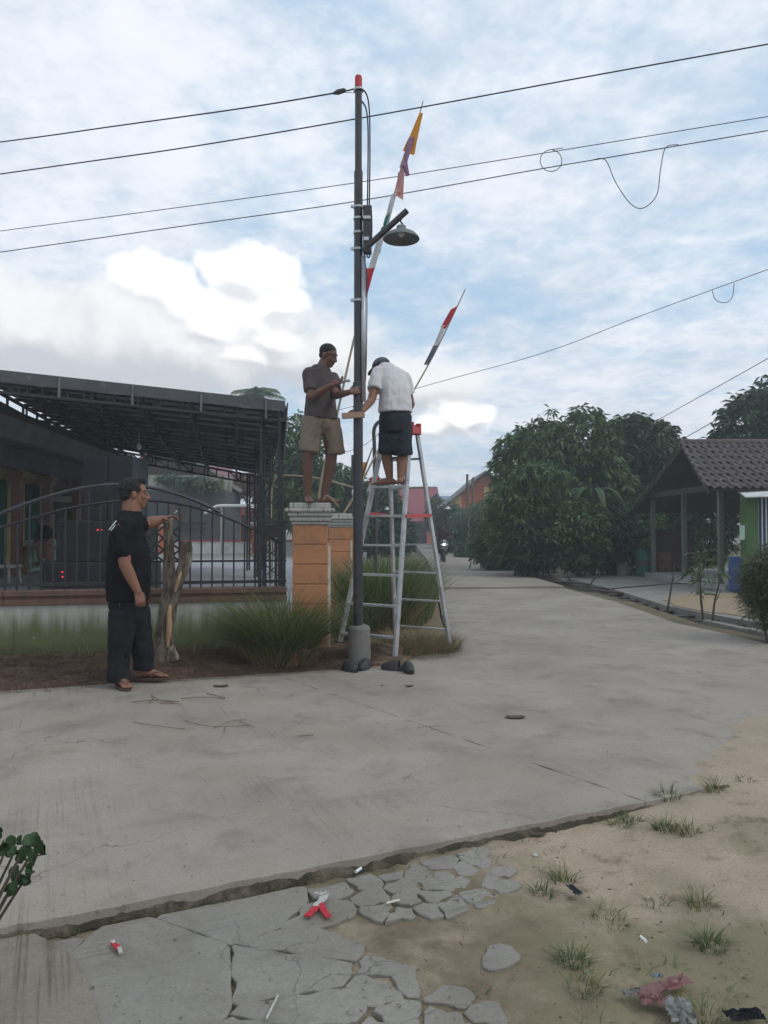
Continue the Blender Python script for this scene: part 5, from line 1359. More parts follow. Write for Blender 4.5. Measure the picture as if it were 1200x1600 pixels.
tree('bamboo_shrub', 'feathery grey-green shrub in front of the mango trees', gb_(840, 21), [B(845, 752, 21, 46, rz=34), B(815, 790, 21, 52, rz=40), B(862, 815, 21, 44, rz=46), B(800, 840, 21, 40, rz=36)], m_leafA, 1000, 10, .28, .055, 7, droop=.3, trunk_r=.05, cat='shrub')
us = [(775, 850, 24, 40, 44, 'dark shrub at the bend of the road below the orange gable'), (830, 855, 20.5, 44, 42, 'dark shrub around the foot of the curved lamp post'), (900, 845, 20.5, 46, 50, 'dark shrub behind the first twigs of the verge'),
      (955, 850, 21.5, 40, 48, 'dark shrub under the banana plant'), (1000, 830, 23, 34, 50, 'dark shrub behind the green drum'), (1060, 840, 24, 44, 50, 'dark shrub seen between the shed posts'), (1110, 830, 25, 40, 60, 'dark shrub at the back of the shed')]
for i, (px, py, Y, rx, rz, lb) in enumerate(us):
    tree('dark_shrub', lb, gb_(px, Y), [B(px, py, Y, rx, rz=rz), B(px + 12, py - 30, Y + .3, rx * .7, rz=rz * .7)], m_leafB if i % 2 else m_leafA, 620, 9, .22, .07, 20 + i, trunk_r=.05, cat='shrub', group='dark shrubs along the verge', droop=.2)
# banana plant
m_banana = leafmat('banana_leaf', (.035, .075, .03), (.05, .10, .04), (.08, .13, .05))
bn = T('banana_plant', 'banana plant with broad arching leaves in the grove', 'banana plant', gb_(925, 21.5))
bb = V(bn.location)
mb = MB(); mb.tube([bb, bb + V((.05, 0, 1.0)), bb + V((0, 0, 2.1))], [.10, .085, .06], 9); mb.build('stem', m_leafD, bn)
for k in range(7):
    a = k * .93 + .3; dr = V((math.cos(a), math.sin(a) * .8, 0)); L_ = .95 + .2 * math.sin(k * 2.1); pts = bez([bb + V((0, 0, 2.0)), bb + dr * L_ * .35 + V((0, 0, 2.7)), bb + dr * L_ * .8 + V((0, 0, 2.55)), bb + dr * L_ * 1.1 + V((0, 0, 1.9))], 5)
    mb = MB(); vs = []; n_ = len(pts)
    for i, p in enumerate(pts):
        t_ = i / (n_ - 1); w_ = .15 * math.sin(math.pi * min(1, t_ * .9 + .08)) ** .7; sd_ = dr.cross(V((0, 0, 1)))
        vs += [p + sd_ * w_ - V((0, 0, .05)), p, p - sd_ * w_ - V((0, 0, .05))]
    mb.add(vs, [(3 * i + j, 3 * i + j + 1, 3 * i + j + 4, 3 * i + j + 3) for i in range(n_ - 1) for j in range(2)]); mb.build('leaf', m_banana, bn)
# trees behind the yard and the pillars
tree('yard_tree', 'pale green tree rising between the marquee and the man on the pillar', gb_(470, 30), [B(462, 700, 30, 42, rz=50), B(452, 760, 30, 40, rz=56), B(490, 770, 30, 40, rz=60)], m_leafA, 1000, 9, .36, .11, 31)
tree('yard_tree', 'rounded tree behind the legs of the man on the pillar', gb_(530, 33), [B(528, 770, 33, 44, rz=46), B(556, 790, 33, 30, rz=46), B(500, 790, 33, 40, rz=50)], m_leafF, 900, 9, .42, .14, 32)
tree('yard_tree', 'darker tree just behind the steel pole and ladder', gb_(600, 36), [B(590, 785, 36, 34, rz=40), B(606, 815, 36, 30, rz=46), B(560, 830, 36, 40, rz=40), B(622, 835, 37, 26, rz=34)], m_leafB, 900, 9, .42, .14, 33)
tree('yard_tree', 'far tree whose crown shows low over the yard wall', gb_(430, 52), [B(440, 790, 52, 40, rz=40), B(500, 800, 52, 60, rz=36)], m_leafF, 700, 9, .6, .2, 34)
vine = tree('creeper', 'brownish creeper hanging over the maroon roof of the orange house', (P(385, 760, 41.5).x, 41.5, .3), [B(385, 757, 41.5, 24, rz=20)], m_litter, 260, 8, .3, .06, 35, trunk_r=.03, cat='creeper')
tree('ivy_clump', 'greenery growing along the parapet of the grey outbuilding', (P(285, 760, 37.7).x, 37.75, .3), [B(300, 752, 37.7, 34, 10, 9), B(262, 748, 37.7, 18, 8, 8), B(325, 758, 37.7, 20, 8, 9)], m_leafF, 260, 8, .28, .08, 36, trunk_r=.02, cat='creeper')
tree('bare_shrub', 'thin bare shrub behind the fence in the yard', tuple(G(282, 862, .3)), [B(282, 790, 27, 16, 10, 18)], m_litter, 30, 5, .25, .03, 37, trunk_r=.035, cat='shrub')
# palm
pm = T('coconut_palm', 'coconut palm whose top shows above the marquee corner', 'palm', gb_(402, 46)); pb = V(pm.location); pt = P(402, 628, 46)
mb = MB(); mb.tube(bez([pb, lerp(pb, pt, .5) + V((.3, 0, 0)), pt], 6), [.2] * 7 + [.14] * 6, 9); mb.build('trunk', m_trunk, pm)
R_ = np.random.default_rng(8)
for k in range(13):
    a = k * 2.4; el = 1.35 - .085 * k; dr = V((math.cos(a), math.sin(a), 0)); L_ = 1.65
    pts = bez([pt, pt + dr * L_ * .4 * math.cos(el) + V((0, 0, L_ * .42 * math.sin(el) + .15)), pt + dr * L_ * .8 * math.cos(el * .7) + V((0, 0, L_ * .55 * math.sin(el) - .05)), pt + dr * L_ * 1.1 * math.cos(el * .62) + V((0, 0, L_ * .62 * math.sin(el) - .25))], 7)
    vs = []; fs = []; sd_ = dr.cross(V((0, 0, 1)))
    for i, p in enumerate(pts[1:]):
        t_ = i / len(pts); w_ = .75 * math.sin(math.pi * (t_ * .85 + .12))
        fwd_ = (pts[min(i + 2, len(pts) - 1)] - pts[i]).normalized()
        for sg in (-1, 1):
            q = p + sd_ * sg * w_ + fwd_ * .28 - V((0, 0, .35 * w_ + R_.uniform(0, .12))); b0 = len(vs); vs += [p - fwd_ * .05, p + fwd_ * .05, q]; fs.append((b0, b0 + 1, b0 + 2))
    mb = MB(); mb.add(vs, fs); mb.tube(pts, .03, 4); mb.build('frond', m_leafA, pm)

def blades(n, cx, cy, rx, ry, z0, hmin, hmax, lean, wid, seed, heightf=None, lx=0, ly=0):
    """grass blades as 3-segment ribbons bending outwards."""
    R_ = np.random.default_rng(seed); a = R_.random(n) * 2 * np.pi; r = np.sqrt(R_.random(n)); x = cx + rx * r * np.cos(a); y = cy + ry * r * np.sin(a)
    h = hmin + (hmax - hmin) * R_.random(n) ** 1.4; ang = a + R_.normal(0, .7, n); ln_ = lean * (.25 + r * .8 + .5 * R_.random(n)); dx, dy = np.cos(ang) * ln_ + lx, np.sin(ang) * ln_ + ly
    z = np.full(n, z0) if heightf is None else np.array([heightf(p, q) for p, q in zip(x, y)])
    sx, sy = -np.sin(ang + R_.normal(0, 1, n)), np.cos(ang); w = wid * (.6 + .8 * R_.random(n)); V_ = []
    for t, ww in ((0, 1), (.4, .9), (.75, .6), (1, .06)):
        bend = t ** 1.9; zz = z + h * (t - .42 * bend * np.minimum(1.3, ln_)); px_, py_ = x + dx * h * bend, y + dy * h * bend
        V_.append(np.stack([px_ + sx * w * ww, py_ + sy * w * ww, zz], 1)); V_.append(np.stack([px_ - sx * w * ww, py_ - sy * w * ww, zz], 1))
    vs = np.stack(V_, 1).reshape(-1, 3); b = (np.arange(n) * 8)[:, None]; fs = np.concatenate([b + np.array([[2 * i, 2 * i + 1, 2 * i + 3, 2 * i + 2]]) for i in range(3)], 0); return vs, fs
def clump(label, parts, loc, m=None, cat='grass clump', name='grass_clump', group=None):
    t = T(name, label, cat, loc, group)
    for i, (m_, a) in enumerate(parts):
        vs, fs = blades(*a); fastmesh('blades' if i == 0 else 'dry_blades', vs, fs, m_, parent=t)
    return t
c = G(438, 1040, .03)
clump('big arching grass clump in front of the orange pillar', [(m_grassA, (1700, c.x, c.y + .12, .30, .22, .05, .40, .98, .62, .0042, 1)), (m_grassB, (420, c.x, c.y + .05, .34, .24, .04, .2, .55, .95, .0036, 2))], tuple(c))
c = V((.12, 9.4, .03))
clump('tall grass growing behind the ladder beside the pole', [(m_grassC, (1700, c.x - .22, c.y, .40, .60, .03, .55, 1.25, .42, .005, 3)), (m_grassB, (500, c.x - .15, c.y - .2, .42, .5, .03, .4, .95, .5, .004, 4))], tuple(c))
c = V((-.35, 8.2, .03))
clump('grass tuft between the orange pillar and the pole', [(m_grassC, (300, c.x, c.y + .2, .2, .3, .03, .35, .8, .5, .0045, 5))], tuple(c))
c = V((.38, 8.4, .03)); vs, fs = blades(2600, .32, 8.15, .52, .62, .03, .05, .26, .7, .003, 6); fastmesh('dry_grass', vs, fs, m_grassB, kind='stuff')
vs, fs = blades(700, .35, 8.0, .5, .5, .03, .05, .2, .7, .003, 66); fastmesh('green_grass', vs, fs, m_grassC, kind='stuff')
c = V((.75, 12.5, .03)); vs, fs = blades(3800, .15, 14.5, .72, 5.6, .03, .3, .95, .45, .007, 7); fastmesh('verge_grass', vs, fs, m_grassC, kind='stuff')
# feathery shrub at the east edge
c = G(1214, 1002, .0)
t = T('fine_leaved_shrub', 'fuzzy fine-leaved shrub at the road edge in front of the green post', 'shrub', tuple(c))
R_ = np.random.default_rng(77); cz = P(1218, 920, c.y); n = 1300; q = R_.normal(size=(n, 3)); q /= np.linalg.norm(q, axis=1, keepdims=True); pts = np.array(cz) + q * np.array([.42, .4, .52]) * (.35 + .65 * R_.random((n, 1)) ** .5)
vs, fs = leaf_cloud(pts, 10, .17, .010, R_, -.1); fastmesh('crown', vs, fs, leafmat('fine_leaf', (.05, .07, .03), (.10, .12, .045), (.16, .16, .07)), parent=t)
mb = MB()
for k in range(5): mb.tube(bez([c + V((.05 * k - .1, 0, -.1)), c + V((.08 * k - .16, .02, .3)), cz + V((.14 * k - .3, 0, .1))], 4), [.016] * 5 + [.008] * 4, 6)
mb.build('stem', m_trunk, t)

# saplings and sticks on the east verge
def sapling(base, top, label, leaves=0, seed=1, bend=.04):
    t = T('sapling', label, 'sapling', tuple(base), 'saplings and sticks on the verge'); rr = random.Random(seed)
    mb = MB(); pts = bez([base - V((0, 0, .1)), lerp(base, top, .5) + V((rr.uniform(-bend, bend), 0, 0)), top], 5); mb.tube(pts, list(map(float, np.linspace(.020, .009, len(pts)))), 6)
    if not leaves:
        mid = lerp(base, top, .55); mb.tube([mid, mid + V((.06, 0, .12))], [.008, .004], 5)
    mb.build('stem', m_trunk, t)
    if leaves:
        R_ = np.random.default_rng(seed); p = np.array([lerp(base, top, .55 + .5 * rr.random()) for _ in range(leaves)]) + R_.normal(0, .09, (leaves, 3)); vs, fs = leaf_cloud(p, 7, .24, .04, R_, .0); fastmesh('leaves', vs, fs, m_leafD, parent=t)
sapling(G(1100, 972, -.03), P(1094, 880, G(1100, 972).y), 'leafy sapling at the ditch, with narrow bright leaves', 12, 3)
sapling(G(1112, 976, -.03), P(1126, 905, G(1112, 976).y), 'crooked bare stick leaning beside the leafy sapling', 0, 4)
sapling(G(1041, 955, -.03), P(1055, 880, G(1041, 955).y), 'tall bare stick on the verge between lamp post and sapling', 0, 5)
sapling(G(915, 917, -.03), P(935, 898, G(915, 917).y), 'short twig on the verge, leaning towards the forecourt', 0, 6)
sapling(G(894, 910, -.03), P(884, 892, G(894, 910).y), 'short twig on the verge, closest to the lamp post', 0, 7)
sapling(G(1091, 922, .06), P(1092, 885, G(1091, 922).y), 'young leafy plant on the sand of the forecourt', 8, 8)

# ================================================================ east side: ditch, forecourt, shed
re_ = right_edge[:5]
def offs(pts, d): return [p + V((d * .93, d * .36, 0)) for p in pts]
mb = MB(); o0, o1 = offs(re_, .03), offs(re_, .42)
ext0, ext1 = o0[0] + V((8, 2, 0)), o1[0] + V((8, 2, 0))
m_verge = mat('east_verge_soil', (.155, .115, .075), (.12, .10, .055), 3, .95, .5, 40, dirt=(.08, .10, .04), dscale=2)
mb.prism([ext0] + o0 + list(reversed(o1)) + [ext1], -.18, -.025); mb.build('east_verge', m_verge, kind='structure')
vs, fs = blades(1500, 0, 0, 1, 1, -.03, .03, .16, .8, .003, 90)
R_ = np.random.default_rng(91); tt = R_.random(1500); pl_ = [ext0] + re_
acc = []
for u in tt:
    k = min(3, int(u * 4)); p = lerp(re_[k], re_[k + 1], u * 4 - k) + V((.93, .36, 0)) * R_.uniform(.02, .45); acc.append((p.x, p.y, 0))
vs = vs.reshape(-1, 8, 3); vs[:, :, :2] = vs[:, :, :2] * .05 + np.array(acc)[:, None, :2]; fastmesh('verge_grass', vs.reshape(-1, 3), fs, m_grassA, kind='stuff')
kb = T('drain_kerb', 'pale concrete kerb beams along the drain', 'kerb', tuple(o1[1]))
k0 = offs(re_, .52)
kp = [k0[0] + V((3, .8, 0)), k0[0], k0[1], k0[2]]
for a, b in zip(kp, kp[1:]):
    n = max(1, round((b - a).length / 1.1))
    for i in range(n):
        p, q = lerp(a, b, i / n), lerp(a, b, (i + 1) / n); d_ = (q - p).normalized() * .012
        mb = MB(); mb.beam(p + d_ + V((0, 0, -.07)), q - d_ + V((0, 0, -.07 + .01)), .13, .18); mb.build('kerb_beam', m_plain, kb, bevel=.01)
fc = [G(885, 903, .04), G(960, 921, .04), G(1040, 946, .04), G(1145, 966, .04), G(1260, 985, .04) , G(1700, 1000, .04), G(1700, 905, .04), G(1260, 896, .04), G(1000, 889, .04), G(900, 890, .04)]
mb = MB(); mb.prism(fc, -.25, .04); mb.build('forecourt', m_plain, kind='structure')
sp_ = [G(1035, 938, .045), G(1090, 928, .045), G(1260, 930, .045), G(1260, 972, .045), G(1160, 962, .045), G(1080, 953, .045)]
sp_ = [p + V((nz2(p.x, p.y, 2) * .2, nz2(p.x, p.y, 2, 5) * .3, 0)) for p in bez(sp_ + [sp_[0]], 6)[:-1]]
mb = MB(); mb.prism(sp_, .035, .052); mb.build('sand_patch', mat('yellow_sand', (.31, .235, .155), (.25, .19, .125), 3, .95, .4, 60), kind='structure')
m_timber2 = mat('weathered_plank', (.075, .06, .05), (.05, .04, .034), 5, .85, .2, 40)
pkk = T('plank_bridge', 'dark weathered planks laid over the drain', 'planks', tuple(G(920, 916, .05)))
for i in range(3):
    a, b = G(880 + i * 10, 909 + i * 5, .02), G(945 + i * 16, 915 + i * 6, .02); mb = MB(); mb.beam(a, b, .15, .03); mb.build('plank', m_timber2, pkk, bevel=.004)
for i in range(9):
    p = lerp(o1[4], o1[1], .22 + i * .085) + V((.16, .06, -.045 + .006 * (i % 3))); d_ = (o1[1] - o1[4]).normalized(); mb = MB(); sd_ = V((-d_.y, d_.x, 0)); mb.beam(p - sd_ * .22 + d_ * .02 * (i % 2), p + sd_ * .26, .19, .025); mb.build('plank', m_timber2, pkk, bevel=.004)
# drain cable across
mb = MB(); mb.tube(bez([G(955, 920, .05), G(1000, 916, .05), G(1060, 912, .05), G(1140, 916, .05)], 5), .012, 5); mb.build('hose', m_cable, loc=tuple(G(1000, 916, .05)), label='thin black hose lying across the forecourt', cat='hose')

m_roof_tile = mat('old_roof_tile', (.115, .088, .080), (.075, .06, .057), 7, .8, .3, 40, dirt=(.17, .15, .14), dscale=4, dlo=.55, dhi=.72)
m_post = mat('green_grey_post', (.15, .155, .13), (.12, .125, .10), 5, .75, .15, 30, stretch=(2, 2, .4))
m_postg = mat('green_paint', (.065, .135, .04), (.05, .11, .035), 5, .65, .05)
m_blue = mat('blue_plastic', (.035, .085, .22), (.03, .07, .18), 5, .45, .05)
shd = T('tiled_shed', 'open-sided shed with an old clay tile roof on posts', 'shed', (8.5, 17.8, .0))
Yf, Yr, Yb = 15.2, 17.9, 21.2; ze, zrg, zb = P(1107, 764, Yf).z, P(1065, 693, Yr).z, P(985, 799, Yb).z
xF, xR, xB = P(1107, 764, Yf).x, P(1065, 693, Yr).x, P(985, 799, Yb).x; XE = 13.5
# tiles on the front slope: each a wavy pan laid over the one below
rows, TW = 8, .175
def wavetile(mb, xa, y0, z0, y1, z1, w):
    n = 6; a, b = [], []
    for i in range(n + 1):
        u = i / n; h = .030 * math.sin(u * 2 * math.pi) ; a.append(V((xa + w * u, y0, z0 + h + .022))); b.append(V((xa + w * u, y1, z1 + h)))
    lo = [p - V((0, 0, .018)) for p in a]
    mb.add(a + b + lo, [(i, i + 1, n + 2 + i, n + 1 + i) for i in range(n)] + [(2 * n + 2 + i, 2 * n + 3 + i, i + 1, i) for i in range(n)])
cols = 20; meshes = {}
def roofx(t): return xF + (xR - xF) * t
for r in range(rows):
    t0, t1 = r / rows, (r + 1.12) / rows
    y0, z0, y1, z1 = Yf + (Yr - Yf) * t0, ze + (zrg - ze) * t0, Yf + (Yr - Yf) * min(1, t1), ze + (zrg - ze) * min(1, t1)
    x = roofx(t0)
    k = 0
    while k < cols:
        mb = MB(); j = rng.uniform(-.008, .008); wavetile(mb, x + k * TW, y0 + rng.uniform(-.015, .015), z0 + .03 + j, y1, z1 + .03 + j, TW + .01); mb.build('tile', m_roof_tile, shd, smooth=False); k += 1
    mb = MB()
    while x + k * TW < XE: wavetile(mb, x + k * TW, y0, z0 + .03, y1, z1 + .03, TW + .01); k += 1
    mb.build('far_tiles', m_roof_tile, shd, kind='stuff')
mb = MB(); mb.slab((xF, Yf + .05, ze), (XE, Yf + .05, ze), (XE, Yr, zrg - .01), (xR, Yr, zrg - .01), .04)
mb.slab((xR, Yr, zrg - .01), (XE, Yr, zrg - .01), (XE, Yb, zb), (xB, Yb, zb), .05); mb.build('roof_deck', m_timber, shd)
mb = MB(); 
for i in range(16): mb.tube([(xR - .04 + i * .42, Yr, zrg + .03), (xR + .40 + i * .42, Yr, zrg + .03)], [.085, .075], 8)
mb.build('ridge_tiles', m_roof_tile, shd, kind='stuff')
mb = MB(); mb.beam((xF + .03, Yf + .05, ze - .05), (xR + .03, Yr, zrg - .06), .04, .12); mb.beam((xR + .03, Yr, zrg - .06), (xB + .03, Yb, zb - .06), .04, .12); mb.build('bargeboard', m_timber, shd)
mb = MB(); mb.beam((xF + .3, 16, ze + .12), (XE, 16, ze + .12), .1, .14); mb.beam((7.3, 15.6, ze + .1), (7.3, 20.6, ze + .1), .1, .14); mb.build('beam', m_timber, shd)
for px, Y, py in ((1127, 16, 916), (1070, 18.7, 904), (1021, 20.2, 898)):
    a = G(px, py, .1); mb = MB(); zt = ze + .12 if Y < 20 else zb + .3
    mb.box((a.x, a.y, (zt + .04) / 2), (.105, .105, zt - .04)); mb.build('post', m_post, shd)
mb = MB(); mb.prism([V((7.25, 15.75, 0)), V((14, 15.75, 0)), V((14, 22.5, 0)), V((7.2, 22.5, 0))], 0, .16); mb.build('plinth', mat('tiled_plinth', (.42, .42, .41), (.30, .30, .30), 14, .5, .05), shd)
mb = MB(); mb.box((8.3, 21.2, .75), (.9, .6, 1.2)); mb.build('cupboard', m_timber, loc=(8.3, 21.2, .16), label='dark brown cupboard under the shed roof', cat='cupboard')
# stall with green post
stl = T('green_stall', 'small stall with a green corner post, white awning and barred blue front', 'stall', tuple(G(1175, 905, .05)))
SYs = 15.0
xg = P(1175, 800, SYs).x
mb = MB(); mb.box((xg, SYs + .12, 1.06), (.26, .24, 1.98)); mb.build('corner_post', m_postg, stl)
mb = MB(); mb.box((xg + 1.6, SYs + .5, 1.1), (2.9, .12, 2.1)); mb.build('front_wall', m_blue, stl)
for k in range(7): mb = MB(); mb.box((xg + .22 + .085 * k, SYs + .2, 1.25), (.022, .022, 1.5)); mb.build('window_bar', m_white, stl)
mb = MB(); mb.box((xg + .6, SYs + .2, 2.03), (1.0, .05, .05)); mb.box((xg + .6, SYs + .2, .5), (1.0, .05, .05)); mb.build('bar_frame', m_postg, stl)
a = P(1163, 773, SYs - .3); mb = MB(); mb.slab((a.x, SYs - .35, a.z - .04), (a.x + 3, SYs - .35, a.z + .02), (a.x + 3.1, SYs + .5, a.z + .28), (a.x + .25, SYs + .5, a.z + .12), .02); mb.build('awning', m_whitewall, stl)
mb = MB(); q = P(1162, 832, SYs); mb.box((q.x - .02, SYs + .02, q.z), (.10, .02, .30)); mb.build('notice', m_mint, stl)
def drum(px, py, r, h, m, label, z=.05, hoop=None, name='drum'):
    a = G(px, py, z); t = T(name, label, 'drum', tuple(a)); mb = MB()
    mb.lathe(a, [(.001, 0), (r * .96, 0), (r, .02), (r, h * .32), (r * 1.03, h * .335), (r, h * .35), (r, h * .65), (r * 1.03, h * .665), (r, h * .68), (r, h - .02), (r * .97, h), (r * .93, h), (r * .93, h - .03), (.001, h - .03)], 22); mb.build('drum_shell', m, t, smooth=False)
    if hoop: mb = MB(); mb.lathe(a, [(r * 1.005, h * .36), (r * 1.005, h * .64)], 22); mb.build('pale_band', hoop, t)
drum(1154, 924, .19, .72, m_blue, 'blue plastic barrel beside the front shed post')
m_drumg = mat('green_drum_paint', (.03, .12, .085), (.025, .09, .065), 5, .6, .05)
drum(1005, 900, .21, .72, m_drumg, 'dark green drum with a pale band under the shed eave', .05, m_rail)
drum(1036, 899, .22, .66, mat('rust_drum', (.16, .085, .05), (.12, .065, .04), 5, .75, .2), 'rusty brown drum beside the green one')
drum(973, 899, .16, .34, m_block, 'small grey planter tub left of the green drum'.replace(' left of', ' next to'), .05, None, 'planter')
# east street lamp: thin post, long drooping arm
el_ = T('curved_street_lamp', 'thin lamp post with a long drooping arm and white shade beside the grove', 'street lamp', tuple(G(866, 897, .0)))
LYs = G(866, 897).y
mb = MB(); mb.tube([G(866, 897, -.05), P(866, 754, LYs)], [.03, .022], 8); mb.build('post', m_postg, el_)
mb = MB(); mb.tube(bez([P(825, 741, LYs), P(836, 741, LYs), P(852, 747, LYs), P(870, 757, LYs), P(890, 776, LYs + .2), P(912, 791, LYs + .4), P(945, 798, LYs + .8), P(985, 797, LYs + 1.2), P(1030, 780, LYs + 1.4)], 5), .014, 6); mb.build('arm', m_fascia, el_)
def smallshade(c, r, parent):
    mb = MB(); mb.lathe(c, [(r, 0), (r * .8, r * .25), (r * .35, r * .42), (r * .3, r * .8), (.001, r * .85)], 18); mb.lathe(c, [(r * .95, .003), (r * .3, r * .3), (.001, r * .32)], 18); mb.build('lamp_shade', m_white, parent); mb = MB(); mb.ell(V(c) + V((0, 0, -.02)), (r * .22, r * .22, r * .32)); mb.build('bulb', m_white, parent)
smallshade(P(825, 750, LYs), .125, el_)
mb = MB(); q = G(858, 895, .0); mb.tube([q + V((0, -.05, 0)), q + V((0, -.05, .28))], [.05, .02], 8); mb.build('marker', m_white, loc=tuple(q), label='small white marker stone at the foot of the thin lamp post', cat='marker')
def farlamp(px, py, Y, r, label, dx=.6):
    b = P(px, 850, Y); t = T('street_lamp', label, 'street lamp', (b.x + dx, Y, -.1), 'small street lamps along the road'); top = P(px, py, Y)
    mb = MB(); mb.tube([(b.x + dx, Y, -.1), (b.x + dx, Y, top.z - .3)], .03, 7); mb.build('post', m_fascia, t); mb = MB(); mb.tube(bez([V((b.x + dx, Y, top.z - .32)), top + V((dx * .6, 0, .06)), top + V((0, 0, .12)), top + V((0, 0, .05))], 5), .02, 6); mb.build('arm', m_fascia, t); smallshade(top, r, t)
farlamp(700, 795, 36, .16, 'small white-shaded street lamp above the motorbike', 1.0)
farlamp(605, 796, 32, .13, 'small white-shaded street lamp seen through the ladder', -.45)
farlamp(764, 726 + 70, 40, .12, 'small street lamp with a bent arm by the orange gable', 1.1)
# gooseneck post behind the ladder
gy = 13.0
mb = MB(); mb.tube(bez([G(587, 945, .0) * 1.0, P(586, 800, gy), P(585, 700, gy), P(584, 675, gy), P(588, 663, gy), P(597, 658, gy), P(625, 657, gy)], 5), .033, 8)
mb.v = [V((v_.x, gy if v_.z < .6 else v_.y, v_.z)) for v_ in mb.v]
gp = T('gooseneck_post', 'slim dark gooseneck lamp post standing behind the ladder', 'street lamp', (P(587, 850, gy).x, gy, 0))
mb.build('post', m_rail, gp); smallshade(P(626, 664, gy), .13, gp)
# utility poles far
for px, pt_, Y, lb in ((730, 741, 44, 'far wooden utility pole standing before the orange gable'), (739, 746, 46.5, 'second far utility pole, just behind the first')):
    a = P(px, 860, Y); b = P(px, pt_, Y); mb = MB(); mb.tube([(a.x, Y, -.1), b], [.09, .07], 8); mb.build('utility_pole', m_trunk, loc=(a.x, Y, -.1), label=lb, cat='utility pole')

# ---- houses at the end of the road
m_redroof = mat('red_metal_roof', (.27, .05, .06), (.22, .042, .05), 2, .55, .05, 20, stretch=(12, 1, 1))
m_blueroof = mat('blue_metal_roof', (.12, .20, .28), (.10, .165, .235), 2, .5, .05)
rh = T('red_roof_house', 'house with a wide red metal roof where the road ends', 'house', (P(650, 850, 76).x, 76, -.1))
x0, x1 = P(596, 800, 76).x, P(696, 800, 76).x; zt, zm = P(600, 761, 79).z, P(600, 814, 75).z
mb = MB(); mb.slab((x0, 75, zm), (x1 - .3, 75, zm), (x1 - .6, 79, zt), (x0, 79, zt), .15); mb.build('roof', m_redroof, rh)
mb = MB(); mb.box(((x0 + x1 - .7) / 2, 79, zt + .02), (x1 - x0 - .7, .3, .07)); mb.build('ridge_cap', m_white, rh)
mb = MB(); mb.slab((x0, 79, zt), (x1 - .6, 79, zt), (x1 - .3, 84, zm), (x0, 84, zm), .15); mb.build('rear_roof', m_redroof, rh)
mb = MB(); mb.box(((x0 + x1) / 2, 80, zm / 2), (x1 - x0 - 1, 7, zm)); mb.build('house_wall', m_timber, rh)
mb = MB(); mb.box(((x0 + x1) / 2, 76.45, zm * .42), (x1 - x0 - 2.6, .15, zm * .8)); mb.build('dark_opening', m_dark, rh)
for px in (612, 676): mb = MB(); mb.box((P(px, 800, 75.6).x, 75.6, .5), (1.2, .4, 1.5 if px > 650 else .9)); mb.build('orange_wall', m_orange2, rh)
mb = MB(); mb.box((P(690, 800, 90).x, 92, 2.6), (7, 5, 5.2)); bh = T('blue_roof_house', 'house with a blue metal roof peeping between the trees', 'house', (P(690, 800, 90).x, 92, 0)); mb.build('house_wall', m_oldplaster, bh)
bx0 = P(668, 800, 90).x; bx1 = P(712, 800, 90).x; mb = MB(); mb.slab((bx0, 89, 5.0), (bx1, 89, 5.0), (bx1, 94, 6.6 - .8), (bx0, 94, 6.6 - .8), .15); mb.build('roof', m_blueroof, bh)
wh = T('white_house', 'distant house with a white lattice gable behind the ladder', 'house', (P(606, 850, 82).x, 82, 0))
mb = MB(); mb.box((P(609, 800, 82).x, 84, 2.0), (2.6, 4, 4)); mb.build('house_wall', m_whitewall, wh)
xa = P(609, 800, 82).x; za = P(609, 783, 82).z; mb = MB(); mb.add([(xa - 1.4, 81.9, za - .3), (xa + 1.4, 81.9, za - .3), (xa + .4, 81.9, za + 1.8), (xa - 1.4, 84, za - .3), (xa + 1.4, 84, za - .3), (xa + .4, 84, za + 1.8)], [(0, 1, 2), (3, 5, 4), (0, 3, 4, 1), (1, 4, 5, 2), (2, 5, 3, 0)]); mb.build('gable', m_whitewall, wh)
for k in range(4): mb = MB(); mb.box((xa - .7 + .45 * k, 81.8, za + .4), (.09, .1, .9 + .2 * k)); mb.build('gable_lath', m_greyblock, wh)
og = T('orange_gable_house', 'orange and cream gabled house half hidden by the grove', 'house', (P(760, 850, 50).x, 50, -.1))
def og_(px, py, y=50): q = P(px, py, 50); return V((q.x, y, q.z))
mb = MB(); pl_ = [og_(704, 785), og_(758, 742), og_(815, 785), og_(815, 862), og_(704, 862)]
mb.add(pl_ + [p + V((0, 8, 0)) for p in pl_], [(0, 1, 2, 3, 4), (9, 8, 7, 6, 5)] + [(i, 5 + i, 5 + (i + 1) % 5, (i + 1) % 5) for i in range(5)]); mb.build('house_wall', m_orange2, og)
mb = MB(); pc = [og_(704, 786, 49.93), og_(721, 772, 49.93), og_(721, 862, 49.93), og_(704, 862, 49.93)]; mb.slab(*reversed(pc), .05); mb.build('cream_panel', m_yellow, og)
mb = MB(); a, b, c = og_(697, 790, 49.2), og_(758, 738, 49.2), og_(822, 790, 49.2); d8 = V((0, 9.5, 0)); mb.slab(a, b, b + d8, a + d8, -.10); mb.slab(b, c, c + d8, b + d8, -.10); mb.build('roof', m_fascia, og)
for px, py, w_, h_, m_ in ((760, 775, .35, 1.2, m_yellow), (735, 840, .8, 1.1, m_dark), (748, 840, .2, 1.2, m_white)): q = og_(px, py, 49.9); mb = MB(); mb.box(q, (w_, .12, h_)); mb.build('window', m_dark if m_ is not m_yellow else m_yellow, og)
cb = [(705, 815, 44, 24, 30, 'blue-green bush beside the road in front of the blue roof'), (732, 825, 42, 30, 34, 'bush with drooping leaves behind the motorbike'), (765, 815, 40, 34, 40, 'bush below the cream panel of the orange gable'), (745, 862, 36, 30, 20, 'low dark bush at the roadside behind the motorbike'), (680, 800, 60, 16, 26, 'small dark tree between the red roof and the blue roof')]
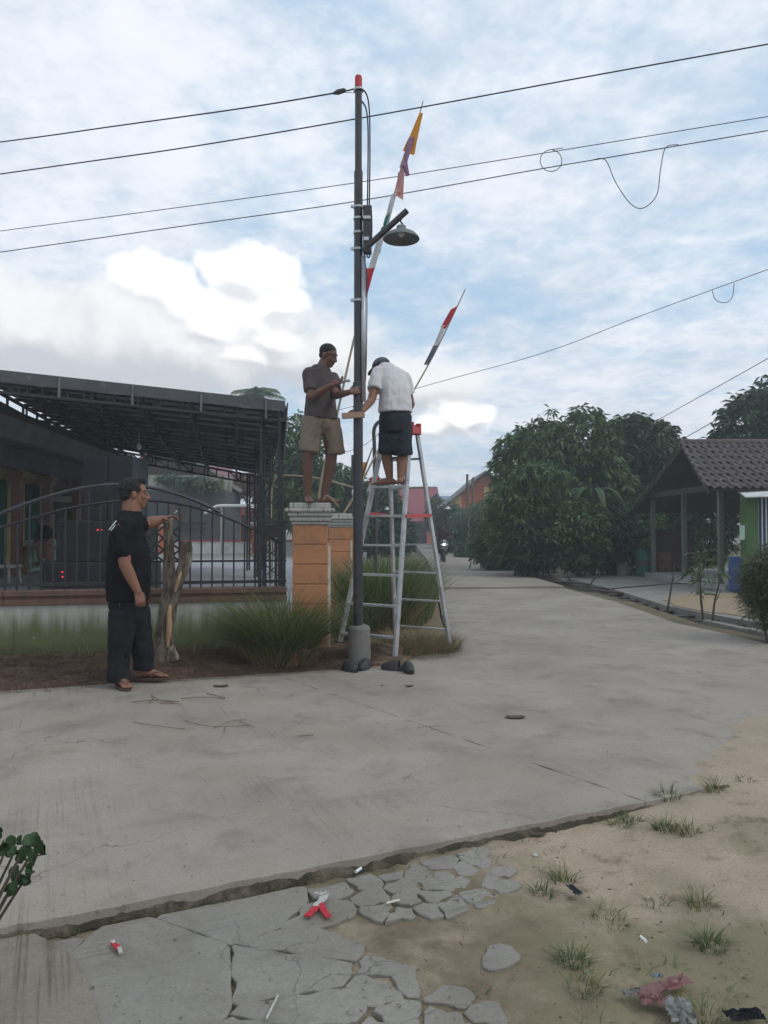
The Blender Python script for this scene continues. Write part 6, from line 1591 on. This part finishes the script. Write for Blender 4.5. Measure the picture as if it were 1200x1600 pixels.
for i, (px, py, Y, rx, rz, lb) in enumerate(cb): tree('roadside_bush', lb, gb_(px, Y), [B(px, py, Y, rx, rz=rz), B(px + 8, py + 20, Y, rx * .9, rz=rz)], (m_leafC, m_leafF, m_leafA, m_leafB, m_leafB)[i], 520, 9, .42, .10, 60 + i, trunk_r=.06, cat='bush', group='bushes along the far road')
vs, fs = blades(2200, G(800, 880).x + 1.0, 30, 2.6, 6, -.1, .1, .45, .6, .006, 92, lx=0); fastmesh('roadside_grass', vs, fs, m_grassC, kind='stuff')
mb = MB()
for (a, b) in ((G(712, 868), G(760, 877)), (G(765, 883), G(830, 900)), (G(832, 901), G(870, 908))): mb.beam(a + V((.25, .1, .0)), b + V((.25, .1, .0)), .14, .10)
mb.build('far_kerb', m_plain, kind='structure')

# ---- motorbike and rider
m_bikeblk = mat('bike_black', (.014, .014, .016), (.02, .02, .022), 8, .35, .03, spec=.5)
mk = T('motor_scooter', 'dark scooter with its headlight on, riding towards the ladder', 'motorbike', tuple(G(694, 880)))
o = G(694, 880)
def k_(x, y, z): return o + V((x, y, z))
for y in (0, 1.25):
    mb = MB(); mb.lathe(k_(-.045, y, .28), [(.20, 0), (.27, .01), (.285, .045), (.27, .08), (.20, .09)], 22, V((1, 0, 0))); w_ = mb.build('wheel', m_rubber, mk); mb = MB(); mb.lathe(k_(-.03, y, .28), [(.2, 0), (.05, .01), (.05, .05), (.2, .06)], 14, V((1, 0, 0))); mb.build('rim', m_steel, w_)
mb = MB(); mb.loft([ring(k_(0, .06, .42), V((1, 0, 0)), V((0, 1, 0)), .09, .2), ring(k_(0, .12, .60), V((1, 0, 0)), V((0, 1, 0)), .17, .16), ring(k_(0, .12, .80), V((1, 0, 0)), V((0, 1, 0)), .20, .14), ring(k_(0, .18, .96), V((1, 0, 0)), V((0, 1, 0)), .13, .10)]); mb.build('front_fairing', m_bikeblk, mk, smooth=True)
mb = MB(); mb.loft([ring(k_(0, 0, .50), V((1, 0, 0)), V((0, 1, 0)), .07, .28), ring(k_(0, 0, .58), V((1, 0, 0)), V((0, 1, 0)), .06, .2)]); mb.build('front_mudguard', m_bikeblk, mk)
mb = MB(); mb.loft([ring(k_(0, .75, .35), V((1, 0, 0)), V((0, 1, 0)), .14, .5), ring(k_(0, .95, .6), V((1, 0, 0)), V((0, 1, 0)), .17, .5), ring(k_(0, 1.0, .76), V((1, 0, 0)), V((0, 1, 0)), .13, .45)]); mb.build('seat_body', m_bikeblk, mk, smooth=True)
mb = MB(); mb.ell(k_(0, -.02, .76), (.075, .05, .06)); mb.build('headlight', glow('headlight_glow', (1, .97, .93), 1.2), mk, smooth=True)
mb = MB(); mb.ell(k_(0, .0, .90), (.07, .04, .05)); mb.box(k_(.0, -.03, .62), (.26, .02, .04)); mb.build('silver_trim', m_steel, mk)
for s_ in (-1, 1):
    mb = MB(); mb.ell(k_(.12 * s_, -.01, .74), (.045, .04, .05)); mb.build('turn_signal', m_steel, mk)
    mb = MB(); mb.tube([k_(.08 * s_, .22, 1.0), k_(.34 * s_, .32, 1.04)], .018, 7); mb.build('handlebar', m_rubber, mk)
    mb = MB(); mb.tube([k_(.26 * s_, .28, 1.03), k_(.30 * s_, .25, 1.17)], .008, 5); mb.ell(k_(.31 * s_, .25, 1.21), (.055, .015, .04)); mb.build('mirror', m_bikeblk, mk)
rd = T('person', 'dark-clothed rider on the scooter down the road', 'person', tuple(k_(0, .75, .78)))
X_, Y_ = V((1, 0, 0)), V((0, -1, 0)); b = MB(); hdR = k_(0, .62, 1.46); head(b, hdR, Y_, H1, 1.0); limb(b, [hdR - H1 * .06, k_(0, .68, 1.32)], [.055, .065])
b.loft([ring(k_(0, .78, .80), X_, Y_, .17, .13), ring(k_(0, .74, 1.05), X_, Y_, .18, .12), ring(k_(0, .70, 1.25), X_, Y_, .20, .11), ring(k_(0, .68, 1.33), X_, Y_, .09, .07)])
for s_ in (-1, 1):
    limb(b, [k_(.19 * s_, .68, 1.25), k_(.33 * s_, .56, 1.05), k_(.30 * s_, .33, 1.05)], [.058, .048, .033]); hand(b, k_(.30 * s_, .35, 1.06), Y_, -H1, X_ * -s_, .9)
    limb(b, [k_(.10 * s_, .78, .84), k_(.19 * s_, .38, .76), k_(.14 * s_, .42, .40)], [.09, .068, .045]); foot(b, k_(.14 * s_, .40, .40), Y_, X_ * -s_, .32)
skinobj(b, 'body', m_skin2, rd, .010, 2)
t = MB(); t.loft([ring(k_(0, .78, .80), X_, Y_, .20, .16), ring(k_(0, .74, 1.05), X_, Y_, .21, .15), ring(k_(0, .70, 1.25), X_, Y_, .225, .135), ring(k_(0, .68, 1.34), X_, Y_, .09, .08)])
for s_ in (-1, 1): t.tube([k_(.18 * s_, .68, 1.26), k_(.33 * s_, .56, 1.06), k_(.31 * s_, .42, 1.06)], [.075, .064, .05], 10)
skinobj(t, 'jacket', mat('maroon_jacket', (.06, .025, .03), (.05, .02, .025), 4, .85, .1), rd, .014, 2)
t = MB()
for s_ in (-1, 1): t.tube([k_(.10 * s_, .78, .84), k_(.19 * s_, .38, .77), k_(.145 * s_, .42, .42)], [.11, .085, .065], 10)
skinobj(t, 'trousers', m_trouser, rd, .014, 2)
h = MB(); h.ell(hdR + V((0, .02, .05)), (.088, .105, .085)); h.build('hair', m_hair, rd, smooth=True)

# ================================================================ flags on bamboo
m_fo = leafmat('orange_cloth', (.85, .42, .05), (.80, .38, .05), trans=.4, rough=.8); m_fp = leafmat('purple_cloth', (.46, .27, .42), (.42, .25, .39), trans=.4, rough=.8); m_fk = leafmat('pink_cloth', (.80, .50, .46), (.76, .46, .43), trans=.45, rough=.8)
m_fg = leafmat('green_cloth', (.03, .26, .17), (.03, .24, .15), trans=.35, rough=.8); m_fw = leafmat('white_cloth', (.72, .72, .72), (.68, .68, .68), trans=.4, rough=.8); m_fr = leafmat('red_cloth', (.62, .05, .07), (.58, .05, .07), trans=.35, rough=.8); m_fn = leafmat('dark_cloth', (.10, .12, .15), (.13, .15, .18), trans=.2)
def cloth(pts, Y, m, parent, name='flag_strip', sag=.02):
    """cloth panel through pixel outline corners a,b (hoist) c,d (fly): a grid with ripples and real thickness."""
    a, b, c, d = [P(px, py, Y) for px, py in pts]; nu, nv = 10, 5; mb = MB(); vs = []
    for i in range(nu + 1):
        for j in range(nv + 1):
            u, v_ = i / nu, j / nv; p = lerp(lerp(a, b, u), lerp(d, c, u), v_); p = p + V((0, .012 * math.sin(u * 7 + v_ * 4) * (.3 + v_) + sag * nz2(u * 3, v_ * 3, 2), 0)); vs.append(p)
    n1 = len(vs); vs += [p + V((.0, .004, 0)) for p in vs]; fs = []
    for i in range(nu):
        for j in range(nv): k = i * (nv + 1) + j; fs += [(k, k + 1, k + nv + 2, k + nv + 1), (n1 + k, n1 + k + nv + 1, n1 + k + nv + 2, n1 + k + 1)]
    mb.add(vs, fs); return mb.build(name, m, parent, smooth=True)
fy = 8.7
fl = T('bamboo_flagpole', 'tall leaning bamboo flagpole with faded bunting passing behind the steel pole', 'flagpole', tuple(P(495, 800, fy)), 'bamboo poles with bunting')
mb = MB(); bp = bez([V((P(488, 850, fy).x, fy, .3)), P(499, 770, fy), P(525, 655, fy), P(553, 530, fy), P(574, 450, fy), P(600, 355, fy), P(625, 275, fy), P(652, 190, fy), P(661, 158, fy)], 4)
mb.tube(bp, list(map(float, np.linspace(.018, .006, len(bp)))), 7); mb.build('bamboo', m_bamboo, fl)
cloth([(661, 176), (647, 242), (629, 236), (656, 176)], fy - .05, m_fo, fl); cloth([(658, 180), (648, 240), (642, 242), (650, 205)], fy - .02, m_fo, fl)
cloth([(648, 214), (634, 262), (624, 262), (640, 214)], fy - .075, m_fp, fl); cloth([(636, 236), (626, 300), (616, 300), (631, 240)], fy - .06, m_fk, fl); cloth([(632, 262), (630, 312), (618, 306), (622, 270)], fy - .035, m_fk, fl); cloth([(636, 250), (640, 274), (633, 276), (630, 256)], fy - .09, m_fp, fl)
cloth([(620, 302), (607, 352), (598, 352), (612, 304)], fy - .05, m_fw, fl); cloth([(610, 330), (602, 356), (594, 372), (602, 340)], fy - .08, m_fg, fl); cloth([(603, 350), (594, 396), (585, 392), (596, 356)], fy - .03, m_fg, fl)
cloth([(604, 360), (586, 418), (575, 420), (592, 366)], fy - .055, m_fw, fl); cloth([(586, 416), (573, 464), (569, 464), (573, 420)], fy - .06, m_fr, fl)
fy2 = 12.65
f2_ = T('bamboo_flagpole', 'second leaning bamboo flagpole with red and white bunting beyond the capped man', 'flagpole', tuple(P(526, 830, fy2)), 'bamboo poles with bunting')
mb = MB(); q0 = P(520, 835, fy2); bp = bez([P(460, 921, fy2), P(508, 848, fy2), P(530, 813, fy2), P(552, 778, fy2), P(568, 748, fy2), P(597, 692, fy2), P(643, 616, fy2), P(680, 550, fy2), P(712, 484, fy2), P(727, 452, fy2)], 4)
mb.tube(bp, list(map(float, np.linspace(.024, .009, len(bp)))), 7); mb.build('bamboo', m_bamboo, f2_)
cloth([(717, 476), (696, 514), (688, 512), (704, 484)], fy2 - .05, m_fr, f2_); cloth([(698, 508), (684, 540), (677, 540), (691, 508)], fy2 - .05, m_fw, f2_); cloth([(685, 538), (669, 570), (662, 570), (677, 540)], fy2 - .05, m_fn, f2_)
f3_ = T('bamboo_flagpole', 'short pole with an orange and a red pennant close beside the steel pole', 'flagpole', tuple(P(560, 850, 16)), 'bamboo poles with bunting')
q0 = P(556, 850, 16); mb = MB(); mb.tube([V((q0.x, 16, .02)), P(556, 770, 16), P(582, 700, 16)], [.03, .025, .012], 7); mb.build('bamboo', m_rail, f3_)
cloth([(575, 722), (568, 748), (563, 742), (566, 722)], 16, m_fo, f3_); cloth([(590, 738), (594, 750), (577, 756), (577, 748)], 16.2, m_fr, f3_); cloth([(583, 750), (578, 768), (573, 768), (578, 752)], 16.3, m_fw, f3_)
bbp = T('bent_bamboo', 'long pale bamboo bent over behind the legs of the man on the pillar', 'bamboo', tuple(P(446, 830, 14)))
mb = MB(); mb.tube(bez([V((P(425, 830, 14).x, 14, .3)), P(424, 790, 14), P(428, 752, 14), P(446, 743, 14), P(500, 748, 14), P(553, 762, 14)], 6), .017, 7); mb.build('bamboo', m_bamboo, bbp)
mb = MB(); q = P(552, 770, 14); mb.ell(q, (.035, .035, .06)); mb.tube([q, q + V((0, 0, .08))], .008, 5); mb.build('bulb', m_white, bbp)
# thin dark post next to the pole
mb = MB(); q = P(551, 770, 18); mb.tube([V((q.x, 18, .0)), P(551, 711, 18)], .035, 7); mb.build('thin_post', m_rail, loc=(q.x, 18, 0), label='thin dark post showing just beside the steel pole above the third pillar', cat='post')

# ================================================================ litter, tufts, debris
R_ = np.random.default_rng(123)
n = 5200; u = R_.random(n) * 6.2; w_ = R_.random(n) ** .8
ax_ = np.array([FAR1.x + .1, FAR1.y]); px_ = ax_[0] - fd.x * u; ya_ = ax_[1] - fd.y * u; yb_ = WA.y + (px_ - WA.x) * (wdir.y / wdir.x); y_ = ya_ - .10 + (np.minimum(yb_, ya_ + 1.4) - ya_ + .02) * w_
y_[px_ > WA.x] = ya_[px_ > WA.x] - .08 + .6 * w_[px_ > WA.x]
zz = np.array([verge_h(x, y, max(0, y - a), max(0.02, b - y)) if y > a else .004 for x, y, a, b in zip(px_, y_, ya_, yb_)]) + .006 + .02 * R_.random(n)
a = R_.random(n) * np.pi * 2; L_ = .05 + .13 * R_.random(n) ** 2; t_ = R_.normal(0, .16, n); d = np.stack([np.cos(a), np.sin(a) * .8, t_], 1) * L_[:, None]; s = np.stack([-np.sin(a), np.cos(a), np.zeros(n)], 1) * (.0016 + .002 * R_.random(n))[:, None]
c = np.stack([px_, y_, zz], 1); bow = np.array([0, 0, 1.0]) * (.02 * R_.random(n))[:, None]
vs = np.stack([c - d - s, c - d + s, c + s + bow, c - s + bow, c + d + s * .4, c + d - s * .4], 1).reshape(-1, 3); b = (np.arange(n) * 6)[:, None]; fs = np.concatenate([b + np.array([[0, 1, 2, 3]]), b + np.array([[3, 2, 4, 5]])], 0)
fastmesh('dry_litter', vs, fs, m_litter, kind='stuff')
tufts = [(1045, 1256, .16, 40, 'grass tuft at the end of the road edge'), (1118, 1250, .14, 34, 'grass tuft furthest along the road edge, by the sand drift'), (1040, 1302, .11, 70, 'broad grass tuft below the end of the road edge'), (985, 1284, .09, 40, 'small tuft just under the road edge'), (1075, 1310, .10, 40, 'spindly tuft beside the broad one'),
         (880, 1372, .12, 40, 'tuft on the sand near the broken paving'), (850, 1392, .08, 34, 'dark trampled tuft beside the broken paving'), (945, 1425, .09, 16, 'single-stemmed tuft in the middle of the sand'), (957, 1436, .06, 14, 'tiny tuft in the middle of the sand'), (895, 1500, .09, 60, 'dark withered tuft above the pink wrapper'),
         (912, 1545, .12, 26, 'long-bladed tuft near the bottom of the sand'), (1095, 1415, .10, 36, 'tuft on the rutted part of the sand'), (1110, 1478, .10, 60, 'dark spreading tuft in the damp sand'), (1103, 1582, .10, 30, 'tuft beside the dark cloth scrap'), (970, 1290, .07, 40, 'short dense tuft under the road edge'), (1165, 1235, .06, 16, 'tiny tuft in the sand drift'), (1030, 1410, .06, 16, 'tiny tuft above the pink wrapper'), (740, 1545, .03, 20, 'low green tuft among broken paving')]
for i, (px, py, h_, n_, lb) in enumerate(tufts):
    p = G(px, py, -.04); z = ground_h(p.x, p.y) - .004; vs, fs = blades(n_ * 2, p.x, p.y, .05, .045, z, h_ * .3, h_ * .85, .8, .0016, 200 + i); fastmesh('grass_tuft', vs, fs, m_grassA if i % 3 else m_grassC, loc=(p.x, p.y, z), label=lb, cat='grass tuft', group='grass tufts on the sand')
# weeds along the foot of the road step
acc = []; fcc = []; k0_ = 0
for i in range(95):
    t_ = R_.uniform(-1.2, 3.6); p = NEAR0 + nd * t_ + V((.411, -.911, 0)) * R_.uniform(-.012, .05); dens = nz2(p.x, p.y, 3, 6)
    if dens < -.05: continue
    vs, fs = blades(int(6 + 20 * max(0, dens)), p.x, p.y, .03, .018, -.055, .015, .05, .9, .0014, 400 + i); acc.append(vs); fcc.append(fs + k0_); k0_ += len(vs)
fastmesh('edge_weeds', np.concatenate(acc), np.concatenate(fcc), m_grassA, kind='stuff')
m_damp = mat('damp_soil', (.058, .047, .034), (.04, .043, .022), 9, .95, .7, 60, dirt=(.13, .105, .075), dscale=9, dlo=.46, dhi=.6)
vv = []; ff = []; n_ = 620
for i in range(n_ + 1):
    p = NEAR0 + nd * (-1.6 + 5.0 * i / n_); o = V((.411, -.911, 0)); w_ = .014 + .026 * nz2(p.x, p.y, 5, 3) + .024 * nz2(p.x, p.y, 19, 5) + .015 * nz2(p.x, p.y, 43, 5); h_ = -.026 + .016 * nz2(p.x, p.y, 8, 1) + .008 * nz2(p.x, p.y, 31, 1)
    for t_, z_ in ((-.012, h_ + .002), (.2, h_), (.6, lerp(V((0, 0, h_)), V((0, 0, -.045)), .6).z), (1.0, -.046), (1.25, -.06)): q = p + o * (max(.012, w_) * t_); vv.append((q.x, q.y, z_))
for i in range(n_):
    for j in range(4): k = i * 5 + j; ff.append((k, k + 1, k + 6, k + 5))
fastmesh('edge_soil', vv, ff, m_damp, smooth=True, kind='structure')
# sprouts and leaf bits scattered on the sand
acc = []; fcc = []; k0_ = 0
for i in range(150):
    px, py = R_.uniform(560, 1200), R_.uniform(1240, 1600); p = G(px, py, -.04)
    if eroad(p.x, p.y) > -.03 or (p.x < .5 and R_.random() < .6): continue
    dens = nz2(p.x, p.y, 2.4, 16)
    if dens < 0: continue
    vs, fs = blades(int(3 + 14 * dens), p.x, p.y, .035, .03, ground_h(p.x, p.y) - .003, .012, .06, 1.1, .0011, 700 + i); acc.append(vs); fcc.append(fs + k0_); k0_ += len(vs)
fastmesh('sparse_grass', np.concatenate(acc), np.concatenate(fcc), m_grassA, kind='stuff')
n = 240; px_ = R_.uniform(540, 1200, n); py_ = R_.uniform(1250, 1600, n); V_ = []; F_ = []; k0_ = 0
for px, py in zip(px_, py_):
    p = G(px, py, -.04); e = eroad(p.x, p.y)
    if e > -.02: continue
    z = ground_h(p.x, p.y); 
    if p.x < .6: z = max(z, -.036)
    a = R_.uniform(0, 6.28); L_ = R_.uniform(.003, .015); w_ = R_.uniform(.0008, .003); d_ = V((math.cos(a), math.sin(a), R_.normal(0, .2))) * L_; s_ = V((-math.sin(a), math.cos(a), R_.normal(0, .4))) * w_; c_ = V((p.x, p.y, z + .004))
    V_ += [c_ - d_, c_ + s_, c_ + d_, c_ - s_]; F_.append((k0_, k0_ + 1, k0_ + 2, k0_ + 3)); k0_ += 4
fastmesh('leaf_crumbs', [tuple(v_) for v_ in V_], F_, m_litter, kind='stuff')
# thin weeds along the foot of the plaster wall
acc = []; fcc = []; k0_ = 0
for i in range(150):
    q = WA + wdir * R_.uniform(.2, 5.2) + wn * R_.uniform(.02, .22); z = verge_h(q.x, q.y, .9, .1)
    if nz2(q.x, q.y, 1.8, 31) < -.12: continue
    vs, fs = blades(int(R_.integers(3, 12)), q.x, q.y, .05, .03, z - .01, .04, .26, .7, .0018, 900 + i); acc.append(vs); fcc.append(fs + k0_); k0_ += len(vs)
fastmesh('wall_weeds', np.concatenate(acc), np.concatenate(fcc), m_grassA, kind='stuff')
# pebbles and crumbs
pv = MB()
for i in range(420):
    px, py = R_.uniform(0, 1200), R_.uniform(1120, 1600); p = G(px, py, 0)
    e = eroad(p.x, p.y)
    if e > .0: 
        if R_.random() < .72: continue
        z = .0
    else: z = ground_h(p.x, p.y)
    if e < 0 and p.x < .75: z = max(z, -.037)
    r_ = .0016 + .0035 * R_.random() ** 4; pv.ell((p.x, p.y, z + r_ * .3), (r_ * R_.uniform(.8, 1.5), r_, r_ * .6), None, 6, 4)
pv.build('crumb_gravel', mat('crumbs', (.17, .15, .125), (.10, .085, .065), 40, .95, .2), kind='stuff')

def strip(pts, w, m, parent, name, z=.004, curl=.0):
    pts = [V(p) for p in pts]; pts = bez(pts, 4); mb = MB(); vs = []
    for i, p in enumerate(pts):
        d_ = (pts[min(i + 1, len(pts) - 1)] - pts[max(i - 1, 0)]).normalized(); s_ = V((-d_.y, d_.x, 0)).normalized(); h = curl * math.sin(i * 1.7)
        vs += [p + s_ * w + V((0, 0, z + .004 + h)), p - s_ * w + V((0, 0, z + .004 - h * .5)), p + s_ * w + V((0, 0, z + h)), p - s_ * w + V((0, 0, z - h * .5))]
    n_ = len(pts); fs = []
    for i in range(n_ - 1): a_ = 4 * i; fs += [(a_, a_ + 1, a_ + 5, a_ + 4), (a_ + 2, a_ + 6, a_ + 7, a_ + 3), (a_, a_ + 4, a_ + 6, a_ + 2), (a_ + 1, a_ + 3, a_ + 7, a_ + 5)]
    fs += [(0, 2, 3, 1), (4 * n_ - 4, 4 * n_ - 3, 4 * n_ - 1, 4 * n_ - 2)]
    mb.add(vs, fs); return mb.build(name, m, parent)
zA = -.034
rb = T('paper_ribbon', 'folded red and white paper ribbon on the broken paving', 'paper scrap', tuple(G(497, 1420, zA)))
strip([G(509, 1400, zA), G(503, 1410, zA), G(494, 1420, zA)], .014, m_paper, rb, 'white_paper', .006, .003); strip([G(495, 1419, zA), G(488, 1427, zA), G(479, 1435, zA)], .012, m_fr, rb, 'red_paper', .005, .003)
strip([G(501, 1412, zA), G(505, 1424, zA), G(514, 1436, zA)], .011, m_fr, rb, 'red_paper', .005, .003); strip([G(492, 1401, zA), G(500, 1403, zA), G(510, 1400, zA)], .006, m_paper, rb, 'white_paper', .012, .003)
rb = T('paper_ribbon', 'twisted small red and white paper scrap on the smooth paving', 'paper scrap', tuple(G(182, 1478, zA)))
strip([G(176, 1476, zA), G(182, 1482, zA), G(186, 1486, zA)], .008, m_fr, rb, 'red_paper', .005, .003); strip([G(175, 1475, zA), G(179, 1478, zA)], .006, m_paper, rb, 'white_paper', .008, .002); strip([G(186, 1484, zA), G(189, 1493, zA)], .006, m_paper, rb, 'white_paper', .006, .002)
def stick(p, q, r, m, name, label, z=.004, cat='litter'):
    mb = MB(); mb.tube([p + V((0, 0, z)), q + V((0, 0, z))], r, 7); mb.build(name, m, loc=tuple(p), label=label, cat=cat)
stick(G(434, 1558, zA), G(416, 1594, zA), .0035, m_paper, 'drinking_straw', 'white drinking straw lying on the paving')
stick(G(604, 1413, zA), G(624, 1408, zA), .004, m_whitestrip, 'cigarette_butt', 'cigarette butt on a broken paving piece', cat='cigarette')
stick(G(1001, 1478, -.04), G(1010, 1486, -.04), .005, m_white, 'cigarette_butt', 'cigarette butt lying on the sand', .03, cat='cigarette')
stick(G(556, 1364, zA), G(564, 1358, zA), .006, m_white, 'paper_roll', 'tiny rolled white paper by the foot of the road edge')
p = G(836, 1336, -.045); z = ground_h(p.x, p.y); mb = MB(); mb.ell((p.x, p.y, z + .004), (.013, .015, .007), None, 6, 4); mb.build('white_shard', m_paper, loc=(p.x, p.y, z), label='white shard lying on the sand by the paving', cat='shard')
# pink wrapper
m_pinkpl = mat('pink_film', (.19, .085, .08), (.14, .06, .056), 9, .4, .2, 30); m_film = mat('clear_film', (.20, .20, .185), (.15, .15, .135), 14, .35, .4, 30)
z = -.03; wrp = T('plastic_wrapper', 'crumpled pink plastic wrapper on the sand', 'wrapper', tuple(G(1035, 1550, z)))
def crumple(c0, c1, w, h, m, name, seed):
    mb = MB(); vs = []; nu, nv = 16, 8; a, b_ = V(c0), V(c1); d_ = (b_ - a).normalized(); s_ = V((-d_.y, d_.x, 0))
    for i in range(nu + 1):
        for j in range(nv + 1):
            u_, v_ = i / nu, j / nv - .5; p = lerp(a, b_, u_) + s_ * (v_ * w); k = abs(mn.noise(V((u_ * 5, v_ * 7, seed)))) + .5 * abs(mn.noise(V((u_ * 13, v_ * 15, seed))))
            vs.append(p + V((mn.noise(V((u_ * 6, v_ * 6, seed + 3))) * .01, mn.noise(V((u_ * 6, v_ * 6, seed + 7))) * .01, .004 + k * h * (1 - abs(v_) * 1.2))))
    fs = [(i * (nv + 1) + j, i * (nv + 1) + j + 1, (i + 1) * (nv + 1) + j + 1, (i + 1) * (nv + 1) + j) for i in range(nu) for j in range(nv)]
    mb.add(vs, fs); return mb.build(name, m, wrp)
crumple(G(996, 1558, z), G(1076, 1532, z), .045, .028, m_pinkpl, 'upper_film', 3); crumple(G(1000, 1566, z), G(1052, 1566, z), .035, .024, m_pinkpl, 'lower_film', 9); crumple(G(974, 1557, z), G(1002, 1551, z), .02, .03, m_film, 'twisted_end', 5)
crumple(G(1020, 1528, z), G(1034, 1528, z), .015, .02, mat('blue_print', (.13, .18, .22), (.2, .24, .27), 9, .4, .1), 'blue_print', 12)
wrp2 = wrp; wrp = T('plastic_bag', 'crumpled clear plastic bag below the pink wrapper', 'plastic bag', tuple(G(1064, 1580, z))); crumple(G(1056, 1565, z), G(1070, 1605, z), .07, .04, m_film, 'film', 15)
wrp = T('cloth_scrap', 'dark cloth scrap half buried in the sand', 'cloth scrap', tuple(G(1170, 1588, z))); crumple(G(1135, 1592, z), G(1190, 1588, z), .045, .035, m_trouser, 'cloth', 21)
wrp = T('cloth_scrap', 'bluish dark rag scrap near the tuft at the broken paving', 'cloth scrap', tuple(G(897, 1393, z))); crumple(G(890, 1386, z), G(905, 1400, z), .03, .02, m_navy, 'cloth', 25)
m_straw = mat('straw', (.20, .15, .10), (.13, .095, .065), 12, .85, .1)
# dry twigs and leaves on the road
def twigs(name, label, lines, m=None, r=.004):
    m = m or m_straw; r *= .62
    mb = MB()
    for l in lines: mb.tube(bez([G(a, b_, .006 + .012 * (i % 2)) for i, (a, b_) in enumerate(l)], 3), r, 5)
    c = G(*lines[0][0]); mb.build(name, m, loc=tuple(c), label=label, cat='twigs')
twigs('dry_twigs', 'dry brown twigs on the road in front of the stump', [[(205, 1097), (240, 1094), (280, 1096)], [(236, 1086), (250, 1094), (272, 1097)], [(240, 1091), (232, 1098)], [(283, 1091), (320, 1089), (352, 1091)], [(322, 1083), (352, 1090)], [(250, 1098), (285, 1100)]], r=.005)
twigs('palm_straw', 'thin dry straws on the road ahead of the grass clump', [[(208, 1128), (260, 1136), (290, 1139)], [(290, 1126), (330, 1135), (390, 1133)], [(335, 1137), (360, 1127), (385, 1124)], [(352, 1135), (350, 1145)], [(375, 1127), (398, 1136)]], r=.0035)
twigs('palm_straw', 'single short straw on the road below the clogs', [[(466, 1150), (490, 1148)]], r=.004)
m_dleaf = mat('dead_leaf', (.10, .07, .05), (.06, .045, .035), 12, .8, .2)
def dleaf(px, py, r, label, z=.0):
    c = G(px, py, z); mb = MB(); vs = []; n_ = 10
    for k in range(n_): t_ = 2 * math.pi * k / n_; vs.append(c + V((r * math.cos(t_) * 1.3, r * .7 * math.sin(t_), .006 + .012 * abs(math.cos(t_)) * rng.random())))
    vs += [v_ - V((0, 0, .003)) for v_ in vs]; mb.add(vs, [tuple(range(n_)), tuple(range(2 * n_ - 1, n_ - 1, -1))] + [(k, n_ + k, n_ + (k + 1) % n_, (k + 1) % n_) for k in range(n_)]); mb.build('dead_leaf', m_dleaf, loc=tuple(c), label=label, cat='leaf', group='dead leaves on the road')
dleaf(640, 1073, .028, 'dead leaf on the road just below the clogs'); dleaf(805, 1122, .055, 'largest dead leaf, curled in the middle of the road'); dleaf(598, 1076 - 4, .012, 'tiny dead leaf above the others near the clogs'); dleaf(345, 1073, .05, 'reddish dead leaf at the litter edge'); dleaf(1128, 1232, .03, 'dead leaf on the sand drift'); dleaf(1190, 1188, .02, 'small dead leaf high on the sand drift')
dleaf(840, 1305, .03, 'dead leaf by the foot of the road edge', -.045)
# round-leaved plant poking in at the west
m_round = leafmat('round_leaf', (.022, .05, .02), (.045, .085, .028), (.06, .05, .035), trans=.2)
rp = T('round_leaved_plant', 'low plant with small round leaves beside the road', 'plant', tuple(G(-75, 1560, -.04))); yb2 = 2.12
mb = MB(); r0 = V((P(-75, 1400, yb2).x, yb2, -.05)); br_ = []
for tip in ((8, 1330), (42, 1318), (24, 1328), (50, 1332), (22, 1380), (40, 1372), (-5, 1316), (-60, 1300)):
    e = P(tip[0], tip[1], yb2 + rng.uniform(-.06, .06)); mid = lerp(r0, e, .6) + V((-.015, 0, -.01)); pts = bez([r0, mid, e], 4); mb.tube(pts, list(map(float, np.linspace(.0085, .003, len(pts)))), 6); br_.append((e, (e - mid).normalized()))
mb.tube([P(52, 1338, yb2), P(73, 1334, yb2)], [.003, .0015], 5); mb.tube([P(40, 1364, yb2), P(55, 1363, yb2)], [.002, .001], 5)
mb.build('stem', m_trunk, rp)
for e, d_ in br_:
    for k in range(8):
        c = e + V((rng.uniform(-.026, .026), rng.uniform(-.03, .03), rng.uniform(-.02, .026))); nrm = V((rng.gauss(0, .7), -1.0 + rng.gauss(0, .6), rng.gauss(.3, .7))).normalized(); _, a_, b_ = frame(nrm); r_ = rng.uniform(.010, .0165); n_ = 10
        vs = [c + a_ * (r_ * math.cos(2 * math.pi * q / n_)) + b_ * (r_ * 1.15 * math.sin(2 * math.pi * q / n_)) + nrm * (.004 * math.cos(4 * math.pi * q / n_)) for q in range(n_)]; vs += [v_ - nrm * .0012 for v_ in vs]
        mb = MB(); mb.add(vs, [tuple(range(n_)), tuple(range(2 * n_ - 1, n_ - 1, -1))] + [(q, n_ + q, n_ + (q + 1) % n_, (q + 1) % n_) for q in range(n_)]); mb.build('leaf', m_round, rp)

# ---- added haze volume that lifts distant darks, standing in for veiling glare
mb = MB(); mb.box((0, 70, 6.0), (240, 160, 14.6)); hz_ = mb.build('haze', None or bpy.data.materials.new('veil_haze'), kind='stuff')
hm = hz_.data.materials[0]; hm.use_nodes = True; hn = hm.node_tree.nodes; hn.remove(hn['Principled BSDF']); pv_ = hn.new('ShaderNodeVolumePrincipled')
pv_.inputs['Density'].default_value = HAZE; pv_.inputs['Color'].default_value = (.90, .94, .97, 1); pv_.inputs['Anisotropy'].default_value = .3
hm.node_tree.links.new(pv_.outputs[0], hn['Material Output'].inputs['Volume'])
